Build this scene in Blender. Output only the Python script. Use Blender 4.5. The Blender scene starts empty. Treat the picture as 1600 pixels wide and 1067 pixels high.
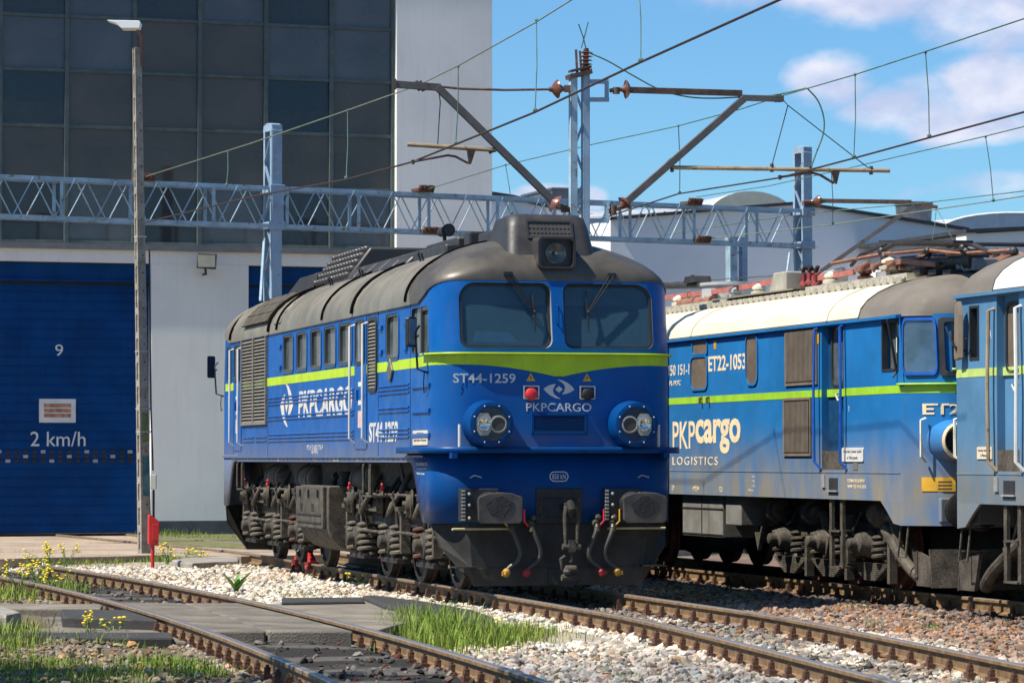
import bpy, math, random
import numpy as np
from mathutils import Vector, Matrix, Euler
R = math.radians
random.seed(7); rng = np.random.default_rng(11)
scene = bpy.context.scene
COL = scene.collection

# ------------------------------------------------------------------ camera
FPX, HORIZON, EYE = 5125.0, 716.7, 1.594          # focal length and horizon in photograph pixels, eye height in metres
PITCH = math.atan((HORIZON - 533.5) / FPX)
cam = bpy.data.cameras.new('camera'); cam.sensor_width = 36; cam.lens = FPX / 1600 * 36
cam.clip_start = 0.5; cam.clip_end = 6000
co = bpy.data.objects.new('camera', cam); COL.objects.link(co)
co.location = (0, 0, EYE); co.rotation_euler = (math.pi / 2 + PITCH, 0, 0)
scene.camera = co
cam.dof.use_dof = True; cam.dof.focus_distance = 39.5; cam.dof.aperture_fstop = 5.6
# ------------------------------------------------------------------ sun and sky
SUN_EL = R(57)
hx, hy = -0.921, -0.390                             # horizontal direction towards the sun
sd = Vector((hx * math.cos(SUN_EL), hy * math.cos(SUN_EL), math.sin(SUN_EL))).normalized()
sl = bpy.data.lights.new('sun', 'SUN'); sl.energy = 4.7; sl.angle = R(0.53); sl.color = (1.0, 0.94, 0.84)
so = bpy.data.objects.new('sun', sl); COL.objects.link(so)
so.rotation_euler = (-sd).to_track_quat('-Z', 'Y').to_euler()
scene.view_settings.view_transform = 'Standard'; scene.view_settings.look = 'None'
scene.view_settings.exposure = 0.72; scene.view_settings.gamma = 1.0

w = bpy.data.worlds.new('World'); scene.world = w; w.use_nodes = True
nt = w.node_tree; nt.nodes.clear()
def N(t, **k):
    n = nt.nodes.new(t)
    for a, b in k.items(): setattr(n, a, b)
    return n
out = N('ShaderNodeOutputWorld'); bg = N('ShaderNodeBackground'); sky = N('ShaderNodeTexSky', sky_type='NISHITA')
sky.sun_disc = False; sky.sun_elevation = SUN_EL; sky.sun_rotation = math.atan2(hx, hy)
sky.air_density = 1.0; sky.dust_density = 0.25; sky.ozone_density = 3.0; sky.altitude = 100
bg.inputs['Strength'].default_value = 0.072
geo = N('ShaderNodeTexCoord')
def cloud_dir(u, v):
    a = (u - 800) / FPX; b = -(v - 533.5) / FPX; c, s = math.cos(PITCH), math.sin(PITCH)
    return Vector((a, c - b * s, s + b * c)).normalized()
# fair-weather clouds: soft ellipses round real directions, broken up by noise
nz = N('ShaderNodeTexNoise'); nz.inputs['Scale'].default_value = 30; nz.inputs['Detail'].default_value = 7; nz.inputs['Roughness'].default_value = .55
mp = N('ShaderNodeMapping'); mp.inputs['Scale'].default_value = (1, 1, 1.7)
nt.links.new(geo.outputs['Generated'], mp.inputs[0]); nt.links.new(mp.outputs[0], nz.inputs['Vector'])
acc = None
for (u, v, ru, rv, amp) in [(1330, -45, 300, 85, 1.0), (1560, -20, 160, 110, 1.0), (1310, 125, 85, 48, .85), (1420, 165, 120, 55, .8), (1560, 135, 110, 62, .95), (1500, 195, 150, 34, .7),
                            (850, 308, 75, 26, 1.0), (925, 312, 30, 24, .8), (1560, 292, 110, 28, .55), (1480, 300, 90, 20, .4),
                            (-300, 200, 300, 110, 1), (2300, 100, 500, 120, 1), (600, -420, 500, 120, .9)]:
    d = cloud_dir(u, v)
    right = Vector((d.y, -d.x, 0)).normalized(); up = right.cross(d)
    terms = []
    for ax, rr in ((right, ru / FPX), (up, rv / FPX)):
        dp = N('ShaderNodeVectorMath', operation='DOT_PRODUCT'); dp.inputs[1].default_value = ax / rr
        nt.links.new(geo.outputs['Generated'], dp.inputs[0])
        p = N('ShaderNodeMath', operation='POWER'); ab = N('ShaderNodeMath', operation='ABSOLUTE')
        nt.links.new(dp.outputs['Value'], ab.inputs[0]); nt.links.new(ab.outputs[0], p.inputs[0]); p.inputs[1].default_value = 2
        terms.append(p)
    ad = N('ShaderNodeMath', operation='ADD'); nt.links.new(terms[0].outputs[0], ad.inputs[0]); nt.links.new(terms[1].outputs[0], ad.inputs[1])
    fw = N('ShaderNodeVectorMath', operation='DOT_PRODUCT'); fw.inputs[1].default_value = d; nt.links.new(geo.outputs['Generated'], fw.inputs[0])
    gt = N('ShaderNodeMath', operation='GREATER_THAN'); gt.inputs[1].default_value = .5; nt.links.new(fw.outputs['Value'], gt.inputs[0])
    mr = N('ShaderNodeMapRange'); mr.inputs['From Min'].default_value = 1.25; mr.inputs['From Max'].default_value = 0.0
    mr.inputs['To Min'].default_value = 0; mr.inputs['To Max'].default_value = amp; nt.links.new(ad.outputs[0], mr.inputs['Value'])
    ml = N('ShaderNodeMath', operation='MULTIPLY'); nt.links.new(mr.outputs[0], ml.inputs[0]); nt.links.new(gt.outputs[0], ml.inputs[1])
    if acc is None: acc = ml
    else:
        mx = N('ShaderNodeMath', operation='MAXIMUM'); nt.links.new(acc.outputs[0], mx.inputs[0]); nt.links.new(ml.outputs[0], mx.inputs[1]); acc = mx
nm = N('ShaderNodeMath', operation='MULTIPLY_ADD'); nm.inputs[1].default_value = 2.8; nm.inputs[2].default_value = -1.56
nt.links.new(nz.outputs['Fac'], nm.inputs[0])
sm = N('ShaderNodeMath', operation='MULTIPLY_ADD'); sm.inputs[1].default_value = 1.55; nt.links.new(acc.outputs[0], sm.inputs[0]); nt.links.new(nm.outputs[0], sm.inputs[2])
cr = N('ShaderNodeMapRange', interpolation_type='SMOOTHSTEP'); cr.inputs['From Min'].default_value = .12; cr.inputs['From Max'].default_value = 1.05
cr.inputs['To Max'].default_value = .82
nt.links.new(sm.outputs[0], cr.inputs['Value'])
gate = N('ShaderNodeMath', operation='MULTIPLY'); pos = N('ShaderNodeMath', operation='GREATER_THAN'); pos.inputs[1].default_value = .005
nt.links.new(acc.outputs[0], pos.inputs[0]); nt.links.new(cr.outputs[0], gate.inputs[0]); nt.links.new(pos.outputs[0], gate.inputs[1])
mixc = N('ShaderNodeMix', data_type='RGBA'); 
nz2 = N('ShaderNodeTexNoise'); nz2.inputs['Scale'].default_value = 42; nz2.inputs['Detail'].default_value = 5; nt.links.new(mp.outputs[0], nz2.inputs['Vector'])
cc = N('ShaderNodeMix', data_type='RGBA'); cc.inputs['A'].default_value = (5.2, 5.5, 7.4, 1); cc.inputs['B'].default_value = (8.3, 8.0, 8.7, 1)
cm2 = N('ShaderNodeMapRange'); cm2.inputs['From Min'].default_value = .38; cm2.inputs['From Max'].default_value = .62; nt.links.new(nz2.outputs['Fac'], cm2.inputs['Value']); nt.links.new(cm2.outputs[0], cc.inputs['Factor']); nt.links.new(cc.outputs['Result'], mixc.inputs['B'])
tint = N('ShaderNodeMix', data_type='RGBA', blend_type='MULTIPLY'); tint.inputs['Factor'].default_value = 1; tint.inputs['B'].default_value = (0.58, 0.93, 1.19, 1)
nt.links.new(sky.outputs[0], tint.inputs['A'])
nt.links.new(gate.outputs[0], mixc.inputs['Factor']); nt.links.new(tint.outputs['Result'], mixc.inputs['A'])
nt.links.new(mixc.outputs['Result'], bg.inputs['Color']); nt.links.new(bg.outputs[0], out.inputs[0])

# ------------------------------------------------------------------ measuring helpers: a direction of the photograph met with a real depth or height
_c, _s = math.cos(PITCH), math.sin(PITCH)
def ray(u, v):
    a = (u - 800) / FPX; b = -(v - 533.5) / FPX
    return Vector((a, _c - b * _s, _s + b * _c))
def at_depth(u, v, Y): r = ray(u, v); return Vector((0, 0, EYE)) + r * (Y / r.y)
def at_height(u, v, z=0.0): r = ray(u, v); return Vector((0, 0, EYE)) + r * ((z - EYE) / r.z)
class Frame:
    """a place with its own axes: x towards the camera, y to the right in the photograph, z up"""
    def __init__(s, ox, oy, deg):
        a = R(deg); s.o = Vector((ox, oy, 0)); s.f = Vector((math.sin(a), -math.cos(a), 0)); s.l = Vector((math.cos(a), math.sin(a), 0)); s.rot = a - math.pi / 2
    def W(s, x, y, z): return s.o + s.f * x + s.l * y + Vector((0, 0, z))
    def front(s, u, v, x=0.0):
        r = ray(u, v); c = Vector((0, 0, EYE)); t = ((s.o - c).dot(s.f) + x) / r.dot(s.f); p = c + r * t - s.o
        return p.dot(s.l), p.z
    def side(s, u, v, y):
        r = ray(u, v); c = Vector((0, 0, EYE)); t = ((s.o - c).dot(s.l) + y) / r.dot(s.l); p = c + r * t - s.o
        return p.dot(s.f), p.z
    def local(s, p): q = Vector(p) - s.o; return Vector((q.dot(s.f), q.dot(s.l), p[2]))

# ------------------------------------------------------------------ materials
MATS = {}
def mat(name, col, rough=.5, metal=0.0, var=.15, scale=4.0, bump=0.0, bscale=40.0, dust=None, streak=0.0, spec=.5, rust=0.0, rustcol=(.16, .06, .025), coat=0.0, fine=0.0, seed=0.0):
    if name in MATS: return MATS[name]
    m = bpy.data.materials.new(name); m.use_nodes = True; t = m.node_tree; L = t.links.new
    b = t.nodes['Principled BSDF']; MATS[name] = m
    tc = t.nodes.new('ShaderNodeTexCoord')
    def noise(sc, detail=5, vec=(1, 1, 1), rough=.6):
        mp = t.nodes.new('ShaderNodeMapping'); mp.inputs['Scale'].default_value = vec; mp.inputs['Location'].default_value = (seed, seed * .7, 0)
        n = t.nodes.new('ShaderNodeTexNoise'); n.inputs['Scale'].default_value = sc; n.inputs['Detail'].default_value = detail; n.inputs['Roughness'].default_value = rough
        L(tc.outputs['Object'], mp.inputs[0]); L(mp.outputs[0], n.inputs['Vector']); return n.outputs['Fac']
    def ramp(src, a, c, lo=0.0, hi=1.0):
        r = t.nodes.new('ShaderNodeMapRange'); r.interpolation_type = 'SMOOTHSTEP'
        for k, v in zip(('From Min', 'From Max', 'To Min', 'To Max'), (a, c, lo, hi)): r.inputs[k].default_value = v
        L(src, r.inputs['Value']); return r.outputs[0]
    def mix(fac, A, B, mode='MIX'):
        x = t.nodes.new('ShaderNodeMix'); x.data_type = 'RGBA'; x.blend_type = mode
        if isinstance(fac, float): x.inputs['Factor'].default_value = fac
        else: L(fac, x.inputs['Factor'])
        for nm_, q in (('A', A), ('B', B)):
            if isinstance(q, tuple): x.inputs[nm_].default_value = (*q, 1)
            else: L(q, x.inputs[nm_])
        return x.outputs['Result']
    def mul(a, c):
        x = t.nodes.new('ShaderNodeMath'); x.operation = 'MULTIPLY'; L(a, x.inputs[0])
        if isinstance(c, float): x.inputs[1].default_value = c
        else: L(c, x.inputs[1])
        return x.outputs[0]
    lo = tuple(c * (1 - var) for c in col); hi = tuple(min(1, c * (1 + var)) for c in col)
    c = mix(ramp(noise(scale), .3, .7), lo, hi)
    if fine: c = mix(ramp(noise(bscale, 3), .35, .65), mix(fine, c, (0.0, 0.0, 0.0)), c)
    if streak:
        c = mix(mul(ramp(noise(5, 4, (1.6, 1.6, .12)), .48, .72), streak), c, tuple(x * .35 + .05 for x in col))
    if dust:
        dcol, z0, z1, amt = dust
        sp = t.nodes.new('ShaderNodeSeparateXYZ'); L(tc.outputs['Object'], sp.inputs[0])
        g = ramp(sp.outputs['Z'], z1, z0)
        n1 = ramp(noise(3.5, 6, (1, 1, .35)), .2, .75, .35, 1)
        c = mix(mul(mul(g, n1), amt), c, dcol)
    if rust: c = mix(mul(ramp(noise(7, 8, (1, 1, 1), .7), .56, .66), rust), c, rustcol)
    L(c, b.inputs['Base Color'])
    rr = ramp(noise(scale * 2.3, 4), .3, .7, max(.02, rough - .1), min(1, rough + .1)); L(rr, b.inputs['Roughness'])
    b.inputs['Metallic'].default_value = metal; b.inputs['Specular IOR Level'].default_value = spec; b.inputs['Coat Weight'].default_value = coat; b.inputs['Coat Roughness'].default_value = .12
    if bump:
        bn = t.nodes.new('ShaderNodeBump'); bn.inputs['Strength'].default_value = bump; bn.inputs['Distance'].default_value = .02
        L(noise(bscale, 6), bn.inputs['Height']); L(bn.outputs[0], b.inputs['Normal'])
    return m
def glass_mat(name, tint, refl_rough=.03, body=(.02, .025, .03), opaque=.5, dirt=.12):
    """window glass: part see-through, part a tinted film, with a mirror reflection on top"""
    m = bpy.data.materials.new(name); m.use_nodes = True; t = m.node_tree; t.nodes.clear(); L = t.links.new
    o = t.nodes.new('ShaderNodeOutputMaterial'); tr = t.nodes.new('ShaderNodeBsdfTransparent'); tr.inputs[0].default_value = (*tint, 1)
    df = t.nodes.new('ShaderNodeBsdfDiffuse'); df.inputs[0].default_value = (*body, 1)
    tc = t.nodes.new('ShaderNodeTexCoord'); nz = t.nodes.new('ShaderNodeTexNoise'); nz.inputs['Scale'].default_value = .9; nz.inputs['Detail'].default_value = 6
    L(tc.outputs['Object'], nz.inputs['Vector'])
    mr = t.nodes.new('ShaderNodeMapRange'); mr.inputs['From Min'].default_value = .3; mr.inputs['From Max'].default_value = .7; mr.inputs['To Min'].default_value = max(0, opaque - dirt); mr.inputs['To Max'].default_value = min(1, opaque + dirt)
    L(nz.outputs['Fac'], mr.inputs['Value'])
    mx = t.nodes.new('ShaderNodeMixShader'); L(mr.outputs[0], mx.inputs[0]); L(tr.outputs[0], mx.inputs[1]); L(df.outputs[0], mx.inputs[2])
    gl = t.nodes.new('ShaderNodeBsdfGlossy'); gl.inputs['Roughness'].default_value = refl_rough
    fr = t.nodes.new('ShaderNodeFresnel'); fr.inputs[0].default_value = 1.5
    m2 = t.nodes.new('ShaderNodeMixShader'); L(fr.outputs[0], m2.inputs[0]); L(mx.outputs[0], m2.inputs[1]); L(gl.outputs[0], m2.inputs[2]); L(m2.outputs[0], o.inputs[0])
    MATS[name] = m; return m

# ------------------------------------------------------------------ mesh building
def spl(pts, k=6):
    """smooth curve through points"""
    P = [Vector(p) for p in pts]; P = [P[0] * 2 - P[1]] + P + [P[-1] * 2 - P[-2]]; o = []
    for i in range(1, len(P) - 2):
        for j in range(k):
            t = j / k; a, b, c, d = P[i - 1], P[i], P[i + 1], P[i + 2]
            o.append(.5 * ((2 * b) + (c - a) * t + (2 * a - 5 * b + 4 * c - d) * t * t + (3 * b - a - 3 * c + d) * t ** 3))
    return o + [P[-2]]
class MB:
    def __init__(s): s.v = []; s.f = []; s.mi = []; s.cur = 0
    def add(s, vs, fs):
        o = len(s.v); s.v += [tuple(p) for p in vs]; s.f += [tuple(i + o for i in f) for f in fs]; s.mi += [s.cur] * len(fs); return s
    def box(s, x0, x1, y0, y1, z0, z1):
        x0, x1 = sorted((x0, x1)); y0, y1 = sorted((y0, y1)); z0, z1 = sorted((z0, z1))
        return s.add([(x0, y0, z0), (x1, y0, z0), (x1, y1, z0), (x0, y1, z0), (x0, y0, z1), (x1, y0, z1), (x1, y1, z1), (x0, y1, z1)],
                     [(0, 3, 2, 1), (4, 5, 6, 7), (0, 1, 5, 4), (1, 2, 6, 5), (2, 3, 7, 6), (3, 0, 4, 7)])
    def beam(s, p0, p1, w, h, up=(0, 0, 1)):
        p0 = Vector(p0); p1 = Vector(p1); d = (p1 - p0).normalized(); up = Vector(up)
        if abs(d.dot(up)) > .97: up = Vector((1, 0, 0))
        a = d.cross(up).normalized() * (w / 2); b = a.cross(d).normalized() * (h / 2)
        q = [p0 - a - b, p0 + a - b, p0 + a + b, p0 - a + b]; q += [p + (p1 - p0) for p in q]
        return s.add(q, [(0, 3, 2, 1), (4, 5, 6, 7), (0, 1, 5, 4), (1, 2, 6, 5), (2, 3, 7, 6), (3, 0, 4, 7)])
    def tube(s, pts, r, n=8, cap=True):
        pts = [Vector(p) for p in pts]; rs = r if isinstance(r, (list, tuple)) else [r] * len(pts)
        k = len(pts); V = []; up = None
        for i, p in enumerate(pts):
            d = (pts[min(i + 1, k - 1)] - pts[max(i - 1, 0)]).normalized()
            if up is None: up = Vector((0, 0, 1)) if abs(d.z) < .9 else Vector((1, 0, 0))
            a = d.cross(up).normalized(); b = a.cross(d).normalized(); up = b
            for j in range(n):
                t = 2 * math.pi * j / n; V.append(p + (a * math.cos(t) + b * math.sin(t)) * rs[i])
        F = []
        for i in range(k - 1):
            for j in range(n):
                F.append((i * n + j, i * n + (j + 1) % n, (i + 1) * n + (j + 1) % n, (i + 1) * n + j))
        if cap: F += [tuple(reversed(range(n))), tuple(range((k - 1) * n, k * n))]
        F = [tuple(reversed(f)) for f in F]
        return s.add(V, F)
    def cyl(s, p0, p1, r0, r1=None, n=18): return s.tube([p0, p1], [r0, r0 if r1 is None else r1], n)
    def lathe(s, o, ax, prof, n=24):
        """prof = [(distance along axis, radius)...]"""
        o = Vector(o); ax = Vector(ax).normalized(); u = Vector((0, 0, 1)) if abs(ax.z) < .9 else Vector((1, 0, 0))
        a = ax.cross(u).normalized(); b = a.cross(ax).normalized(); V = []; F = []
        for (t, r) in prof:
            for j in range(n):
                q = 2 * math.pi * j / n; V.append(o + ax * t + (a * math.cos(q) + b * math.sin(q)) * max(r, 1e-4))
        for i in range(len(prof) - 1):
            for j in range(n):
                F.append((i * n + j, (i + 1) * n + j, (i + 1) * n + (j + 1) % n, i * n + (j + 1) % n))
        F += [tuple(range(n)), tuple(reversed(range((len(prof) - 1) * n, len(prof) * n)))]
        return s.add(V, F)
    def prism(s, poly, off):
        poly = [Vector(p) for p in poly]; off = Vector(off); n = len(poly)
        nrm = Vector((0, 0, 0))
        for i in range(n): nrm += poly[i].cross(poly[(i + 1) % n])
        if nrm.dot(off) < 0: poly = poly[::-1]
        V = poly + [p + off for p in poly]
        return s.add(V, [tuple(reversed(range(n))), tuple(range(n, 2 * n))] + [(i, (i + 1) % n, n + (i + 1) % n, n + i) for i in range(n)])
    def ball(s, c, r, n=10, sq=(1, 1, 1)):
        k = max(4, n // 2); c = Vector(c); V = []; F = []
        for i in range(1, k):
            for j in range(n):
                a = math.pi * i / k; q = 2 * math.pi * j / n
                V.append(c + Vector((r * sq[0] * math.sin(a) * math.cos(q), r * sq[1] * math.sin(a) * math.sin(q), r * sq[2] * math.cos(a))))
        V += [c + Vector((0, 0, r * sq[2])), c - Vector((0, 0, r * sq[2]))]; t = len(V) - 2
        for i in range(k - 2):
            for j in range(n): F.append((i * n + j, (i + 1) * n + j, (i + 1) * n + (j + 1) % n, i * n + (j + 1) % n))
        for j in range(n): F.append((t, j, (j + 1) % n)); F.append((t + 1, (k - 2) * n + (j + 1) % n, (k - 2) * n + j))
        return s.add(V, F)
    def spring(s, c, Rr, r, z0, z1, turns):
        k = int(turns * 14); pts = []
        for i in range(k + 1):
            a = 2 * math.pi * turns * i / k; pts.append((c[0] + Rr * math.cos(a), c[1] + Rr * math.sin(a), z0 + (z1 - z0) * i / k))
        return s.tube(pts, r, 6)
    def loft(s, loops, close=True, cap0=False, cap1=False):
        n = len(loops[0]); V = [p for l in loops for p in l]; F = []
        for i in range(len(loops) - 1):
            for j in range(n if close else n - 1):
                F.append((i * n + j, i * n + (j + 1) % n, (i + 1) * n + (j + 1) % n, (i + 1) * n + j))
        if cap0: F.append(tuple(reversed(range(n))))
        if cap1: F.append(tuple(range((len(loops) - 1) * n, len(loops) * n)))
        return s.add(V, F)
    def build(s, name, m, parent=None, smooth=32, bevel=0.0, loc=None, solid=0.0):
        me = bpy.data.meshes.new(name); me.from_pydata(s.v, [], s.f)
        for x in (m if isinstance(m, (list, tuple)) else [m]): me.materials.append(x)
        if max(s.mi, default=0): me.polygons.foreach_set('material_index', s.mi)
        if smooth:
            me.shade_smooth(); me.set_sharp_from_angle(angle=R(smooth))
        me.validate(); me.update()
        o = bpy.data.objects.new(name, me); COL.objects.link(o)
        if parent: o.parent = parent
        if loc: o.location = loc
        if solid:
            q = o.modifiers.new('thickness', 'SOLIDIFY'); q.thickness = solid; q.offset = -1
        if bevel:
            q = o.modifiers.new('edges', 'BEVEL'); q.width = bevel; q.segments = 2; q.limit_method = 'ANGLE'; q.angle_limit = R(40); q.harden_normals = False
        return o
def tag(o, label=None, cat=None, group=None, kind=None):
    if label: o['label'] = label
    if cat: o['category'] = cat
    if group: o['group'] = group
    if kind: o['kind'] = kind
    return o
def empty(name, loc=(0, 0, 0), rz=0.0, parent=None, **k):
    o = bpy.data.objects.new(name, None); COL.objects.link(o); o.location = loc; o.rotation_euler = (0, 0, rz); o.empty_display_size = .3
    if parent: o.parent = parent
    return tag(o, **k)
def thing(name, fr, label, cat, group=None): return empty(name, fr.o, fr.rot, label=label, cat=cat, group=group)
def copy_tree(o, parent=None):
    c = o.copy(); COL.objects.link(c)
    if parent: c.parent = parent
    for ch in list(o.children): copy_tree(ch, c)
    return c
def rrect(y0, y1, z0, z1, r, n=5, rtl=None, rtr=None):
    """rounded rectangle as (a, b) pairs, counter-clockwise"""
    pts = []
    for (cx, cz, a0, rr) in ((y1 - r, z0 + r, -90, r), (y1 - (rtr or r), z1 - (rtr or r), 0, rtr or r), (y0 + (rtl or r), z1 - (rtl or r), 90, rtl or r), (y0 + r, z0 + r, 180, r)):
        for i in range(n + 1):
            a = R(a0 + 90 * i / n); pts.append((cx + rr * math.cos(a), cz + rr * math.sin(a)))
    return pts
def ring(mb, outer, inner, d0, d1, to3):
    """flat frame between two outlines of equal length; to3(a, b, d) places it"""
    n = len(outer)
    V = [to3(a, b, d1) for a, b in outer] + [to3(a, b, d1) for a, b in inner] + [to3(a, b, d0) for a, b in outer] + [to3(a, b, d0) for a, b in inner]
    F = []
    for i in range(n):
        j = (i + 1) % n
        F += [(i, j, n + j, n + i), (2 * n + i, 2 * n + j, j, i), (n + i, n + j, 3 * n + j, 3 * n + i), (2 * n + j, 2 * n + i, 3 * n + i, 3 * n + j)]
    mb.add(V, F)
def lettering(name, body, m, parent, to3, cx, cz, width=None, height=None, d=.003, bold=0.0, shear=0.0, align=0, spacing=1.0, hscale=None):
    """writing as a thin raised mesh; to3(a, b, d) maps (across, up, out) into the parent's space"""
    cu = bpy.data.curves.new(name, 'FONT'); cu.body = body; cu.size = 1; cu.extrude = .01; cu.offset = bold; cu.shear = shear; cu.space_character = spacing; cu.resolution_u = 3
    o = bpy.data.objects.new(name, cu); COL.objects.link(o)
    bpy.context.view_layer.update()
    me = bpy.data.meshes.new_from_object(o.evaluated_get(bpy.context.evaluated_depsgraph_get()))
    bpy.data.objects.remove(o); bpy.data.curves.remove(cu)
    n = len(me.vertices); a = np.empty(n * 3, 'f'); me.vertices.foreach_get('co', a); a = a.reshape(-1, 3)
    lo, hi = a.min(0), a.max(0); w, h = hi[0] - lo[0], hi[1] - lo[1]
    sx = width / w if width else None; sz = height / h if height else None
    if sx is None: sx = sz * (hscale or 1)
    if sz is None: sz = sx
    b = []
    for p in a:
        x = (p[0] - (lo[0] + hi[0]) / 2) * sx + cx + (w * sx / 2 * align); z = (p[1] - (lo[1] + hi[1]) / 2) * sz + cz
        b.append(to3(x, z, d if p[2] > 0 else .0005))
    me.vertices.foreach_set('co', np.array([tuple(q) for q in b], 'f').ravel()); me.materials.clear(); me.materials.append(m); me.update()
    ob = bpy.data.objects.new(name, me); COL.objects.link(ob); ob.parent = parent
    return ob
def cut(body, cutter_mb, mats):
    """cut openings out of a closed mesh for good (the cutting shape is thrown away)"""
    c = cutter_mb.build('cutter', mats, body.parent, smooth=0)
    md = body.modifiers.new('openings', 'BOOLEAN'); md.object = c; md.operation = 'DIFFERENCE'; md.solver = 'EXACT'
    try: md.material_mode = 'TRANSFER'
    except Exception: pass
    bpy.context.view_layer.update()
    me = bpy.data.meshes.new_from_object(body.evaluated_get(bpy.context.evaluated_depsgraph_get()))
    body.modifiers.clear(); old = body.data; body.data = me; bpy.data.meshes.remove(old)
    bpy.data.objects.remove(c)
    me.shade_smooth(); me.set_sharp_from_angle(angle=R(35))
# ------------------------------------------------------------------ palette
M = {}
M['plaster'] = mat('plaster', (.80, .775, .72), .9, var=.05, scale=.6, bump=.25, bscale=60, streak=.10)
M['plinth'] = mat('plinth', (.075, .08, .085), .95, var=.2, scale=2, bump=.4)
M['sill'] = mat('sill_metal', (.16, .165, .17), .6, var=.15)
M['frame_green'] = mat('window_frame_paint', (.075, .10, .095), .6, var=.2, rust=.25)
M['door_blue'] = mat('door_blue', (.0008, .043, .165), .6, var=.2, scale=1.2, streak=.08, spec=.12, rust=.25, rustcol=(.004, .02, .06))
M['door_dark'] = mat('door_shadow_gap', (.01, .015, .03), .8)
M['white'] = mat('white_paint', (.68, .67, .64), .6, var=.08)
M['cream'] = mat('cream_paint', (.74, .70, .56), .55, var=.1, streak=.1)
HG = [glass_mat('hall_glass_%s' % n_, t_, .05, b_, o_, .18) for n_, t_, b_, o_ in (('plain', (.80, .79, .79), (.070, .070, .076), .52), ('brown', (.80, .74, .68), (.125, .098, .082), .62), ('clear', (.85, .85, .88), (.045, .05, .06), .34), ('hazy', (.75, .77, .80), (.14, .142, .148), .64))]  # film tints stand in for reflections and the inside behind the panes
M['inner'] = mat('hall_inside', (.24, .22, .21), .9, var=.2, scale=.7)
M['inner_floor'] = mat('hall_floor', (.10, .10, .10), .8)
M['crane'] = mat('crane_paint', (.60, .40, .27), .7, var=.2)
M['truss_dark'] = mat('roof_steel', (.05, .055, .06), .7)
M['grey_wall'] = mat('grey_cladding', (.78, .77, .77), .85, var=.04, scale=.4, bump=.15, bscale=50)
M['grey_wall_top'] = mat('wall_top_grey', (.76, .75, .73), .85, var=.04, scale=.4)
M['roof_edge'] = mat('roof_edge', (.04, .04, .045), .7)
M['roof_sheet'] = mat('roof_sheet', (.50, .51, .54), .5, var=.08, metal=.3)
M['vault'] = mat('vault_sheet', (.70, .64, .48), .6, var=.06)
M['duct'] = mat('ventilator_steel', (.13, .135, .15), .5, metal=.4, var=.15, streak=.2)
M['gantry'] = mat('gantry_paint', (.30, .43, .52), .65, var=.2, scale=2, rust=.9, rustcol=(.20, .085, .035), bump=.1)
M['gantry2'] = mat('mast_paint', (.27, .38, .49), .6, var=.14, scale=2, rust=.45, rustcol=(.20, .085, .035))
M['brown_steel'] = mat('rusty_steel', (.09, .055, .042), .75, var=.35, scale=6, bump=.2, rust=.7, rustcol=(.22, .09, .04))
M['rust_cream'] = mat('rusty_cream_tube', (.33, .24, .14), .7, var=.2, rust=.9, rustcol=(.17, .07, .03))
M['arm_grey'] = mat('cantilever_grey', (.105, .10, .095), .65, var=.2, rust=.6)
M['porcelain'] = mat('brown_porcelain', (.15, .052, .026), .3, var=.25, coat=.4)
M['wire'] = mat('contact_wire', (.035, .02, .018), .6, var=.1)
M['copper_green'] = mat('verdigris_wire', (.07, .15, .11), .7, var=.3)
M['wire_pale'] = mat('pale_stranded_wire', (.17, .20, .14), .7, var=.2)
M['concrete'] = mat('concrete_post', (.36, .32, .26), .95, var=.25, scale=6, bump=.7, bscale=55, fine=.35)
M['concrete_slab'] = mat('concrete_slab', (.30, .27, .23), .95, var=.25, scale=2, bump=.6, bscale=30, fine=.3)
M['lamp_white'] = mat('lamp_white', (.78, .79, .78), .4, var=.04)
M['tube_rust'] = mat('rusty_tube', (.20, .085, .045), .8, var=.3)
M['red'] = mat('red_paint', (.55, .02, .02), .45, var=.12, streak=.15)
M['red_worn'] = mat('worn_red_top', (.25, .06, .03), .8, var=.4, scale=20)
M['black'] = mat('black_paint', (.014, .014, .015), .55, var=.3)
M['dark_iron'] = mat('dirty_iron', (.022, .019, .016), .75, var=.4, scale=5, bump=.25, fine=.3)
M['dusty_iron'] = mat('dusty_iron', (.080, .066, .048), .8, var=.5, scale=5, bump=.35, fine=.35, rust=.55, rustcol=(.018, .016, .014))
M['rust'] = mat('rust', (.105, .048, .027), .9, var=.35, scale=12, bump=.4)
M['rubber'] = mat('rubber', (.022, .021, .02), .6, var=.3)
M['hose'] = mat('hose_rubber', (.05, .05, .048), .5, var=.3)
M['yellow'] = mat('yellow_paint', (.62, .34, .02), .5, var=.2, streak=.15)
M['steel_pale'] = mat('galvanised', (.45, .44, .42), .45, metal=.4, var=.15)
M['cable_box'] = mat('cable_box_grey', (.42, .42, .36), .6, var=.1)
M['cable_black'] = mat('cable_black', (.02, .02, .022), .6)
M['paint_teal'] = mat('old_teal_paint', (.05, .14, .16), .8, var=.35, scale=9, rust=.5, rustcol=(.17, .15, .11))
M['paint_moss'] = mat('old_green_paint', (.14, .17, .06), .8, var=.35, scale=9)
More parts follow.
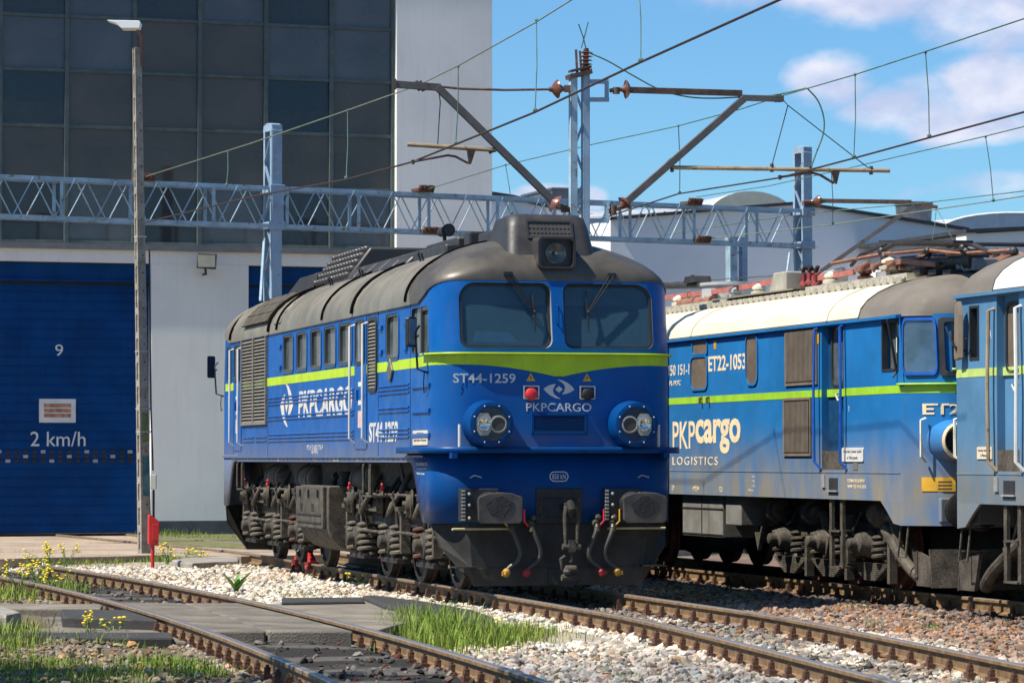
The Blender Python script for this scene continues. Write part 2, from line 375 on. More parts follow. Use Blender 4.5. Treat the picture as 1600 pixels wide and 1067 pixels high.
def rail_material():
    m = mat('rail_steel', (.175, .105, .048), .75, var=.35, scale=9, bump=.2); t = m.node_tree; b = t.nodes['Principled BSDF']
    old = b.inputs['Base Color'].links[0].from_socket
    tc = t.nodes.new('ShaderNodeTexCoord'); sp = t.nodes.new('ShaderNodeSeparateXYZ'); t.links.new(tc.outputs['Object'], sp.inputs[0])
    r = t.nodes.new('ShaderNodeMapRange'); r.inputs['From Min'].default_value = -.012; r.inputs['From Max'].default_value = -.004; t.links.new(sp.outputs['Z'], r.inputs['Value'])
    x = t.nodes.new('ShaderNodeMix'); x.data_type = 'RGBA'; t.links.new(r.outputs[0], x.inputs['Factor']); t.links.new(old, x.inputs['A']); x.inputs['B'].default_value = (.40, .36, .33, 1)
    t.links.new(x.outputs['Result'], b.inputs['Base Color'])
    q = t.nodes.new('ShaderNodeMath'); q.operation = 'MULTIPLY'; q.inputs[1].default_value = .75; t.links.new(r.outputs[0], q.inputs[0]); t.links.new(q.outputs[0], b.inputs['Metallic'])
    k = t.nodes.new('ShaderNodeMapRange'); k.inputs['To Min'].default_value = .8; k.inputs['To Max'].default_value = .36; t.links.new(r.outputs[0], k.inputs['Value']); t.links.new(k.outputs[0], b.inputs['Roughness'])
    return m
M['rail'] = rail_material()
def attr_material(name, rough, bump, bscale, extra=.25):
    m = bpy.data.materials.new(name); m.use_nodes = True; t = m.node_tree; b = t.nodes['Principled BSDF']; L = t.links.new
    at = t.nodes.new('ShaderNodeVertexColor'); at.layer_name = 'tone'
    tc = t.nodes.new('ShaderNodeTexCoord'); nz = t.nodes.new('ShaderNodeTexNoise'); nz.inputs['Scale'].default_value = bscale; nz.inputs['Detail'].default_value = 8; nz.inputs['Roughness'].default_value = .7; L(tc.outputs['Object'], nz.inputs['Vector'])
    mr = t.nodes.new('ShaderNodeMapRange'); mr.inputs['From Min'].default_value = .25; mr.inputs['From Max'].default_value = .75; mr.inputs['To Min'].default_value = 1 - extra; mr.inputs['To Max'].default_value = 1 + extra; L(nz.outputs['Fac'], mr.inputs['Value'])
    v = t.nodes.new('ShaderNodeVectorMath'); v.operation = 'SCALE'; L(at.outputs['Color'], v.inputs[0]); L(mr.outputs[0], v.inputs['Scale']); L(v.outputs[0], b.inputs['Base Color'])
    b.inputs['Roughness'].default_value = rough; b.inputs['Specular IOR Level'].default_value = .25
    if bump:
        bn = t.nodes.new('ShaderNodeBump'); bn.inputs['Strength'].default_value = bump; bn.inputs['Distance'].default_value = .03; L(nz.outputs['Fac'], bn.inputs['Height']); L(bn.outputs[0], b.inputs['Normal'])
    return m
M['ground'] = attr_material('ground_soil', .95, .8, 14, .4)
M['stone'] = attr_material('ballast_stone', .9, .3, 30, .22)
M['blade'] = attr_material('grass_blade', .7, 0, 5, .2)
def bulk_mesh(name, V, F, colors, m, smooth=False):
    """numpy arrays -> one mesh with a colour per vertex; F is (n, 3) or (n, 4)"""
    me = bpy.data.meshes.new(name); nv, nf, k = len(V), len(F), F.shape[1]
    me.vertices.add(nv); me.vertices.foreach_set('co', V.astype('f').ravel())
    me.loops.add(nf * k); me.loops.foreach_set('vertex_index', F.astype('i').ravel())
    me.polygons.add(nf); me.polygons.foreach_set('loop_start', np.arange(0, nf * k, k, dtype='i'))
    try: me.polygons.foreach_set('loop_total', np.full(nf, k, 'i'))
    except Exception: pass
    me.polygons.foreach_set('use_smooth', np.full(nf, smooth, bool))
    me.update(calc_edges=True)
    c = np.ones((nv, 4), 'f'); c[:, :3] = colors
    a = me.color_attributes.new('tone', 'FLOAT_COLOR', 'POINT'); a.data.foreach_set('color', c.ravel())
    me.materials.append(m); o = bpy.data.objects.new(name, me); COL.objects.link(o); return o

# ------------------------------------------------------------------ frames and track centre lines
ST = Frame(-1.425, 46.825, 14.13)                   # the diesel's own axes, rail top = 0
ET = Frame(4.52, 43.8, 15.5)
_p = at_height(100, 834.5, 0); FA = Frame(_p.x, _p.y, 18.3)          # face of the hall
tS, tE = math.tan(R(14.13)), math.tan(R(15.5))
def XS(Y): return -1.425 + (46.825 - Y) * tS - .1 * (np.sqrt(np.maximum(34.5 - Y, 0) ** 2 + 4) - 2) - .14 * (np.sqrt(np.maximum(Y - 56, 0) ** 2 + 4) - 2)
def XE(Y): return 4.52 + (43.8 - Y) * tE
_ly = np.array([60, 55, 49.6, 45.2, 42.3, 37, 32.65, 27.7, 24.4, 20, 12]); _lx = np.array([-12.1, -9.9, -7.95, -6.3, -5.3, -3.72, -2.53, -1.38, -.7, .2, 1.7])
_lp = np.polyfit(_ly - 35, _lx, 4)
def XL(Y): return np.polyval(_lp, Y - 35)
def hnoise(x, y, s, seed=0):
    """cheap smooth value noise"""
    r = np.random.default_rng(seed); g = r.random((64, 64)); x = np.asarray(x) * s; y = np.asarray(y) * s
    xi, yi = np.floor(x).astype(int), np.floor(y).astype(int); fx, fy = x - xi, y - yi; fx = fx * fx * (3 - 2 * fx); fy = fy * fy * (3 - 2 * fy)
    G = lambda a, b: g[a % 64, b % 64]
    return (G(xi, yi) * (1 - fx) + G(xi + 1, yi) * fx) * (1 - fy) + (G(xi, yi + 1) * (1 - fx) + G(xi + 1, yi + 1) * fx) * fy
def fbm(x, y, s, seed=0): return (hnoise(x, y, s, seed) * .5 + hnoise(x, y, s * 2.1, seed + 1) * .3 + hnoise(x, y, s * 4.3, seed + 2) * .2)
def offsets(x, y): return (x - XL(y)) * .965, (x - XS(y)) * .972, (x - XE(y)) * .9636
def photo_uv(x, y, z=-.2):
    d = y * _c + (z - EYE) * _s; up = -y * _s + (z - EYE) * _c
    return 800 + FPX * x / d, 533.5 - FPX * up / d
def sst(x, a, b): t = np.clip((x - a) / (b - a), 0, 1); return t * t * (3 - 2 * t)
def ground_z(x, y):
    dL, dS, dE = offsets(x, y)
    z = -.25 + .07 * (fbm(x, y, .9, 3) - .5)
    z = z + .05 * (1 - sst(np.abs(dS), 1.2, 2.0)) + .05 * (1 - sst(np.abs(dE), 1.2, 1.9))
    z = z + .10 * (1 - sst(np.abs(dL), .6, .75))                      # trodden fill between the left rails
    z = z + .08 * sst(dL, 1.0, 1.6) * (1 - sst(dS, -1.6, -1.0))       # heaped stone between the two tracks
    z = z + .06 * sst(-dL, .75, .95) + .06 * sst(-dL, 1.1, 2.0)
    return z
def ground_colour(x, y):
    dL, dS, dE = offsets(x, y); n = fbm(x, y, 1.3, 9); n2 = fbm(x, y, .5, 21)
    white = np.array((.49, .425, .33)); brown = np.array((.21, .135, .095)); dark = np.array((.05, .045, .04)); dirt = np.array((.20, .155, .105)); green = np.array((.07, .085, .03)); grey = np.array((.20, .185, .165))
    c = np.broadcast_to(white, x.shape + (3,)).copy()
    def put(m, col, a=1.0): k = np.clip(m * a, 0, 1)[..., None]; c[...] = c * (1 - k) + col * k
    put(sst(dS + (n2 - .5) * .8, 1.5, 2.2), brown)
    put(sst(n2, .45, .7), np.array((.34, .265, .185)), .45)
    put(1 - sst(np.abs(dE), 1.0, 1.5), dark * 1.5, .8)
    put((1 - sst(np.abs(dS), .6, .8)) * sst(n, .25, .6), dark * 1.6, .8)
    put(1 - sst(np.abs(dL), .7, .8), dark * .55 + np.array((.10, .09, .08)) * sst(fbm(x * .3, y * 1.6, 1.5, 5), .5, .62)[..., None], .98)
    put(sst(-dL, .72, 1.0), dirt)
    put(sst(-dL, 1.0, 1.8) * sst(n, .45, .7), green, .5)
    u, v = photo_uv(x, y)
    put(sst(30 - y, -2, 4) * sst(dL, .8, 1.1) * (1 - sst(dS, -1.0, -.6)) * sst(n + .4, .3, .7), grey, .95)  # near stones: own grey plus tree shade put into the colour
    put(sst(y, 60, 66), np.array((.13, .12, .08)))
    return c
# one sheet of ground out to the horizon: fine near the camera, coarse beyond
xs = np.concatenate([-np.geomspace(3000, 16, 14), np.arange(-14, 13.01, .12), np.geomspace(15, 3000, 14)])
ys = np.concatenate([-np.geomspace(600, 10, 8), np.arange(6, 18, .6), np.arange(18, 62, .14), np.arange(62, 80, .7), np.geomspace(82, 4000, 14)])
gx, gy = np.meshgrid(xs, ys); yc = np.clip(gy, 12, 75); gz = ground_z(np.clip(gx, -16, 15), yc)
gc = ground_colour(np.clip(gx, -20, 20), yc)
nx_, ny_ = len(xs), len(ys); idx = np.arange(nx_ * ny_).reshape(ny_, nx_)
Fq = np.stack([idx[:-1, :-1], idx[:-1, 1:], idx[1:, 1:], idx[1:, :-1]], -1).reshape(-1, 4)
tag(bulk_mesh('ground', np.stack([gx, gy, gz], -1).reshape(-1, 3), Fq, gc.reshape(-1, 3) * .72, M['ground'], True), 'stony soil around the tracks of the depot', 'ground', kind='structure')  # soil toned down for dust and for the shade between the stones

# concrete apron in front of the hall
def apron():
    mb = MB(); e = []
    for u, v in [(-500, 873), (-200, 874), (0, 873), (70, 871), (180, 869), (262, 866), (300, 868), (350, 868), (376, 869), (520, 866), (900, 858)]: p = at_height(u, v, -.05); e.append((p.x, p.y))
    far = [(FA.W(-.6, 26, 0).x, FA.W(-.6, 26, 0).y), (FA.W(-.6, -20, 0).x, FA.W(-.6, -20, 0).y)]
    mb.prism([(x, y, -.4) for x, y in e + far], (0, 0, .355))
    m = mat('apron_concrete', (.36, .275, .20), .95, var=.22, scale=.8, bump=.5, bscale=12, fine=.2, rust=.45, rustcol=(.17, .13, .10))
    tag(mb.build('pavement', m, bevel=.01), 'worn pinkish concrete apron before the blue doors', 'pavement', kind='structure')
    # grass-topped verge along the wall foot
    vb = MB(); a = [at_height(u, v, 0) for u, v in [(236, 846), (300, 850), (360, 853), (420, 855), (640, 850)]]
    b = [FA.W(.05, FA.front(640, 820)[0], 0), FA.W(.05, FA.front(236, 820)[0], 0)]
    vb.prism([(p.x, p.y, -.35) for p in a + b], (0, 0, .33))
    tag(vb.build('verge', mat('verge_soil', (.13, .13, .05), .95, var=.3, bump=.6)), 'strip of soil under the pier of the hall', 'verge', kind='structure')
apron()

# ------------------------------------------------------------------ tracks
def rail_profile():
    h = [(-.036, -.012), (-.03, -.002), (.03, -.002), (.036, -.012), (.036, -.038), (.009, -.05), (.009, -.135), (.07, -.155), (.07, -.17), (-.07, -.17), (-.07, -.155), (-.009, -.135), (-.009, -.05), (-.036, -.038)]
    return h
def fastening_mesh():
    mb = MB(); mb.box(-.09, .09, -.17, .17, -.216, -.171)
    for s in (-1, 1):
        mb.box(-.065, .065, s * .07, s * .135, -.171, -.13); mb.box(-.035, .035, s * .08, s * .125, -.13, -.10); mb.lathe((0, s * .10, -.10), (0, 0, 1), [(0, .028), (.03, .026), (.032, .015), (.05, .014)], 6)
    return mb
def sleeper_mesh():
    mb = MB(); mb.box(-.12, .12, -1.28, 1.28, -.36, -.215); return mb
def railway_track(fn, y0, y1, label, name_mat, pitch=.6, vis=(20, 60), offset=.7535):
    Y = np.arange(y0, y1 + .01, .5); X = fn(Y); root = empty('railway_track', (float(fn(np.array(40.0))), 40.0, 0), label=label, cat='railway track', group='tracks of the depot')
    o = Vector(root.location); P = np.stack([X, Y], 1); T = np.gradient(P, axis=0); T /= np.linalg.norm(T, axis=1)[:, None]; Nn = np.stack([T[:, 1], -T[:, 0]], 1)
    for s in (-1, 1):
        loops = []
        for p, n in zip(P, Nn):
            q = p + n * s * offset
            loops.append([(q[0] + n[0] * a - o.x, q[1] + n[1] * a - o.y, z) for a, z in rail_profile()])
        MB().loft(loops, True, True, True).build('rail', M['rail'], root, smooth=25)
    sl = ft = None; d = y0
    while d < y1:
        if vis[0] <= d <= vis[1]:
            x = float(fn(np.array(d))); t = float(fn(np.array(d + .1))) - x; an = math.atan2(.1, t)
            if sl is None:
                sl = sleeper_mesh().build('sleeper', M['sleeper'], root, bevel=.015); f1 = fastening_mesh().build('rail_fastening', M['rust'], sl); f2 = f1.copy(); COL.objects.link(f2); f2.parent = sl
                f1.location.y = offset; f2.location.y = -offset; cur = sl
            else: cur = copy_tree(sl, root)
            cur.location = (x - o.x, d - o.y, 0); cur.rotation_euler = (0, 0, an)
        d += pitch * .965
    return root
M['sleeper'] = mat('oily_sleeper', (.06, .052, .045), .95, var=.35, scale=5, bump=.6, bscale=25)
railway_track(XS, 8, 70, 'rusty track under the dark roofed diesel locomotive', 0, .6, (22, 52))
railway_track(XL, 8, 49.9, 'rusty track crossed by black rubber panels at the left', 0, .6, (22, 51))
railway_track(XE, 8, 110, 'shaded track under the two electric locomotives', 0, .6, (30, 52))
# ------------------------------------------------------------------ depot hall
def hall():
    h = thing('depot_hall', FA, 'tall pale depot hall with big dark glazed front and blue roller doors', 'depot hall')
    yR, yG = FA.front(769, 300)[0], FA.front(619.5, 200)[0]
    zs = FA.front(200, 381)[1]; zd = FA.front(100, 409)[1]; top = 15.5; TH = .32
    d1 = FA.front(236, 600)[0]; d0 = d1 - 4.9; e0 = FA.front(388.5, 450)[0]; e1 = e0 + 4.9; yl = d0 - 3.5
    wl = MB()
    wl.box(-TH, 0, yl, d0, 0, zd); wl.box(-TH, 0, d1, e0, 0, zd); wl.box(-TH, 0, e1, yR, 0, zd)
    wl.box(-TH, 0, yl, yR, zd, zs - .10); wl.box(-TH, 0, yG, yR, zs - .10, top)
    wl.build('wall', M['plaster'], h, smooth=0, bevel=.008)
    sw = MB(); sw.box(-26, -TH - .002, yR - .3, yR - .002, 0, top); sw.box(-26, -TH - .002, yl, yl + .3, 0, top); sw.build('side_wall', M['plaster'], h, smooth=0)
    for a, b in ((yl, d0 - .002), (d1 + .002, e0 - .002), (e1 + .002, yR + .02)): MB().box(-.1, .012, a, b, -.3, .27).build('plinth', M['plinth'], h, smooth=0)
    rf = MB(); rf.box(-26.3, .2, yl - .2, yR + .12, top, top + .35); rf.build('roof', M['roof_edge'], h, smooth=0)
    MB().box(.0, .09, yl, yG + .02, zs - .14, zs - .02).build('sill', M['sill'], h, smooth=0)
    # glazed front
    tz = [FA.front(105, v)[1] for v in (284, 196.5, 109, 24)]; step = (tz[-1] - tz[0]) / 3
    while tz[-1] + step < top - .4: tz.append(tz[-1] + step)
    my = [FA.front(u, 30)[0] for u in (3, 107, 213, 315, 418.5, 521)]; ms = (my[-1] - my[0]) / 5
    my = [my[0] - ms, my[0] - 2 * ms] + my; my.sort(); my.append(yG - .03)
    fm = MB(); x0 = -.20
    for y in my[1:]: fm.box(x0 - .06, x0 + .07, y - .045, y + .045, zs - .02, top)
    for z in [zs + .02] + tz + [top - .06]: fm.box(x0 - .05, x0 + .045, my[0], yG - .03, z - .035, z + .035)
    fm.box(x0 - .06, x0 + .06, yG - .08, yG - .001, zs - .02, top)
    fr = fm.build('window_frame', M['frame_green'], h, smooth=0, bevel=.006)
    zz = [zs + .02] + tz + [top - .06]
    for i in range(len(my) - 1):
        for j in range(len(zz) - 1):
            tl = .004 * math.sin(i * 7.1 + j * 3.3)
            mb = MB(); mb.box(x0 - .012, x0 - .004, my[i] + .03, my[i + 1] - .03, zz[j] + .02, zz[j + 1] - .02)
            mb.v = [(x + tl * (z - zz[j]) + tl * .7 * (y - my[i]), y, z) for x, y, z in mb.v]
            mb.build('window_pane', HG[(1 if (j in (1, 2) and (i * 5 + j * 3) % 4) else (i * i * 7 + j * 11 + i * j * 3) % 4)], fr, smooth=0)
    # inside, seen dimly through the glass
    ib = MB(); ib.box(-25.9, -.5, yl + .3, yR - .3, -.2, .0); ib.build('floor', M['inner_floor'], h, smooth=0)
    bw = MB(); bx = -17
    z1, z2, z3, z4 = zs + .5, zs + 1.5, zs + 3.4, zs + 5.4
    bw.box(bx - .2, bx, yl + .3, yR - .3, 0, z1); bw.box(bx - .2, bx, yl + .3, yR - .3, z2, z3); bw.box(bx - .2, bx, yl + .3, yR - .3, z4, top)
    y = yl + .3; k = 0
    while y < yR - .5:
        wd = .9 if k % 5 == 0 else .34; bw.box(bx - .2, bx, y, min(y + wd, yR - .3), z1, z2); bw.box(bx - .2, bx, y, min(y + wd * 1.15, yR - .3), z3, z4); y += wd + .36; k += 1
    bw.build('back_wall', M['inner'], h, smooth=0)
    fp = MB(); fp.box(bx - .12, bx - .10, yl + .3, yR - .3, z1, z2); fp.box(bx - .12, bx - .10, yl + .3, yR - .3, z3, z4); fp.build('frosted_glazing', glass_mat('frosted', (.30, .29, .26), .3, (.20, .19, .17), .6, .2), h, smooth=0)
    cr = MB(); cr.box(-9, -8.5, yl + .4, yR - .4, zs + 2.9, zs + 3.9); cr.box(-6.2, -5.8, yl + .4, yR - .4, zs + 1.7, zs + 1.9); cr.build('crane_girder', M['crane'], h, smooth=0)
    tr = MB()
    for xx in (-4, -11):
        tr.beam((xx, yl + .4, zs + 6.4), (xx, yR - .4, zs + 6.4), .18, .18); tr.beam((xx, yl + .4, zs + 4.9), (xx, yR - .4, zs + 4.9), .16, .16)
        y = yl + .5; k = 0
        while y < yR - 2: tr.beam((xx, y, zs + (6.4 if k % 2 else 4.9)), (xx, y + 1.6, zs + (4.9 if k % 2 else 6.4)), .12, .12); y += 1.6; k += 1
    for y in (my[2] + .9, my[4] + .9, my[6] + .9, yG + .4): tr.box(-9.6, -9.3, y - .15, y + .15, 0, top)
    tr.build('roof_truss', M['truss_dark'], h, smooth=0)
    # roller doors
    for a, b, nine in ((d0, d1, True), (e0, e1, False)):
        dx = -.26; prof = []; n = int((zd - .5) / .19); top_ = zd - .42
        mb = MB(); loops = []
        zz2 = []
        for k in range(n + 1):
            z = .02 + (top_ - .02) * k / n
            zz2 += [(dx - .012, z), (dx, z + .012), (dx, z + .155)]
        loops = [[(x, b + .1, z) for x, z in zz2], [(x, a - .1, z) for x, z in zz2]]
        mb.loft(loops, False); door = mb.build('roller_door', M['door_blue'], h, smooth=0, solid=.03)
        hd = MB(); hd.box(dx - .1, dx + .10, a - .1, b + .1, zd - .36, zd + .05); hd.box(dx - .1, dx + .14, a - .1, b + .1, zd - .41, zd - .36)
        hd.build('door_header', M['door_blue'], door, smooth=0)
        MB().box(dx - .05, dx + .02, a - .1, b + .1, zd - .47, zd - .41).build('door_shadow_strip', M['door_dark'], door, smooth=0)  # dark strip painted in for the shadow gap under the header
        mb = MB(); mb2 = MB(); q = 0; y = b - .16
        zr = [FA.front(100, v, dx)[1] for v in (705.5, 713, 720)]
        while y > a + .1:
            for z in zr:
                (mb2 if (q * 7 + int(z * 40)) % 5 == 0 else mb).box(dx, dx + .012, y - .10, y, z - .033, z + .033); q += 1
            y -= .187
        mb.build('vision_panels', mat('dark_pane', (.045, .035, .03), .15), door, smooth=0); mb2.build('vision_panels', mat('bright_pane', (.38, .36, .33), .2), door, smooth=0)
        if nine:
            T = lambda p, q_, d: (dx + .004 + d, p, q_)
            def tx(s, u0, u1, v0, v1, m='white'):
                ya, yb = FA.front(u0, v1, dx)[0], FA.front(u1, v1, dx)[0]; za, zb = FA.front(u0, v1, dx)[1], FA.front(u0, v0, dx)[1]
                return lettering('door_lettering', s, M[m], door, T, (ya + yb) / 2, (za + zb) / 2, yb - ya, zb - za, .006)
            tx('9', 86, 98.5, 538, 556); tx('2 km/h', 47.5, 133.5, 674, 697)
            ya, yb = FA.front(61, 640, dx)[0], FA.front(118, 640, dx)[0]; za, zb = FA.front(61, 660, dx)[1], FA.front(61, 623, dx)[1]
            sg = MB().box(dx, dx + .02, ya, yb, za, zb).build('door_sign', M['white'], door, smooth=0)
            st = MB(); w = yb - ya; hh = zb - za
            for k in range(3): st.box(dx + .02, dx + .024, ya + w * .13, yb - w * .13, za + hh * (.22 + .21 * k), za + hh * (.38 + .21 * k))
            st.build('sign_stripes', mat('faded_red_stripe', (.42, .20, .12), .7, var=.4, scale=8, seed=2), sg, smooth=0)
    # floodlight on the pier
    c = at_depth(321, 409, FA.W(.35, FA.front(321, 409)[0], 0).y)
    fl = empty('floodlight', c, FA.rot, label='small grey floodlight with a pale glass on the wall right of door 9', cat='floodlight')
    fl.scale = (1.35, 1.35, 1.35)
    b = MB(); b.add([(.10, -.17, -.11), (.10, .15, -.13), (.10, .17, .12), (.10, -.15, .13), (-.10, -.12, -.07), (-.10, .12, -.07), (-.10, .12, .09), (-.10, -.12, .09)], [(0, 1, 2, 3), (7, 6, 5, 4), (0, 4, 5, 1), (1, 5, 6, 2), (2, 6, 7, 3), (3, 7, 4, 0)])
    b.build('lamp_housing', mat('lamp_grey', (.06, .06, .06), .6), fl, smooth=0, bevel=.01)
    MB().box(.101, .112, -.14, .13, -.09, .10).build('lamp_glass', mat('lamp_glass_pale', (.50, .46, .34), .15, var=.1), fl, smooth=0)
    b = MB(); b.tube([(0, .0, -.12), (-.05, .02, -.19), (-.36, .02, -.19)], .02); b.box(-.365, -.345, -.05, .09, -.26, -.12); b.build('bracket', M['black'], fl)
hall()

# ------------------------------------------------------------------ grey workshops behind
def workshops():
    fr = Frame(at_depth(954, 700, 92).x, 92, 18.3); F = fr.front
    w = thing('workshop', fr, 'long low grey workshop with shallow gable and barrel skylight behind the gantry', 'workshop')
    pts = [(954, 344), (1110, 331), (1246, 320), (1300, 328), (1400, 343), (1512, 361)]; P = [F(u, v) for u, v in pts]
    y0, y1 = P[0][0], P[-1][0]
    mb = MB(); poly = [(0, y0, -.3)] + [(0, y1, -.3)] + [(0, y, z) for y, z in reversed(P)]; mb.prism(poly, (-40, 0, 0)); mb.build('wall', M['grey_wall'], w, smooth=0)
    e = MB(); b = MB()
    for (ya, za), (yb, zb) in zip(P, P[1:]):
        e.add([(.12, ya, za), (.12, yb, zb), (.12, yb, zb + .09), (.12, ya, za + .09), (-40, ya, za), (-40, yb, zb), (-40, yb, zb + .09), (-40, ya, za + .09)], [(0, 1, 2, 3), (3, 2, 6, 7), (0, 4, 5, 1), (4, 7, 6, 5)])
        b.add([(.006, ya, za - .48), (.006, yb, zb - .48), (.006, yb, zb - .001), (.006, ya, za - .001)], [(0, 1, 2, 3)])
    e.build('roof_edge', M['roof_edge'], w, smooth=0); b.build('wall_top_strip', M['grey_wall_top'], w, smooth=0, solid=.004)  # thin strip along the wall top in its own flat tone
    # barrel skylight running back along the roof
    (ya, za), (yb, zb) = F(1105, 332, -3), F(1246, 321, -3); cy = (ya + yb) / 2; rr = (yb - ya) / 2; base = za - .2; hgt = F(1180, 299, -3)[1] - base
    def vault(x0, x1, cy, rr, base, hgt, n=16): return [[(x, cy + rr * math.cos(math.pi * i / n), base + hgt * math.sin(math.pi * i / n)) for i in range(n + 1)] for x in (x0, x1)]
    mb = MB(); L_ = vault(-3, -3.25, cy, rr, base, hgt); mb.loft([L_[0], L_[1]], False, True, False); mb.build('skylight_end', M['vault'], w, smooth=40)
    mb = MB(); L_ = vault(-3.3, -38, cy, rr * .98, base, hgt * .97); mb.loft(L_, False); mb.build('skylight', M['roof_sheet'], w, smooth=60)
    s = MB(); (ya, za), (yb, zb) = F(965, 343, -3), F(1105, 332, -3); zt = F(1030, 318, -8)[1]
    s.add([(-1, ya, za), (-1, yb, zb), (-22, yb - .2, zb + 1.2), (-22, ya - .2, za + .9)], [(0, 1, 2, 3)])
    for k in range(9): t = k / 8; s.beam((-1, ya + (yb - ya) * t, za + (zb - za) * t + .02), (-22, ya - .2 + (yb - ya) * t, za + .9 + .3 * t + (zb - za) * t + .02), .05, .05)
    s.build('sheet_roof', M['roof_sheet'], w, smooth=0)
    # flared ventilator on the roof
    c = Vector((-6, *F(1428, 347, -6)))
    v = MB(); rr = (F(1454, 330, -6)[0] - F(1402, 330, -6)[0]) / 2; z0 = c.z - .3; z1 = F(1428, 317, -6)[1]
    v.lathe((c.x, c.y, z0), (0, 0, 1), [(0, rr * .92), (.3, rr * .94), (z1 - z0 - .12, rr * 1.0), (z1 - z0 - .1, rr * 1.05), (z1 - z0, rr * 1.05)], 28); v.build('ventilator', M['duct'], w, smooth=40)
    # far workshop on the right with vaulted roof
    f2 = Frame(at_depth(1525, 700, 88).x, 88, 18.3); G = f2.front
    w2 = thing('workshop', f2, 'grey workshop with ribbed barrel roofs behind the rightmost locomotive', 'workshop')
    ya, za = G(1525, 365); yb, zb = G(1760, 352)
    MB().prism([(0, ya, -.3), (0, yb, -.3), (0, yb, zb), (0, ya, za)], (-40, 0, 0)).build('wall', M['grey_wall'], w2, smooth=0)
    MB().box(-.6, .02, ya - .3, ya - .002, -.3, za + .1).build('corner_pier', M['plaster'], w2, smooth=0)
    MB().add([(.12, ya - .35, za), (.12, yb, zb), (.12, yb, zb + .1), (.12, ya - .35, za + .1), (-40, ya - .35, za), (-40, yb, zb), (-40, yb, zb + .1), (-40, ya - .35, za + .1)], [(0, 1, 2, 3), (3, 2, 6, 7), (0, 4, 5, 1), (4, 7, 6, 5), (0, 3, 7, 4)]).build('roof_edge', M['roof_edge'], w2, smooth=0)
    (va, vz), (vb, _) = G(1468, 358, -10), G(1720, 358, -10); top = G(1620, 330, -10)[1]
    vv = MB(); vv.loft(vault(-10, -38, (va + vb) / 2, (vb - va) / 2, vz - .1, top - vz), False, True, True); vv.build('barrel_roof', M['roof_sheet'], w2, smooth=60)
    rb = MB()
    for k in range(1, 9):
        n = 16; q = [(-10.0 - 3.2 * (k - 1), (va + vb) / 2 + (vb - va) / 2 * math.cos(math.pi * i / n), vz - .08 + (top - vz) * math.sin(math.pi * i / n)) for i in range(n + 1)]; rb.tube(q, .045, 5)
    rb.build('roof_rib', M['white'], w2)
    # workshop seen between the hall corner and the mast
    f3 = Frame(at_depth(775, 700, 100).x, 100, 18.3); K = f3.front
    w3 = thing('workshop', f3, 'low grey workshop with sloping dark roof edge right of the tall hall', 'workshop')
    P = [K(u, v) for u, v in [(740, 303), (800, 312), (870, 328), (905, 333)]]
    MB().prism([(0, P[0][0], -.3), (0, P[-1][0], -.3)] + [(0, y, z) for y, z in reversed(P)], (-30, 0, 0)).build('wall', M['grey_wall'], w3, smooth=0)
    e = MB()
    for (ya, za), (yb, zb) in zip(P, P[1:]): e.add([(.12, ya, za), (.12, yb, zb), (.12, yb, zb + .14), (.12, ya, za + .14), (-30, ya, za), (-30, yb, zb), (-30, yb, zb + .14), (-30, ya, za + .14)], [(0, 1, 2, 3), (3, 2, 6, 7), (0, 4, 5, 1), (4, 7, 6, 5)])
    e.build('roof_edge', M['roof_edge'], w3, smooth=0)
    b = MB(); (a0, z0), (a1, z1) = K(863, 326, -2), K(914, 298, -2); b.box(-5, -2, a0, a1, z0 - .6, z1); b.box(-5.05, -1.95, a0 - .03, a1 + .03, z1, z1 + .07); b.build('ventilation_box', M['duct'], w3, smooth=0)
    a0, z0 = K(928, 376, 1); a1, z1 = K(962, 361, 1)
    MB().box(-6, 1, K(912, 376, 1)[0], K(958, 376, 1)[0], -.3, z1 + .2).build('annex', M['grey_wall'], w3, smooth=0)
    MB().box(1.001, 1.03, a0, a1 - .1, z0, z1).build('annex_window', M['black'], w3, smooth=0)
workshops()
# ------------------------------------------------------------------ overhead line: gantry, masts, wires
def lattice_mast(root, fr, y, ztop, m, legname='mast_leg', capm=None):
    z0 = -.3
    for s, nm in ((1, 'mast_leg'), (-1, 'mast_leg')):
        b = MB(); b.box(s * .2 - .012, s * .2 + .012, y - .11, y + .11, z0, ztop)
        for q in (-1, 1): b.box(s * .2 - (.07 if s > 0 else -.012), s * .2 + (-.012 if s > 0 else .07), y + q * .11 - .008, y + q * .11 + .008, z0, ztop)
        b.build(nm, m, root, smooth=0)
    b = MB(); z = .4; k = 0
    while z < ztop - .7:
        for q in (-1, 1): b.beam((-.17 * (1 if k % 2 else -1), y + q * .10, z), (.17 * (1 if k % 2 else -1), y + q * .10, z + .55), .012, .055, (0, 1, 0))
        z += .55; k += 1
    b.build('lacing', m, root, smooth=0)
    c = MB(); pr = [(.225 * math.cos(math.pi * i / 8), ztop - .13 + .17 * math.sin(math.pi * i / 8)) for i in range(9)]
    c.prism([(x, y - .115, z) for x, z in pr], (0, .23, 0)); c.build('mast_cap', m, root, smooth=0)
    h = MB()
    for k in range(7): zz = ztop - .35 - k * .62; h.cyl((.205, y + .02, zz), (.218, y + .02, zz), .022, n=8)
    h.build('bolt', M['steel_pale'], root)
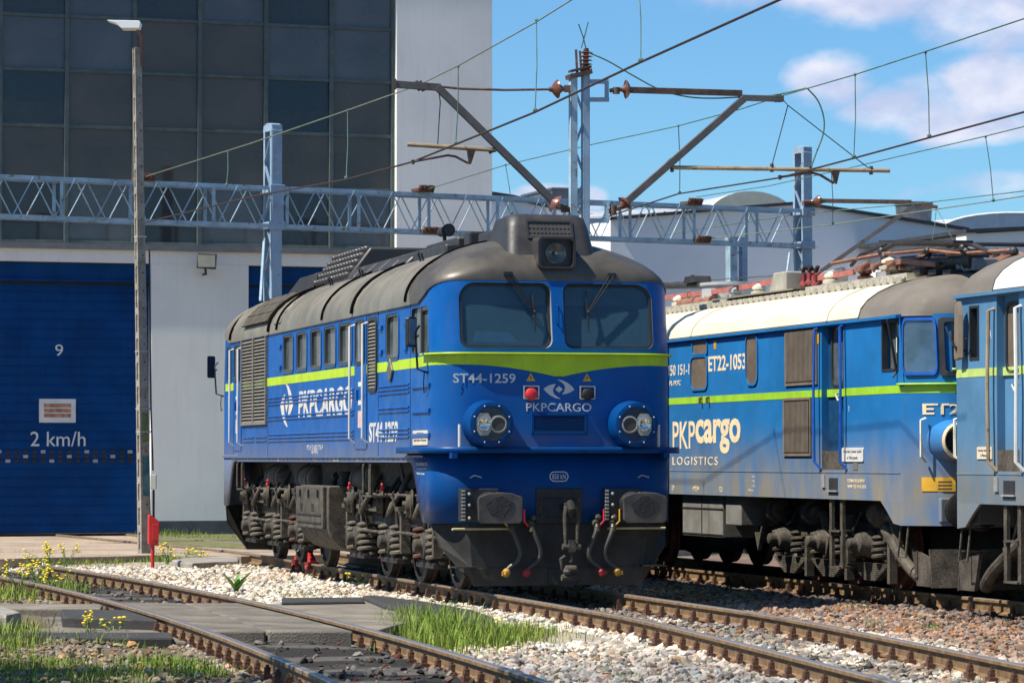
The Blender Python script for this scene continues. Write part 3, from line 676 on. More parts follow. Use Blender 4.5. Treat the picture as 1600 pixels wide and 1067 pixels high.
def insulator(mb, p0, p1, kind='bell', n=18):
    p0 = Vector(p0); p1 = Vector(p1); L_ = (p1 - p0).length
    if kind == 'bell': mb.lathe(p0, p1 - p0, [(0, .03), (L_ * .2, .045), (L_ * .35, .09), (L_ * .5, .125), (L_ * .6, .135), (L_ * .68, .075), (L_ * .85, .05), (L_, .03)], n)
    else:
        pr = [(0, .05)]
        for k in range(5): t = L_ * (k + .5) / 5; pr += [(t - L_ * .05, .04), (t, .095), (t + L_ * .03, .085), (t + L_ * .05, .04)]
        mb.lathe(p0, p1 - p0, pr + [(L_, .05)], n)
def gantry():
    o = at_depth(425, 700, 66); fr = Frame(o.x, 66, 28.3); F = fr.front
    g = thing('overhead_gantry', fr, 'pale blue lattice beam gantry carried by two masts across the yard', 'gantry')
    zt, zb = F(425, 293)[1], F(425, 357)[1]; y2 = F(1254, 300)[0]; ya = F(-190, 300)[0]; yb = y2 - .13
    for x, z in ((.22, zt), (-.22, zt), (.22, zb), (-.22, zb)):
        b = MB(); s = 1 if x > 0 else -1; t = 1 if z == zt else -1
        b.box(x - .008, x + .008, ya, yb, z - .075 * (t > 0), z + .075 * (t < 0)); b.box(x - (.075 if s > 0 else 0), x + (0 if s > 0 else .075), ya, yb, z - .004 + .004 * t, z + .004 + .004 * t)
        b.build('chord', M['gantry'], g, smooth=0)
    H_ = zt - zb
    for x, ph in ((.225, 0.0), (-.225, .42)):
        b = MB(); y = ya + ph; k = 0
        while y + .44 < yb:
            a, c = (zb + .02, zt - .02) if k % 2 == 0 else (zt - .02, zb + .02)
            b.beam((x, y, a), (x, y + .43, c), .035, .012, (0, 1, 0)); y += .43; k += 1
        b.build('diagonal', M['gantry'], g, smooth=0)
    b = MB(); y = ya + .4; k = 0
    while y < yb:
        if k % 2 == 0 or True:
            for x in (.215, -.215): b.box(x - .006, x + .006, y - .035, y + .035, zb + .01, zt - .01)
        for z in (zt - .01, zb + .01): b.beam((.21, y, z), (-.21, y + .8, z), .035, .01); b.beam((-.21, y + .8, z), (.21, y + 1.6, z), .035, .01)
        y += 1.6; k += 1
    b.build('batten', M['gantry'], g, smooth=0)
    lattice_mast(g, fr, 0.0, F(425, 196)[1], M['gantry2']); lattice_mast(g, fr, y2, F(1254, 231)[1], M['gantry2'])
    for y in (0, y2):
      b = MB()
      for z in (zt - .05, zb + .05): b.box(.222, .26, y - .16, y + .16, z - .09, z + .09); b.box(-.24, .24, y - .165, y - .14, z - .07, z + .07)
      b.box(.236, .262, y - .13, y + .13, zb, zt) if y == 0 else None
      b.build('clamp_plate', M['gantry2'], g, smooth=0, bevel=.008)
    # loose stays beside the masts
    L = fr.local
    for pts in ([(413, 373, .3), (407, 470, 1.0)], [(1234, 395, .0), (1224, 470, .4)]):
        MB().tube([L(at_depth(u, v, fr.W(0, F(u, v)[0], 0).y - d)) for u, v, d in pts], .03, 6).build('stay', M['gantry'], g)
    # wire anchors on the beam
    for u, v in ((228, 279), (665, 297), (800, 378), (1085, 317), (1098, 376), (672, 362)):
        y, z = F(u, v, .27); b = MB(); b.box(.0, .34, y - .2, y + .03, z - .03, z + .03)
        for k in range(5): insul = b.cyl((.30 + .02 * (k % 2), y - .16 + k * .07, z - .05), (.32, y - .12 + k * .07, z + .09), .045, n=8)
        b.build('wire_anchor', M['rust'], g, bevel=0)
    # bracket for the third track, on the right mast
    c = MB(); dd = fr.W(0.3, y2, 0).y - .5; P = lambda u, v, d=dd: L(at_depth(u, v, d))
    c.beam(P(1285, 314), P(1424, 316), .07, .09); c.beam(P(1420, 318), P(1465, 324), .05, .07)
    c.build('bracket_tie', M['brown_steel'], g, smooth=0)
    c = MB(); c.beam(P(1428, 322), P(1283, 424), .07, .09); c.build('bracket_strut', M['arm_grey'], g, smooth=0)
    c = MB(); insulator(c, P(1266, 315), P(1290, 314)); c.build('insulator', M['porcelain'], g)
    c = MB(); c.cyl(P(1256, 315), P(1268, 315), .035); c.box(.2, .3, y2 - .15, y2 + .15, P(1256, 315).z - .05, P(1256, 315).z + .05); c.box(.2, .3, y2 - .15, y2 + .15, P(1256, 420).z - .05, P(1256, 420).z + .05); c.beam(P(1283, 424), P(1262, 436), .05, .05); c.build('mast_clamp', M['brown_steel'], g, smooth=0)
gantry()
def rear_mast():
    fr = Frame(at_depth(1148, 700, 84).x, 84, 20); F = fr.front
    g = thing('catenary_mast', fr, 'short pale blue lattice mast far behind the right end of the gantry beam', 'mast')
    zt = F(1148, 377)[1]; b = MB()
    y0, y1 = F(1143, 400)[0], F(1160, 400)[0]
    b.box(-.15, .15, y0 - .1, y0 + .1, -.3, zt); b.build('mast_leg', M['gantry'], g, smooth=0); b = MB(); b.box(-.12, .12, y1 - .05, y1 + .09, -.3, zt); b.build('mast_leg', M['gantry2'], g, smooth=0)
    b = MB(); b.box(-.16, .16, y0 - .12, y1 + .1, zt - .02, zt + .1)
    for k in range(8): z = zt - .3 - k * .55; b.beam((0, y0 + .1, z), (0, y1 - .05, z - .4 if k % 2 else z + .0), .04, .04)
    b.build('lacing', M['gantry2'], g, smooth=0)
rear_mast()

def cdepth(u): X = (u - 800) / FPX * 46; return 46 + (X - .94) * .252
def central_mast():
    o = at_depth(906, 700, 46); o.z = 0; root = empty('catenary_mast', o, 0, label='tall thin lattice mast with two rusty cantilevers behind the diesel cab', cat='mast')
    P = lambda u, v, dd=0.0: at_depth(u, v, cdepth(u) + dd) - o
    fr = Frame(o.x, o.y, 14.13); rz = fr.rot
    ax = fr.l; top = P(906, 116).z
    for s, m in ((-.095, 'gantry'), (.085, 'gantry2')):
        b = MB(); c = ax * s
        for q in (-.05, .05): b.beam(c + fr.f * .0 + ax * q * .85 + Vector((0, 0, -.3)), c + ax * q * .85 + Vector((0, 0, top)), .012, .12, fr.f)
        b.beam(c + fr.f * .055 + Vector((0, 0, -.3)), c + fr.f * .055 + Vector((0, 0, top)), .085, .01, fr.f)
        b.build('mast_leg', M[m], root, smooth=0)
    b = MB(); z = .5; k = 0
    while z < top - .4: b.beam(ax * (-.08 if k % 2 else .08) + Vector((0, 0, z)), ax * (.08 if k % 2 else -.08) + Vector((0, 0, z + .42)), .03, .03); z += .42; k += 1
    b.build('lacing', M['gantry2'], root, smooth=0)
    b = MB(); b.beam(P(887, 121), P(922, 113), .25, .06); b.beam(P(890, 112), P(922, 105), .16, .03); b.beam(P(900, 78), P(902, 118), .035, .035); b.beam(P(906, 80), P(909, 118), .05, .03); b.build('head_bracket', M['brown_steel'], root, smooth=0)
    b = MB(); insulator(b, P(915, 110), P(916, 80), 'post'); b.build('insulator', M['porcelain'], root); b = MB(); b.cyl(P(915, 114), P(915, 104), .06); b.cyl(P(916, 82), P(916, 76), .035); b.build('insulator_cap', M['brown_steel'], root)
    # left arm
    a = empty('cantilever', (0, 0, 0), parent=root)
    b = MB(); b.beam(P(616, 132), P(688, 137), .08, .10); b.beam(P(683, 136), P(868, 318), .085, .10); b.build('strut', M['arm_grey'], a, smooth=0, bevel=.006)
    b = MB(); b.tube([P(690, 136), P(720, 139), P(790, 141), P(858, 140)], .018, 6); b.tube([P(650, 127), P(656, 142)], .03, 6); b.tube([P(656, 127), P(662, 143)], .03, 6); b.box(*sum(zip(P(617, 132) - Vector((.02, .05, .07)), P(617, 132) + Vector((.02, .05, .07))), ())); b.build('tie_rod', M['brown_steel'], a)
    b = MB(); insulator(b, P(858, 140), P(881, 139)); insulator(b, P(858, 311), P(875, 324)); b.build('insulator', M['porcelain'], a)
    b = MB(); b.cyl(P(878, 139), P(897, 138), .03); b.box(*sum(zip(P(888, 139) - Vector((.06, .05, .045)), P(888, 139) + Vector((.06, .05, .045))), ())); b.beam(P(872, 321), P(897, 330), .05, .06); b.beam(P(877, 330), P(902, 329), .05, .04); b.build('mast_clamp', M['brown_steel'], a, smooth=0)
    b = MB(); b.tube([P(636, 226), P(775, 235)], .03, 8); b.build('registration_tube', M['rust_cream'], a)
    b = MB(); b.tube([P(645, 253), P(672, 248), P(700, 243), P(712, 245), P(731, 255), P(736, 252)], .018, 6); b.prism([P(729, 235), P(742, 235), P(735, 257), P(732, 257)], fr.f * .05); b.beam(P(764, 238), P(782, 230), .05, .06); b.tube([P(644, 250), P(646, 257)], .025, 6); b.build('steady_arm', M['brown_steel'], a)
    b = MB(); b.tube([P(686, 144), P(688, 160), P(686, 190), P(684, 226)], .008, 5); b.build('hanger_wire', M['cable_black'], a)
    # right arm
    a = empty('cantilever', (0, 0, 0), parent=root)
    b = MB(); b.beam(P(984, 141), P(1159, 146), .07, .085); b.build('tie_beam', M['brown_steel'], a, smooth=0, bevel=.006)
    b = MB(); b.beam(P(975, 319), P(1163, 154), .085, .10); b.beam(P(1155, 153), P(1224, 155), .07, .085); b.build('strut', M['arm_grey'], a, smooth=0, bevel=.006)
    b = MB(); insulator(b, P(988, 140), P(971, 140)); insulator(b, P(985, 311), P(971, 325)); b.build('insulator', M['porcelain'], a)
    b = MB(); b.beam(P(918, 128), P(951, 128), .06, .06); b.beam(P(948, 126), P(948, 158), .06, .06); b.beam(P(918, 156), P(951, 156), .06, .06)
    b.beam(P(918, 318), P(951, 318), .06, .06); b.beam(P(948, 316), P(948, 347), .06, .06); b.beam(P(918, 345), P(951, 345), .06, .06); b.build('mast_bracket', M['gantry2'], a, smooth=0)
    b = MB(); b.cyl(P(973, 140), P(953, 142), .03); b.cyl(P(963, 137), P(963, 147), .05); b.cyl(P(973, 323), P(950, 331), .035); b.cyl(P(958, 322), P(958, 336), .05); b.build('swivel', M['brown_steel'], a)
    b = MB(); b.tube([P(1049, 262), P(1390, 267)], .03, 8); b.build('registration_tube', M['rust_cream'], a)
    b = MB(); b.tube([P(1219, 277), P(1245, 273), P(1268, 270), P(1282, 274), P(1302, 286), P(1308, 280)], .02, 6); b.prism([P(1299, 266), P(1311, 266), P(1306, 288), P(1302, 286)], fr.f * .05); b.tube([P(1218, 274), P(1219, 281)], .025, 6)
    for u, v in ((1206, 262), (1265, 266), (1361, 266), (1050, 262)): b.tube([P(u, v - 6), P(u, v + 7)], .03, 6)
    for u in (1213, 1218): b.tube([P(u, 148), P(u, 160)], .03, 6)
    b.build('steady_arm', M['brown_steel'], a)
    b = MB(); b.tube([P(1224, 157), P(1231, 165), P(1205, 262)], .008, 5); b.tube([P(1231, 165), P(1361, 266)], .008, 5); b.build('hanger_wire', M['cable_black'], a)
    b = MB(); b.tube(spl([P(918, 82), P(950, 96), P(990, 119), P(1030, 140), P(1070, 151), P(1110, 154), P(1160, 152), P(1210, 149), P(1260, 138)]), .011, 5); b.tube(spl([P(1261, 138), P(1278, 158), P(1287, 185), P(1286, 210), P(1275, 240), P(1265, 268)]), .012, 5)
    b.tube([P(916, 78), P(911, 58), P(904, 38)], .009, 5); b.tube([P(908, 76), P(914, 55), P(919, 35)], .009, 5)
    b.build('jumper_wire', M['copper_green'], a)
central_mast()
def wires():
    def wire(name, pts, r, m, label, droppers=()):
        w = [at_depth(*p) for p in pts]; o = w[0].copy(); root = MB().tube([p - o for p in w], r, 6).build(name, M[m], None); root.location = o
        tag(root, label, 'wire')
        for (a, b) in droppers:
            A, B = at_depth(*a), at_depth(*b); mb = MB(); mb.tube([A - o, (A + B) / 2 - o + Vector((.015, 0, 0)), B - o], .007, 4); mb.ball(A - o, .022, 6); mb.ball(B - o + Vector((0, 0, .01)), .03, 6); mb.build('dropper', M['copper_green'], root)
    d1 = lambda v, z: (z - EYE) * FPX / (HORIZON - v)
    def at(u, v, z): return (u, v, d1(v, z))
    # over the diesel's track
    wire('contact_wire', [(205, 353, 63.9), (400, 306, 54), (540, 281, 49.3), (645, 253, 45.8), (835, 176, 40.2), (1000, 98, 35.2), (1225, -3, 30.3), (1520, -160, 25)], .014, 'wire', 'dark contact wire over the diesel roof rising to the top edge',
         [((838, 32, 41), (836, 174, 40.2)), ((997, -35, 36), (1001, 96, 35.2))])
    wire('messenger_wire', [(228, 276, 64), (390, 225, 56), (545, 172, 50), (655, 133, 45.8), (718, 102, 43.6), (836, 36, 41), (900, -4, 39.2), (1080, -110, 35)], .009, 'wire_pale', 'thin greenish messenger wire crossing the glazed hall front up to the top edge',
         [((543, 173, 50), (541, 279, 49.3)), ((716, 104, 43.6), (712, 225, 43.6)), ((356, 238, 58), (354, 290, 57))])
    # over the electric locomotives' track
    wire('contact_wire', [(800, 377, 69), (930, 345, 62), (1060, 303, 55), (1218, 278, 46.9), (1336, 247, 43.5), (1450, 216, 40.5), (1620, 170, 36.7), (1900, 85, 31)], .013, 'wire', 'contact wire under the right cantilever running to the right edge',
         [((1336, 117, 43.5), (1334, 246, 43.5)), ((1446, 82, 40.5), (1452, 214, 40.5))])
    wire('messenger_wire', [(665, 297, 67.5), (790, 258, 61), (925, 226, 55.5), (1060, 197, 51.5), (1160, 170, 48.5), (1215, 152, 46.9), (1260, 139, 46), (1336, 117, 43.5), (1446, 81, 40.5), (1620, 23, 36.7), (1900, -75, 31)], .009, 'copper_green', 'green messenger wire past the mast to the upper right corner',
         [((790, 258, 61), (800, 333, 61)), ((1060, 197, 51.5), (1062, 302, 55))])
    wire('messenger_wire', [(1088, 308, 70), (1200, 291, 64), (1330, 262, 58), (1540, 213, 50), (1640, 188, 47), (1900, 120, 40)], .009, 'copper_green', 'green wire from the gantry beam running up behind the two cantilevers',
         [((1540, 214, 50), (1552, 314, 50)), ((1299, 269, 59), (1301, 350, 61))])
    wire('messenger_wire', [(1030, 368, 74), (1250, 334, 72), (1445, 317, 69.5), (1640, 294, 62), (1900, 260, 54)], .011, 'copper_green', 'wire held by the far bracket beside the round ventilator', [((1463, 325, 69.4), (1456, 380, 69)), ((1463, 325, 69.4), (1490, 378, 69))])
    wire('contact_wire', [(1098, 374, 71), (1300, 351, 66), (1552, 314, 58), (1640, 300, 55), (1900, 255, 48)], .011, 'wire_pale', 'pale stranded wire crossing the grey workshop wall from the gantry foot')
    wire('contact_wire', [(1020, 443, 84), (1225, 430, 82), (1400, 416, 79), (1640, 392, 74)], .012, 'wire', 'lowest thin dark wire along the grey workshop wall')
wires()

# ------------------------------------------------------------------ lamp post, red post
def lamp_post():
    b0 = at_height(227, 869, -.1); d = b0.y; t = at_depth(214.5, 75, d); root = empty('lamp_post', b0, 0, label='weathered concrete lamp post with white lamp head in front of door 9', cat='lamp post')
    H_ = t.z - b0.z; lean = (t.x - b0.x)
    ux = Vector((math.cos(R(-37)), math.sin(R(-37)), 0)); uy = Vector((-ux.y, ux.x, 0))   # right face looks along ux's front
    # section: face A looks left-front (towards the sun), face B looks right-front
    na = Vector((-.80, -.60, 0)); nb = Vector((.60, -.80, 0))
    def sec(z, wa, wb, off=Vector((0, 0, 0))):
        c = Vector((lean * z / H_, 0, z)) + off; k = 1 - .35 * z / H_
        return [c - nb * wa * k - na * wb * k, c + nb * wa * k - na * wb * k, c + nb * wa * k + na * wb * k, c - nb * wa * k + na * wb * k]
    mb = MB(); zs_ = np.linspace(-.4, H_, 24); mb.loft([sec(z, .072, .088) for z in zs_], True, True, True)
    for s in (-1, 1):                                                    # raised edges with rungs make the slotted face
        mb.loft([[p + nb * s * .052 * (1 - .35 * z / H_) + na * (.088 + .012) * (1 - .35 * z / H_) for p in sec(z, .020, .014)] for z in zs_], True, True, True)
    z = .0
    while z < H_ - .1:
        k = 1 - .35 * z / H_; c = Vector((lean * z / H_, 0, z)) + na * .1 * k; mb.beam(c, c + Vector((0, 0, .12)), .07 * k, .026, na); z += .42
    post = mb.build('post', M['concrete'], root, smooth=0, bevel=.006)
    hb = MB(); z = .9
    while z < H_ - .3:
        k = 1 - .35 * z / H_; c = Vector((lean * z / H_, 0, z)) + nb * .072 * k - na * .01; hb.cyl(c - nb * .03, c + nb * .002, .016, n=8); z += .31
    hb.build('bolt_hole', M['black'], root)
    bd = MB()
    for z in (5.55, 3.55, 2.55, 2.15): bd.loft([[p for p in sec(q, .078, .118)] for q in (z, z + .025)], True, True, True)
    bd.build('band', M['steel_pale'], root, smooth=0)
    for za, zb_, m in ((1.05, 1.75, 'paint_teal'), (1.98, 2.5, 'paint_moss')):
        MB().loft([[p + nb * .002 for p in sec(q, .072, .07)] for q in (za, zb_)], True, True, True).build('paint_patch', M[m], root, smooth=0)
    P = lambda u, v: at_depth(u, v, d) - b0
    cb = MB(); q = P(241, 752); cb.box(q.x - .05, q.x + .05, q.y - .16, q.y - .05, q.z - .13, q.z + .12); cb.build('cable_box', M['cable_box'], root, smooth=0, bevel=.008)
    cc = MB(); cc.tube([P(233.5, 390), P(235, 560), P(236, 640), P(238.5, 715), P(239, 735)], .016, 6); cc.tube([P(240, 765), P(240, 800), P(240, 850)], .022, 6); cc.build('cable', M['cable_black'], root)
    at_ = MB(); at_.tube([P(220, 105), P(220.5, 72), P(220, 58), P(217, 50), P(212, 47)], .026, 8); at_.build('arm', M['tube_rust'], root)
    hd = MB(); k = d / FPX; o = P(195, 42)                               # head: flat shell with a raked nose
    top = [(-27 * k, -.02, .10), (24 * k, -.02, .09), (25 * k, .06, .06)]
    def slab(pts, y0, y1): hd.prism([(o.x + a * k, o.y + y0, o.z + b * k) for a, b in pts], (0, y1 - y0, 0))
    slab([(-27, 9), (-25, 7.5), (-12, 3), (-4, -4), (24, -4), (26, 4), (24, 8)], -.12, .12)
    hd.build('lamp_head', M['lamp_white'], root, smooth=0, bevel=.02)
    hb = MB(); hb.cyl(P(214, 46) + Vector((0, -.03, 0)), P(207, 42) + Vector((0, -.03, 0)), .04); hb.build('lamp_socket', M['lamp_white'], root)
    hb = MB(); hb.box(o.x - 3 * k, o.x + 23 * k, o.y - .09, o.y + .09, o.z - 5.5 * k, o.z - 4 * k); hb.build('lamp_lens', M['cream'], root, smooth=0)
lamp_post()
def red_post():
    b0 = at_height(238.5, 886, -.15); d = b0.y; root = empty('marker_post', b0, R(12), label='short bright red post with a red box on top beside the lamp post', cat='post')
    k = d / FPX; z = lambda v: at_depth(238, v, d).z - b0.z
    MB().cyl((0, 0, -.3), (0, 0, z(848)), .03).build('post', M['red'], root)
    b = MB(); b.prism([(-.075, -.10, z(850)), (.08, -.10, z(852)), (.10, -.10, z(822)), (.095, -.10, z(815)), (-.055, -.10, z(803)), (-.075, -.10, z(806))], (0, .2, 0)); b.build('box', M['red'], root, smooth=0, bevel=.012)
    b = MB(); b.add([(-.05, -.08, z(803.5) + .006), (.085, -.08, z(814) + .006), (.085, .08, z(814) + .006), (-.05, .08, z(803.5) + .006)], [(0, 1, 2, 3)]); b.build('worn_top', M['red_worn'], root, smooth=0)
    b = MB(); b.box(-.02, .085, -.112, -.10, z(843), z(818)); b.build('front_plate', M['red'], root, smooth=0, bevel=.008)
    b = MB(); b.box(-.05, .05, -.05, .05, z(852) - .0, z(847)); b.build('clip', M['red'], root, smooth=0)
red_post()
# ------------------------------------------------------------------ ground details
def crossing():
    m1 = mat('crossing_rubber', (.175, .15, .115), .75, var=.35, scale=1.3, bump=.6, bscale=45, fine=.25, rust=.75, rustcol=(.06, .053, .045)); m2 = mat('crossing_edge', (.035, .033, .03), .8, var=.25, bump=.3); m3 = mat('crossing_dusty', (.20, .172, .13), .9, var=.3, scale=1.5, bump=.5, fine=.2, rust=.6, rustcol=(.08, .07, .06))
    Y0, Y1 = 31.2, 37.2
    def panel(label, px, z, m, t=.16, bevel=.02, group=None):
        pts = [at_height(u, v, z) for u, v in px]; c = sum(pts, Vector()) / len(pts); mb = MB(); mb.prism([(p.x - c.x, p.y - c.y, -t) for p in pts], (0, 0, t))
        o = mb.build('rubber_mat', m, None, smooth=0, bevel=bevel); o.location = (c.x, c.y, z); return tag(o, label, 'crossing panel', group or 'rubber panels of the track crossing')
    def lx(v, off, z): p = at_height(400, v, z); return None
    def edge(Y, off): return (float(XL(np.array(Y))) + off * 1.035, Y)
    def world_panel(label, pts, z, m, t=.16, bevel=.02):
        c = Vector((sum(p[0] for p in pts) / len(pts), sum(p[1] for p in pts) / len(pts), z)); mb = MB(); mb.prism([(p[0] - c.x, p[1] - c.y, -t) for p in pts], (0, 0, t))
        o = mb.build('rubber_mat', m, None, smooth=0, bevel=bevel); o.location = c; return tag(o, label, 'crossing panel', 'rubber panels of the track crossing')
    a, b = .665, .055
    mid = lambda Y: edge(Y, -.05 + (Y - 34) * .03)
    world_panel('dark rubber crossing panel between the rails, left half', [edge(Y0, -a), mid(Y0), mid(34), mid(Y1), edge(Y1, -a), edge(34, -a)], -.035, m1)
    world_panel('dark rubber crossing panel between the rails, right half', [(mid(Y0)[0] + .02, Y0), edge(Y0, a), edge(34, a), edge(Y1, a), (mid(Y1)[0] + .02, Y1), (mid(34)[0] + .02, 34)], -.035, m1)
    world_panel('flat dusty crossing panel on the right of the crossed track', [edge(Y0, .83), at_height(610, 978, -.05).xy, at_height(700, 955, -.05).xy, at_height(572, 935, -.05).xy, edge(Y1, .83), edge(34, .83)], -.05, m3)
    world_panel('dark crossing panel with a sunken channel on the left of the crossed track', [(-8.5, Y0 + .1), edge(Y0 + .1, -.84), edge(34, -.84), edge(Y1, -.84), (-8.5, Y1)], -.14, m1)
    world_panel('dusty raised kerb strip along the far edge of the left crossing panel', [(-8.5, Y1 - 1.0), edge(Y1 - 1.0, -1.0), edge(Y1 - .1, -.84), edge(Y1 + .15, -.84), (-8.5, Y1 + .15)], -.05, m3)
    world_panel('low black kerb strip along the near edge of the left crossing panel', [(-7.5, Y0 - .15), edge(Y0 - .15, -1.0), edge(Y0 + .8, -.9), (-7.5, Y0 + .6)], -.09, m2)
    world_panel('dark block wedged against the left rail of the crossing', [edge(33.3, -.84), edge(35.4, -.84), edge(35.6, -1.5), edge(33.9, -1.7)], -.03, m2)
    # raised black edging on the right
    mb = MB(); q = [at_height(u, v, .0) for u, v in ((565, 930), (585, 929), (660, 938), (740, 952), (772, 963), (775, 972), (755, 974), (690, 962), (600, 944))]
    c = q[0].copy(); mb.prism([(p.x - c.x, p.y - c.y, -.2) for p in q], (0, 0, .2)); o = mb.build('rubber_kerb', m2, None, smooth=0, bevel=.03); o.location = (c.x, c.y, 0); tag(o, 'raised black rubber edging right of the crossing, beside the tall grass', 'edging')
    mb = MB(); q = [at_height(u, v, -.02) for u, v in ((440, 934), (566, 933), (570, 939), (440, 941))]; c = q[0].copy(); mb.prism([(p.x - c.x, p.y - c.y, -.15) for p in q], (0, 0, .15)); o = mb.build('rubber_kerb', m2, None, smooth=0, bevel=.02); o.location = (c.x, c.y, -.015); tag(o, 'straight low black edging along the far side of the right crossing panel', 'edging')
    # concrete lumps
    def lump(label, px, z, h):
        q = [at_height(u, v, z) for u, v in px]; c = q[0].copy(); mb = MB(); n = 4; r = random.Random(5); P = [(p.x - c.x, p.y - c.y) for p in q]
        mb.prism([(x, y, -h) for x, y in P], (0, 0, h)); o = mb.build('concrete_block', M['concrete_slab'], None, smooth=0, bevel=.035); o.location = (c.x, c.y, z); tag(o, label, 'concrete block')
    lump('broken concrete slab end lying beside the diesel rear wheels', [(268, 874), (300, 870), (355, 868), (374, 870), (373, 876), (340, 877), (300, 879)], -.05, .22)
    lump('square concrete block at the left edge by the crossing', [(-60, 953), (-60, 941), (0, 945), (33, 955), (10, 960)], .04, .35)
crossing()

def allowed(x, y):
    dL, dS, dE = offsets(x, y); u, v = photo_uv(x, y, -.1); f = np.ones(x.shape)
    f *= 1 - ((v < 873) & (u < 385)); f *= 1 - (y > 53.5)
    f *= 1 - ((y > 30.9) & (y < 37.4) & (dL < 1.9 + (37.3 - y) * .30))
    f *= np.where(np.abs(dL) < .62, .03, np.where(np.abs(dL) < .85, .15, 1)); f *= np.where(dL < -1.0, .16, 1)
    f *= np.where((np.abs(dS) < .72) & (y > 36), .5, 1)
    return f
def stones():
    n = 230000; Y = rng.uniform(21, 53.5, n); X = rng.uniform(-1, 1, n) * (.1561 * Y + 1.2)
    keep = rng.random(n) < allowed(X, Y) * np.where(Y > 42, .75, 1.0) * (np.abs(X) < .1561 * Y + 1.2); X, Y = X[keep], Y[keep]; n = len(X)
    t = (1 + 5 ** .5) / 2
    b = np.array([(-1, t, 0), (1, t, 0), (-1, -t, 0), (1, -t, 0), (0, -1, t), (0, 1, t), (0, -1, -t), (0, 1, -t), (t, 0, -1), (t, 0, 1), (-t, 0, -1), (-t, 0, 1)]) / 1.9
    f = np.array([(0, 11, 5), (0, 5, 1), (0, 1, 7), (0, 7, 10), (0, 10, 11), (1, 5, 9), (5, 11, 4), (11, 10, 2), (10, 7, 6), (7, 1, 8), (3, 9, 4), (3, 4, 2), (3, 2, 6), (3, 6, 8), (3, 8, 9), (4, 9, 5), (2, 4, 11), (6, 2, 10), (8, 6, 7), (9, 8, 1)])
    V = b[None] * (1 + rng.uniform(-.32, .32, (n, 12, 1)))
    size = rng.gamma(5, .0050, n).clip(.011, .055); V = V * np.stack([size * rng.uniform(.8, 1.35, n), size * rng.uniform(.7, 1.1, n), size * rng.uniform(.45, .9, n)], -1)[:, None]
    a = rng.uniform(0, 6.283, n); bt = rng.normal(0, .45, n); ca, sa, cb, sb = np.cos(a), np.sin(a), np.cos(bt), np.sin(bt)
    x, y, z = V[..., 0], V[..., 1], V[..., 2]; x, z = x * cb[:, None] + z * sb[:, None], -x * sb[:, None] + z * cb[:, None]; x, y = x * ca[:, None] - y * sa[:, None], x * sa[:, None] + y * ca[:, None]
    gz_ = ground_z(X, Y) + size * rng.uniform(-.1, .55, n)
    V = np.stack([x + X[:, None], y + Y[:, None], z + gz_[:, None]], -1)
    c = ground_colour(X, Y); lum = rng.normal(.97, .34, (n, 1)).clip(.25, 1.7); jit = rng.normal(0, .025, (n, 3)); hue = (rng.random((n, 1)) < .24) * np.array((.10, -.01, -.06)) * rng.random((n, 1))
    gr = c.mean(1, keepdims=True); k = (rng.random((n, 1)) < .25) * .7; c = (c * (1 - k) + gr * k * np.array((.97, .97, .96)))
    c = ((c * 1.18 * (lum + jit)) + hue).clip(.02, .75)
    F = (f[None] + (np.arange(n) * 12)[:, None, None]).reshape(-1, 3)
    tag(bulk_mesh('ballast_stones', V.reshape(-1, 3), F, np.repeat(c, 12, 0), M['stone']), 'loose ballast stones spread over and between the tracks', 'ballast', kind='stuff')
stones()
def grass(name, label, patches, seed=1, spike=.1):
    r = np.random.default_rng(seed); Vs, Fs, Cs = [], [], []; off = 0
    for (cx, cy, rx, ry, n, h, dry) in patches:
        q = r.normal(0, .45, (n, 2)); q = q[(np.abs(q) < 1.2).all(1)]; n = len(q); X = cx + q[:, 0] * rx; Y = cy + q[:, 1] * ry
        z0 = ground_z(X, Y) - .01; hh = h * r.gamma(6, 1 / 6, n).clip(.3, 1.9) * (1.1 - .35 * np.hypot(q[:, 0], q[:, 1])); a = r.uniform(0, 6.283, n); w_ = r.uniform(.0025, .006, n) * (1 + h); le = r.normal(0, .38, n) * hh; d = np.stack([np.cos(a), np.sin(a)], -1)
        p = np.stack([-d[:, 1], d[:, 0]], -1); B = np.stack([X, Y], -1)
        def row(t, ww): cc = B + p * (le * t ** 1.8)[:, None]; zz = z0 + hh * t * (1 - .12 * t); return np.concatenate([cc - d * (w_ * ww)[:, None], zz[:, None]], 1), np.concatenate([cc + d * (w_ * ww)[:, None], zz[:, None]], 1)
        V = np.stack([x for t, ww in ((0, 1), (.5, .85), (1, .12)) for x in row(t, ww)], 1)
        F = np.array([(0, 1, 3, 2), (2, 3, 5, 4)])[None] + (off + np.arange(n) * 6)[:, None, None]; off += n * 6
        g = np.array((.125, .225, .022)); y = np.array((.31, .31, .075)); k = r.random((n, 1)) * dry; c = (g * (1 - k) + y * k) * r.normal(1, .22, (n, 1)).clip(.5, 1.6)
        Vs.append(V.reshape(-1, 3)); Fs.append(F.reshape(-1, 4)); Cs.append(np.repeat(c, 6, 0))
    return tag(bulk_mesh(name, np.concatenate(Vs), np.concatenate(Fs), np.concatenate(Cs), M['blade']), label, 'grass', kind='stuff')
def gp(u, v, z=-.15): p = at_height(u, v, z); return p.x, p.y
def patch(u, v, rx, ry, n, h, dry=.4): x, y = gp(u, v); return (x, y, rx, ry, n, h, dry)
grass('grass', 'tall bright green grass between the crossing and the diesel track', [patch(660, 985, .5, 1.7, 1200, .23, .6), patch(700, 1000, .55, 1.7, 2000, .25, .6), patch(755, 1005, .5, 1.5, 1300, .19, .65), patch(810, 995, .5, 1.6, 800, .13, .8), patch(635, 975, .3, .9, 350, .18, .6), patch(730, 1000, 1.0, 2.4, 900, .14, .9)], 3)
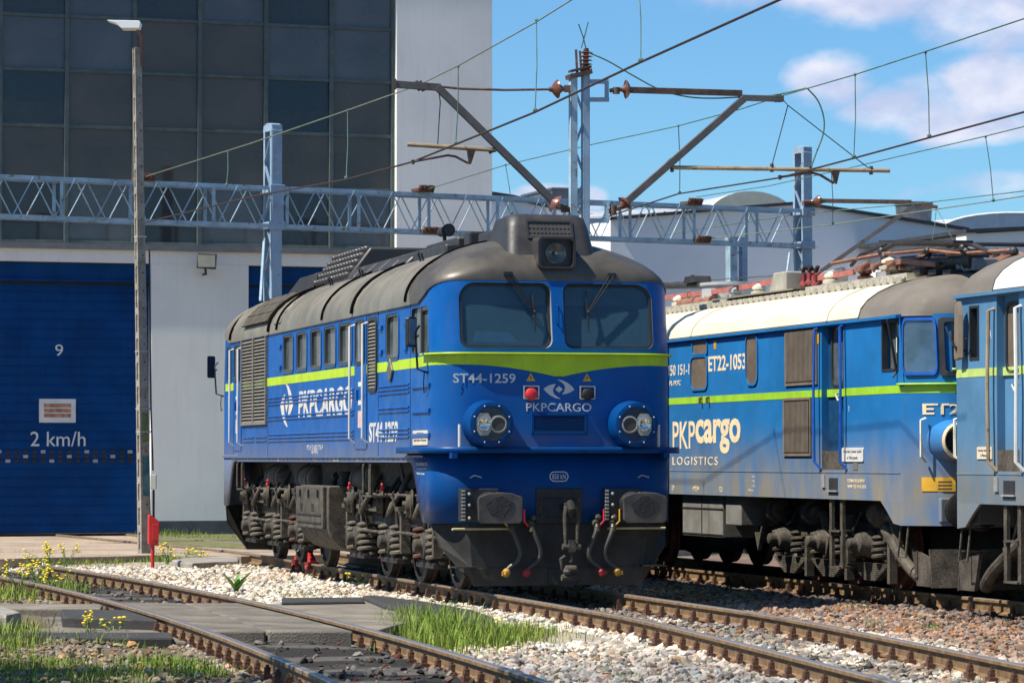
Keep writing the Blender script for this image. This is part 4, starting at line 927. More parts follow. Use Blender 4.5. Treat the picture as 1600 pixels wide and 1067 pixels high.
grass('grass', 'yellowish weedy grass along the left edge of the photo', [patch(20, 930, 1.0, 2.6, 1800, .14, .8), patch(80, 925, .4, 2.0, 500, .16, .7), patch(150, 1000, .8, 1.4, 330, .07, .9), patch(205, 1003, .5, .8, 450, .08, .5), patch(40, 1045, .8, 1.8, 2600, .055, .8), patch(150, 1060, .8, 1.5, 2200, .055, .85), patch(250, 1050, .6, 1.2, 900, .05, .8), patch(260, 1035, .5, .8, 900, .09, .3), patch(320, 1045, .35, .6, 500, .09, .3), patch(-40, 1000, .6, 3, 1200, .13, .8), patch(100, 1085, 1.2, 1.2, 1100, .06, .9), patch(20, 1015, .4, 1.5, 700, .1, .7)], 4)
grass('grass', 'patchy dry grass along the edge of the concrete apron', [patch(60, 880, 1.6, 1.0, 900, .12, .8), patch(150, 878, 1.2, .8, 600, .10, .8), patch(260, 876, .6, .7, 500, .14, .6), patch(300, 876, .35, .5, 200, .16, .6), patch(20, 872, .8, .5, 400, .14, .8), patch(230, 871, .5, .4, 250, .10, .7)], 5)
grass('grass', 'green verge grass under the pier of the hall', [patch(u, 846 + (u - 240) * .03, .8, 2.0, 700, .22, .6) for u in range(252, 400, 20)], 6)
grass('grass', 'low moss-green grass in the shade between the two tracks', [patch(1030, 915, .6, 1.4, 1100, .05, .3), patch(1085, 918, .6, 1.2, 1200, .05, .3), patch(1150, 925, .5, 1.0, 700, .05, .4), patch(1335, 942, .4, .5, 500, .05, .4), patch(1280, 938, .4, .5, 250, .04, .6), patch(1450, 968, .3, .4, 300, .05, .4), patch(1370, 968, .15, .3, 60, .08, .3), patch(1550, 990, .3, .3, 120, .05, .6), patch(930, 1045, .2, .3, 120, .05, .4), patch(985, 1062, .25, .3, 120, .06, .4), patch(475, 928, .15, .2, 70, .06, .4), patch(445, 931, .12, .2, 70, .06, .4)], 7)
# flowering weeds
M['stem'] = mat('stem_green', (.13, .20, .05), .8, var=.3); M['petal'] = mat('yellow_petal', (.80, .60, .02), .7, var=.1)
def weed(seed, h, n):
    r = random.Random(seed); root = empty('flowering_weed', (0, 0, 0)); s = MB(); f = MB()
    for k in range(n):
        a = r.uniform(0, 6.28); t = r.uniform(.05, .3); hh = h * r.uniform(.6, 1); p = [Vector((r.uniform(-.05, .05), r.uniform(-.05, .05), -.03)), Vector((math.cos(a) * t * .4, math.sin(a) * t * .4, hh * .5)), Vector((math.cos(a) * t, math.sin(a) * t, hh))]
        s.tube(p, [.006, .005, .003], 5)
        for j in range(5): q = p[0].lerp(p[1], r.uniform(.3, 1)) if j < 3 else p[1].lerp(p[2], r.random()); b = r.uniform(0, 6.28); e = Vector((math.cos(b), math.sin(b), .35)) * r.uniform(.05, .1); sd_ = Vector((-math.sin(b), math.cos(b), 0)) * .012; s.add([q, q + e * .5 + sd_, q + e, q + e * .5 - sd_], [(0, 1, 2, 3)])
        for j in range(r.randint(2, 5)):
            q = p[2] + Vector((r.uniform(-.05, .05), r.uniform(-.05, .05), r.uniform(-.05, .03))); f.ball(q, r.uniform(.016, .024), 8, (1, 1, .55)); s.tube([p[2] - Vector((0, 0, .06)), q], .002, 4)
    s.build('stem', M['stem'], root); f.build('flower', M['petal'], root); return root
wa, wb, wc = weed(1, .42, 7), weed(2, .3, 5), weed(3, .2, 4)
used = {}
def put_weed(w, u, v, label, group='yellow flowering weeds by the tracks', sc=1.0, z=-.15):
    o = w if w.name not in used else copy_tree(w); used[w.name] = 1
    x, y = gp(u, v, z); o.location = (x, y, float(ground_z(np.array(x), np.array(y)))); o.rotation_euler = (0, 0, random.uniform(0, 6.28)); o.scale = (sc,) * 3; tag(o, label, 'weed', group)
big = 'yellow flowering weed in the dense clump left of the crossed track'
for u, v in ((10, 915), (40, 920), (62, 922), (72, 915), (30, 928), (84, 930), (55, 912)): put_weed(wa if u % 4 else wb, u, v, big, 'dense clump of yellow weeds')
put_weed(wb, 76, 884, 'tall thin yellow weed at the far rail end of the left track', sc=1.3); put_weed(wa, 104, 886, 'bushy yellow weed just right of the far rail end', sc=1.0)
put_weed(wc, 180, 985, 'lone yellow weed in front of the crossing block', sc=1.1); put_weed(wb, 138, 990, 'small yellow weed left of the lone weed before the crossing', sc=.8)
put_weed(wc, 572, 913, 'small yellow weed in the white stones by the diesel wheels', sc=1.1); put_weed(wb, 262, 880, 'thin yellow weed right of the red post', sc=1.2); put_weed(wc, 285, 880, 'small pale weed beside the broken slab', sc=1.4)
put_weed(wc, 785, 985, 'low yellow weed at the right end of the tall grass', sc=.9)
def dock():
    x, y = gp(369, 925); root = empty('dock_plant', (x, y, -.17), 0, label='broad leaved green plant alone in the white stones', cat='plant'); r = random.Random(4)
    for k in range(9):
        a = r.uniform(0, 6.28); L_ = r.uniform(.22, .40); lean = r.uniform(.1, .5); mb = MB(); d = Vector((math.cos(a) * lean, math.sin(a) * lean, 1)).normalized(); s = Vector((-math.sin(a), math.cos(a), 0)); nm = d.cross(s); loops = []
        for i in range(7): t = i / 6; c = d * L_ * t + Vector((math.cos(a), math.sin(a), -.3)) * .12 * t * t; w_ = .042 * math.sin(math.pi * min(1, t * .93 + .07)) ** .8; loops.append([c - s * w_ + nm * w_ * .3, c, c + s * w_ + nm * w_ * .3])
        mb.loft(loops, False); mb.build('leaf', mat('dock_leaf', (.10, .24, .03), .5, var=.2), root, smooth=60)
dock()
def tree(x, y, label, h=7.0, rad=2.2, seed=2, n=5200):
    root = empty('broadleaf_tree', (x, y, -.2), 0, label=label, cat='tree'); r = random.Random(seed); q = np.random.default_rng(seed); bark = mat('bark', (.10, .075, .05), .95, bump=.6)
    t = MB(); t.tube([(0, 0, 0), (.05, .03, h * .3), (-.04, .05, h * .6), (0, 0, h * .85)], [.16, .13, .09, .03], 8)
    for k in range(9): a = k * 2.4; z = h * (.35 + .05 * k); t.tube([(0, 0, z), (math.cos(a) * rad * .5, math.sin(a) * rad * .5, z + .5), (math.cos(a) * rad * .85, math.sin(a) * rad * .85, z + 1.1)], [.06, .035, .012], 6)
    t.build('trunk', bark, root)
    cl = q.normal(0, 1, (34, 3)); cl /= np.linalg.norm(cl, axis=1)[:, None]; cl = cl * q.uniform(.35, 1, (34, 1)) * np.array((rad, rad, h * .33)) + np.array((0, 0, h * .66))
    C = cl[q.integers(0, 34, n)] + q.normal(0, .30, (n, 3)); a = q.normal(0, 1, (n, 3)); a /= np.linalg.norm(a, axis=1)[:, None]; b = np.cross(a, q.normal(0, 1, (n, 3))); b /= np.linalg.norm(b, axis=1)[:, None]; L_ = q.uniform(.07, .12, (n, 1)); a = a * L_; b = b * L_ * .6
    V = np.stack([C - a, C + b, C + a, C - b], 1).reshape(-1, 3); F = np.arange(n * 4).reshape(-1, 4); c = np.array((.055, .10, .02)) * q.normal(1, .25, (n, 1)).clip(.5, 1.7)
    o = bulk_mesh('crown', V, F, np.repeat(c, 4, 0), M['blade']); o.parent = root
tree(-8.7, 23.6, 'leafy tree just outside the left edge shading the near grass', 11, 2.3)
tree(-6.0, 20.6, 'taller leafy tree near the camera, outside the lower left corner', 14.5, 2.2, 5, 6500)
# ------------------------------------------------------------------ the diesel locomotive
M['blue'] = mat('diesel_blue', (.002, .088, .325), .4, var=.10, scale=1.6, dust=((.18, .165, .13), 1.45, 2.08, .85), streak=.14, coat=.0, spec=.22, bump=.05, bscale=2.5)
M['blue_front_shade'] = mat('diesel_blue_front_shade', (.0006, .047, .185), .42, var=.12, scale=1.6, streak=.02, coat=.0, spec=.15, bump=.05, bscale=2.5)  # same paint without dust, darkened to put the front's shade into the colour
M['lime'] = mat('lime_band', (.42, .60, .004), .45, var=.10, scale=3, streak=.18)
M['roof_grey'] = mat('roof_grey', (.215, .195, .15), .46, var=.22, scale=1.1, streak=.22, bump=.05, metal=.25)
M['hood_black'] = mat('hood_black', (.030, .028, .027), .5, var=.2, scale=2, streak=.12)
M['cab_inside'] = mat('cab_inside', (.20, .235, .25), .8, var=.15)
M['cab_dark'] = mat('cab_dark', (.02, .022, .025), .7)
M['windscreen'] = glass_mat('windscreen', (.70, .84, .94), .02, (.065, .15, .22), .44, .06)
M['side_glass'] = mat('side_glass', (.085, .10, .095), .08, var=.35, scale=3, spec=.8)
M['seal'] = mat('rubber_seal', (.022, .024, .026), .55, var=.2)
M['letter_white'] = mat('letter_white', (.58, .58, .55), .6, var=.08)
M['letter_dusty'] = mat('letter_dusty', (.56, .53, .46), .7, var=.15, scale=8)
M['letter_cream'] = mat('letter_cream', (.78, .62, .38), .7, var=.08)
M['lamp_clear'] = mat('headlamp_reflector', (.62, .63, .58), .12, metal=.9, var=.1)
M['lamp_ring'] = mat('lamp_ring_grey', (.30, .31, .30), .5, var=.1)
M['lamp_dark'] = mat('lamp_dark_glass', (.02, .022, .025), .06, spec=.8)
M['lamp_mesh'] = mat('lamp_mesh', (.055, .052, .045), .7)
M['lever_red'] = mat('lever_red', (.70, .03, .04), .45); M['sign_cream'] = mat('sign_cream', (.66, .56, .42), .6, var=.08)
M['louvre'] = mat('louvre_dusty', (.17, .155, .125), .7, var=.2, scale=6)
M['dark_text'] = mat('dark_lettering', (.05, .045, .04), .8)

def circ(c, r, n, f): return [f(c[0] + r * math.cos(2 * math.pi * i / n), c[1] + r * math.sin(2 * math.pi * i / n)) for i in range(n)]
def diesel():
    root = thing('diesel_locomotive', ST, 'blue diesel locomotive with grey domed roof and two round headlamps in the middle', 'locomotive')
    Wd = 1.475
    def xf(z): return 8.12 - .14 * max(0, z - 2.85) / .9
    def end_path(z, off=0.0, x0=5.0, W=Wd, X=None, r=.42, ns=6, nc=8, nf=12):
        W = W + off; X = (xf(z) if X is None else X) + off; r = min(r + off, W - .01); p = []
        for i in range(ns): t = i / ns; p.append((x0 + (X - r - x0) * t, -W))
        for i in range(nc): a = R(-90 + 90 * i / nc); p.append((X - r + r * math.cos(a), -W + r + r * math.sin(a)))
        for i in range(nf + 1): p.append((X, -(W - r) + 2 * (W - r) * i / nf))
        for i in range(1, nc + 1): a = R(90 * i / nc); p.append((X - r + r * math.cos(a), W - r + r * math.sin(a)))
        for i in range(1, ns + 1): t = i / ns; p.append((X - r + (x0 - X + r) * t, W))
        return [(x - .06 * (y / W) ** 2 * (1 if x > x0 + .01 else 0), y) for x, y in p]
    def loop(z, **k): p = end_path(z, **k); return p + [(-x, -y) for x, y in p]
    zt = lambda x: 3.5 + .24 * float(sst(abs(x), 7.2, 7.98))
    S3 = lambda x, z, d: (x, -Wd - d, z)
    xfr = lambda y, z: xf(z) - .06 * (y / Wd) ** 2
    F3 = lambda y, z, d: (xfr(y, z) + d, y, z)
    # --- body shell
    b = MB(); loops = []
    for t in (0, .2, .45, .62, .66, .8, .92, 1.0):
        l = []
        for (x, y) in loop(3.5): zz = 1.55 + (zt(x) - 1.55) * t; l.append(zz)
        L_ = [];
        for i, (x, y) in enumerate(loop(1.55 + (3.6 - 1.55) * t)): L_.append((x, y, l[i]))
        loops.append(L_)
    loops.append([(x * .97, y * .9, 3.44) for x, y, z in loops[-1]])
    b.loft(loops, True, True, True); body = b.build('body', M['blue'], root, smooth=35)
    wins = [(-2.17, .82), (-1.07, .80), (.03, .79), (1.06, .82), (2.12, .88)]
    cm = MB(); cm.cur = 0
    def rr_cut(pts, f, d0, d1): P = [f(a, c) for a, c in pts]; cm.prism([p(d0) for p in P], tuple(Vector(P[0](d1)) - Vector(P[0](d0))))
    sidef = lambda a, c: (lambda d: (a, -Wd - d, c))
    side_w = [(x, x + w_, 2.855, 3.415, .07) for x, w_ in wins] + [(5.2, 5.95, 2.83, 3.41, .1), (6.68, 7.58, 2.87, 3.42, .05), (-7.35, -6.9, 2.83, 3.42, .06)]
    for x0, x1, z0, z1, r in side_w: rr_cut(rrect(x0, x1, z0, z1, r), sidef, .1, -.055)
    cm.cur = 1
    scr = [(-1.19, -.075, 2.905, 3.685), (.075, 1.19, 2.905, 3.685)]
    for k, (y0, y1, z0, z1) in enumerate(scr):
        pts = rrect(y0, y1, z0, z1, .10, 6, rtl=.2 if k == 0 else .11, rtr=.11 if k == 0 else .2); cm.prism([(8.4, y, z) for y, z in pts], (-1.5, 0, 0))
    cut(body, cm, [M['seal'], M['cab_inside']])
    # windscreens
    for k, (y0, y1, z0, z1) in enumerate(scr):
        tl, tr = (.2, .11) if k == 0 else (.11, .2); pts = rrect(y0, y1, z0, z1, .10, 6, tl, tr)
        px = lambda y, z: 8.12 - .14 * (z - 2.85) / .9 - .075
        g = MB(); g.add([(px(y, z), y, z) for y, z in pts], [tuple(range(len(pts)))]); pane = g.build('windscreen', M['windscreen'], root, smooth=0)
        ins = rrect(y0 + .035, y1 - .035, z0 + .035, z1 - .035, .08, 6, tl - .03, tr - .03)
        g = MB(); ring(g, pts, ins, -.01, .022, lambda a, c, d: (px(a, c) + d, a, c)); g.build('windscreen_seal', M['seal'], pane, smooth=40)
        g = MB(); g.box(px(0, 3.6) - .03, px(0, 3.6) - .01, y0 + .02, y1 - .02, 3.42, 3.66); g.build('sun_blind', mat('blind', (.11, .12, .12), .7), pane, smooth=0)
    g = MB(); g.box(7.2, 7.86, -1.15, -.1, 2.90, 2.99); g.box(7.2, 7.86, .1, 1.15, 2.90, 2.97); g.build('cab_desk', M['cab_inside'], root, smooth=0, bevel=.02)
    g = MB(); g.prism([(7.90, -1.0, 2.985), (7.90, -.46, 2.985), (7.72, -.50, 3.09), (7.72, -.92, 3.11)], (0, 0, .012)); g.build('papers', mat('paper_blue', (.45, .80, .92), .8), root, smooth=0)
    g = MB(); g.box(7.84, 7.86, -.72, -.50, 2.99, 3.005); g.build('papers', M['letter_white'], root, smooth=0)
    g = MB(); g.prism([(7.3, .62, 2.95), (7.3, .98, 2.95), (7.3, .95, 3.22), (7.3, .65, 3.22)], (.1, 0, 0)); g.ball((7.36, .80, 3.32), .10, 10); g.box(7.5, 7.56, -.45, -.25, 2.99, 3.14); g.build('cab_seat', M['cab_dark'], root, smooth=40, bevel=.02)
    g = MB(); g.box(6.94, 6.96, .78, .96, 3.22, 3.36); g.box(6.94, 6.96, -.35, -.2, 3.25, 3.36); g.build('cab_notice', mat('notice_red', (.25, .06, .05), .7), root, smooth=0)
    # side windows
    for i, (x0, x1, z0, z1, r) in enumerate(side_w):
        pts = rrect(x0, x1, z0, z1, r); g = MB(); g.add([(x, -Wd + .035, z) for x, z in pts], [tuple(range(len(pts)))]); wn = g.build('side_window', M['side_glass'], root, smooth=0)
        if i != 6:
            ins = rrect(x0 + .05, x1 - .05, z0 + .035, z1 - .035, max(.03, r - .03)); g = MB(); ring(g, pts, ins, -.05, .004, S3); g.build('window_frame', mat('window_frame_dull', (.05, .055, .055), .5), wn, smooth=40)
            out_ = rrect(x0 - .02, x1 + .02, z0 - .015, z1 + .015, r + .02); g = MB(); ring(g, out_, pts, -.001, .012, S3); g.build('window_rim', M['blue'], wn, smooth=40)
        else:
            g = MB(); g.box(x0 + .5, x0 + .56, -Wd - .005, -Wd + .03, z0, z1); g.box(x0 + .56, x1, -Wd + .005, -Wd + .015, z1 - .05, z1); g.build('window_frame', mat('window_frame_dull', (.05, .055, .055), .5), wn, smooth=0)
    # --- roof
    b = MB(); loops = []
    RZ, RX = 4.30, 1.30
    def ring_at(a):
        c, s = math.cos(a), math.sin(a); W = Wd * c + .0; X = xf(3.7) - RX * (1 - c); base = [zt(x) for x, y in loop(3.5)]; r = .42 + (W - .44) * s * .9 if W > .46 else W - .02
        return [(x, y, zb + .0 + (RZ - zb) * s) for (x, y), zb in zip(loop(3.6, off=.022 * c, W=W, X=X, r=max(.05, min(r, W - .03))), base)]
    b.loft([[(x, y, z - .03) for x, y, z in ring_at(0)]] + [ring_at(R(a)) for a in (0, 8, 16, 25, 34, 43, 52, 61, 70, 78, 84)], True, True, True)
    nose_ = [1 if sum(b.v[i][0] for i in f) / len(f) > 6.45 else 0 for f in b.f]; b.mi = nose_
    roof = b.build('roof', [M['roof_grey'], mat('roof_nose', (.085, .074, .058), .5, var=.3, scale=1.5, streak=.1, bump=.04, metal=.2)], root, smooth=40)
    def rp(x, a, off=0.0):                                             # point on the roof's left flank
        zb = zt(x); return (x, -((Wd + .022) * math.cos(a)) - off * math.cos(a), zb + (RZ - zb) * math.sin(a) + off * math.sin(a))
    def flank(x0, x1, a0, a1, off, n=10): return [[rp(x0 + (x1 - x0) * i / 2, a0 + (a1 - a0) * j / n, off) for j in range(n + 1)] for i in range(3)]
    for x, wd in ((3.07, .085), (-3.36, .085), (-6.95, .06), (6.45, .014), (1.0, .012), (-2.6, .012)):
        g = MB()
        for i in range(22): a, c = R(1 + 3.75 * i), R(1 + 3.75 * (i + 1)); g.add([rp(x, a, -.02), rp(x + wd, a, -.02), rp(x + wd, c, -.02), rp(x, c, -.02), rp(x, a, .032), rp(x + wd, a, .032), rp(x + wd, c, .032), rp(x, c, .032)], [(4, 5, 6, 7), (0, 4, 7, 3), (1, 2, 6, 5)])
        g.build('roof_seam', mat('seam_black', (.008, .007, .007), .9, spec=.05), roof, smooth=50)
    g = MB()
    for x in np.arange(-5.7, -3.45, .052):
        g.tube([rp(x, R(a), .04) for a in (13, 19, 24, 30, 36, 42, 47)], .011, 4)
    for a in (13, 24, 36, 47): g.tube([rp(-5.72, R(a), .045), rp(-3.5, R(a), .045)], .018, 4)
    g.build('roof_grille', mat('grille_bar', (.10, .09, .075), .95, spec=.1, var=.3), roof, smooth=0)
    g = MB(); lf = flank(-5.72, -3.48, R(12), R(48), .022); g.loft(lf, False); g.build('grille_opening', mat('grille_void', (.012, .011, .01), .98, spec=.05), roof, smooth=50)
    g = MB(); tp = [(-2.35, 10), (-2.35, 55), (-2.9, 55)]; g.tube([rp(-2.35, R(a), .004) for a in (8, 20, 32, 44, 56)], .009, 4); g.tube([rp(-2.9, R(8), .004), rp(-2.35, R(8), .004)], .009, 4); g.build('hatch_edge', M['hood_black'], roof, smooth=50)
    # roof gear; lengths taken along the left shoulder
    sx = lambda u, v, y=-.75: ST.side(u, v, y)
    g = MB(); x0, x1 = sx(447, 440)[0], sx(490, 425)[0]
    g.prism([(x0, -.75, 4.05), (x0, -.75, 4.2), (x0 + 1.2, -.75, 4.42), (x1 + .2, -.75, 4.42), (x1 + .2, -.75, 4.05)], (0, 1.5, 0))
    for y in (-.5, 0, .5): g.tube([(x0 + .3, y, 4.30), (x0 + 1.2, y, 4.47), (x1 + .1, y, 4.47)], .03, 6)
    g.build('fan_housing', M['hood_black'], roof, smooth=30, bevel=.02)
    g = MB(); x0, x1 = sx(494, 430)[0], sx(547, 405)[0]; z1 = 4.66
    g.prism([(x0, -.78, 4.0), (x0, -.78, 4.22), (x0, -.45, z1), (x0, .45, z1), (x0, .78, 4.22), (x0, .78, 4.0)], (x1 - x0, 0, 0)); g.build('silencer', M['hood_black'], roof, smooth=30, bevel=.03)
    g = MB(); n = 12
    for i in range(n):
        for j in range(5): t = j / 4.2; g.lathe((x0 + (x1 - x0) * (i + .5) / n, -.76 + .30 * t, 4.25 + .40 * t), (0, -.80, .6), [(0, .06), (.03, .05), (.05, .03), (.065, .012)], 8)
    g.build('silencer_stud', M['hood_black'], roof)
    g = MB(); x0, x1 = sx(538, 425)[0], sx(640, 380)[0]
    nb = 5
    for k in range(nb):
        a, c = x0 + (x1 - x0) * k / nb + .03, x0 + (x1 - x0) * (k + 1) / nb - .03
        g.prism([(a, -.80, 3.98), (a, -.80, 4.20), (a, -.62, 4.36), (a, 0, 4.46), (a, .62, 4.36), (a, .80, 4.20), (a, .80, 3.98)], (c - a, 0, 0))
    g.build('hatch_cover', M['hood_black'], roof, smooth=25, bevel=.03)
    g = MB(); c0, c1 = sx(642, 385)[0], sx(690, 366)[0]; g.prism([(c0, -.55, 4.1), (c0, -.55, 4.42), (c0, .5, 4.47), (c0, .5, 4.1)], (c1 - c0, 0, 0)); g.box(c0 - 1.0, c1, -.70, -.5, 4.1, 4.33); g.build('duct_box', M['hood_black'], roof, smooth=25, bevel=.03)
    xh = sx(700, 360, -.45)[0]; zh = sx(700, 360, -.45)[1]
    g = MB(); g.lathe((xh + .05, -.45, zh), (-1, 0, 0), [(0, .085), (0, .066), (.1, .06), (.1, .075), (.45, .06), (.5, .04)], 20); g.cyl((xh - .2, -.45, 4.1), (xh - .2, -.45, zh), .025); g.build('horn', M['black'], roof)
    g = MB(); g.box(6.0, 6.75, -.48, .4, 4.15, 4.40); g.box(5.3, 5.6, -.5, .5, 4.2, 4.46); g.prism([(5.6, -.3, 4.2), (5.6, -.3, 4.44), (6.0, -.3, 4.40), (6.0, -.3, 4.2)], (0, .7, 0)); g.build('roof_box', M['hood_black'], roof, smooth=0, bevel=.03)
    g = MB()
    for u, v in ((520, 433), (568, 418), (661, 385)):
        x, z = sx(u, v, -.95); z = rp(x, R(50))[2]; y = rp(x, R(50))[1]; g.tube([(x - .08, y, z), (x - .09, y - .03, z + .09), (x, y - .04, z + .13), (x + .09, y - .03, z + .09), (x + .08, y, z)], .014, 6)
    g.build('lifting_hook', M['black'], roof)
    # cowl over the cab with its grille and top lamp
    def rl(x0, x1, yw, z, r, n=5): return [(x, y, z) for x, y in rrect(x0, x1, -yw, yw, r, n)]
    g = MB(); g.loft([rl(6.62, 7.86, .58, 3.9, .16), rl(6.66, 7.80, .56, 4.06, .16), rl(6.74, 7.66, .515, 4.38, .15), rl(6.80, 7.60, .48, 4.50, .14), rl(6.88, 7.52, .40, 4.54, .10)], True, True, True); cowl = g.build('cab_cowl', M['hood_black'], root, smooth=45)
    sl = lambda z: 7.80 + (7.66 - 7.80) * (z - 4.06) / .32
    g = MB()
    o1, o2 = rrect(-.29, .29, 4.235, 4.465, .015, 2), rrect(-.265, .265, 4.26, 4.44, .015, 2); ring(g, o1, o2, -.03, .018, lambda a, c, d: (sl(c) + d, a, c)); g.build('grille_frame', M['hood_black'], cowl, smooth=0)
    g = MB(); g.add([(sl(z) + .004, y, z) for y, z in ((-.265, 4.26), (.265, 4.26), (.265, 4.44), (-.265, 4.44))], [(0, 1, 2, 3)]); g.build('grille_plate', mat('grille_plate', (.05, .045, .04), .6), cowl, smooth=0)
    g = MB()
    for i in range(11):
        for j in range(3): y, z = -.24 + .048 * i, 4.292 + .058 * j; g.cyl((sl(z) + .0045, y, z), (sl(z) + .0065, y, z), .017, n=10)
    g.build('grille_hole', M['black'], cowl)
    g = MB(); lp = lambda x, s, z=4.045: [(x, y, zz) for y, zz in rrect(-.235 * s, .235 * s, z - .19 * s, z + .19 * s, .06 * s, 4)]
    g.loft([lp(7.55, 1.02, 4.06), lp(7.98, 1.0), lp(8.04, .985), lp(8.04, .86), lp(7.96, .84)], True, True, True); hl = g.build('top_lamp_housing', M['hood_black'], root, smooth=35)
    g = MB(); g.lathe((7.955, .0, 4.045), (1, 0, 0), [(0, .135), (.02, .13), (.025, .11), (.012, .07), (.006, .02), (.03, .018), (.035, .0)], 24); g.build('top_lamp', mat('top_lamp_glass', (.11, .11, .10), .12, metal=.5), hl)
    g = MB(); g.lathe((7.985, 0, 4.045), (1, 0, 0), [(0, .02), (.02, .02), (.025, .005)], 10); g.build('bulb', M['lamp_ring'], hl)
    # wipers
    for sg, (py, pz), (ey, ez), b0, b1 in ((-1, (-.60, 3.79), (-.28, 3.34), 3.58, 3.10), (1, (.68, 3.79), (.38, 3.34), 3.60, 3.10)):
        wr = MB(); o = .03
        wr.box(xfr(py, 3.74) - .02, xfr(py, 3.74) + .05, py - .05, py + .06, pz - .025, pz + .025); wiper = wr.build('wiper', M['black'], root, smooth=0, bevel=.006)
        a = MB()
        for q in (-.028, .028): a.tube([(xfr(py, 3.74) + .05, py + q, pz - .01), (xfr(ey, ez) + .02, ey + q * .3, ez)], .008, 6)
        a.build('arm', M['black'], wiper); a = MB(); a.tube([(xfr(ey, b0) + o * .1 - .02, ey - .01, b0), (xfr(ey, ez) + .0, ey, ez), (xfr(ey, b1) - .03, ey + .01, b1)], [.007, .014, .007], 6); a.ball((xfr(ey, ez) + .02, ey, ez), .022, 8); a.build('blade', M['black'], wiper)
    g = MB(); g.tube([(xfr(0, 3.4) - .01, -.005, 3.43), (xfr(0, 3.4) + .05, -.005, 3.41), (xfr(0, 3.2) + .05, -.005, 3.20), (xfr(0, 3.2) - .01, -.005, 3.18)], .013, 8); g.build('grab_handle', M['blue_front_shade'], root)
    # --- bands and skins following the nose
    def skin(x0, s0, s1, zlo, zhi, off, th=.0, n=90, name='skin', m=None, parent=None, sgn=1, smooth=40):
        ref = end_path(2.0, 0, x0, ns=10, nc=10, nf=16); sarc = [0]
        for p, q in zip(ref, ref[1:]): sarc.append(sarc[-1] + math.hypot(q[0] - p[0], q[1] - p[1]))
        sarc = np.array(sarc); sarc -= sarc[len(sarc) // 2]
        lo, hi = [], []
        for s in np.linspace(s0, s1, n):
            def at(z):
                p = end_path(z, off, x0, ns=10, nc=10, nf=16); return (sgn * float(np.interp(s, sarc, [q[0] for q in p])), sgn * float(np.interp(s, sarc, [q[1] for q in p])))
            z0_, z1_ = zlo(s), zhi(s); lo.append((*at(z0_), z0_)); hi.append((*at(z1_), z1_))
        mb = MB(); mb.loft([lo, [tuple((Vector(a) + Vector(c)) / 2) for a, c in zip(lo, hi)], hi], False)
        return mb.build(name, m, parent or root, smooth=smooth, solid=th)
    side_len = 15.9
    vdrop = lambda s: .148 * max(0, 1 - abs(s) / 1.15) ** 1.9
    skin(-7.6, -16.9, 16.9, lambda s: 2.695 - vdrop(s) + .012 * float(sst(-abs(s), -2.4, -1.6)), lambda s: 2.818 + .012 * float(sst(-abs(s), -2.4, -1.6)), .004, .0, 300, 'lime_band', M['lime'])
    skin(5.0, -2.0, 2.0, lambda s: 2.826, lambda s: 2.85, .06, .066, 60, 'band_lip', M['lime'])
    skin(5.0, -2.95, 2.95, lambda s: 1.66, lambda s: 1.735, .14, .15, 70, 'front_ledge', M['blue_front_shade'])
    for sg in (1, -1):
        cutz = lambda s: .83 + .72 * float(sst(abs(s), 2.0, 2.75)); skin(5.0, -2.95, 2.95, cutz, lambda s: 1.665, .004, .03, 90, 'apron', M['blue_front_shade'] if sg > 0 else M['blue'], sgn=sg)
        pm = mat('plough_black', (.032, .031, .029), .65, var=.3, scale=4, streak=.2, dust=((.12, .105, .085), .0, .6, .45), bump=.1, bscale=8, spec=.25)
        g = MB(); X0 = 8.085
        def plate(pts, th=.025): n_ = (Vector(pts[1]) - Vector(pts[0])).cross(Vector(pts[2]) - Vector(pts[0])).normalized() * th; g.prism([(sg * x, sg * y, z) for x, y, z in pts], tuple(Vector((-sg * n_.x, -sg * n_.y, -n_.z))))
        plate([(X0, -1.05, .30), (X0, 1.05, .30), (X0, 1.10, .832), (X0, -1.10, .832)])
        plate([(X0 + .012, -1.03, .095), (X0 + .012, -.13, .095), (X0 + .012, -.13, .31), (X0 + .012, -1.07, .31)]); plate([(X0 + .012, .22, .095), (X0 + .012, 1.03, .095), (X0 + .012, 1.07, .31), (X0 + .012, .22, .31)])
        plate([(X0 + .004, -.128, .10), (X0 + .004, .218, .10), (X0 + .004, .218, .30), (X0 + .004, -.128, .30)])
        for q in (-1, 1):
            w4 = [(X0, q * 1.10, .832), (X0, q * 1.05, .30), (X0 - .02, q * 1.03, .10), (7.86, q * 1.40, .55), (7.66, q * 1.45, .80), (7.66, q * 1.45, .832)]
            plate(w4 if q > 0 else w4[::-1])
        pl_o = g.build('snow_plough', pm, root, smooth=0, bevel=.006)
        g = MB()
        for y in (-.9, -.62, -.35, .4, .7, .95): g.box(sg * (X0 + .01), sg * (X0 + .02), sg * y - .02, sg * y + .02, .29, .335)
        g.build('plough_slot', M['cab_dark'], pl_o, smooth=0)
    g = MB(); g.box(-7.7, 7.4, -Wd - .022, -Wd + .01, 1.61, 1.635); g.box(-7.7, 7.4, Wd - .01, Wd + .022, 1.61, 1.635); g.build('sole_ledge', M['blue'], root, smooth=0)
    g = MB()
    for a, c in ((-3.45, 3.1), (4.75, 6.55)):
        for z in (2.51, 2.46, 2.41, 2.23, 2.18, 1.96, 1.91, 1.86): g.prism([(a, -Wd, z - .014), (a, -Wd - .016, z - .006), (a, -Wd - .016, z + .006), (a, -Wd, z + .014)], (c - a, 0, 0))
    for z in (2.47, 2.17, 1.875): g.prism([(6.75, -Wd, z - .03), (6.75, -Wd - .022, z - .022), (6.75, -Wd - .022, z + .02), (6.75, -Wd, z + .028)], (.95, 0, 0))
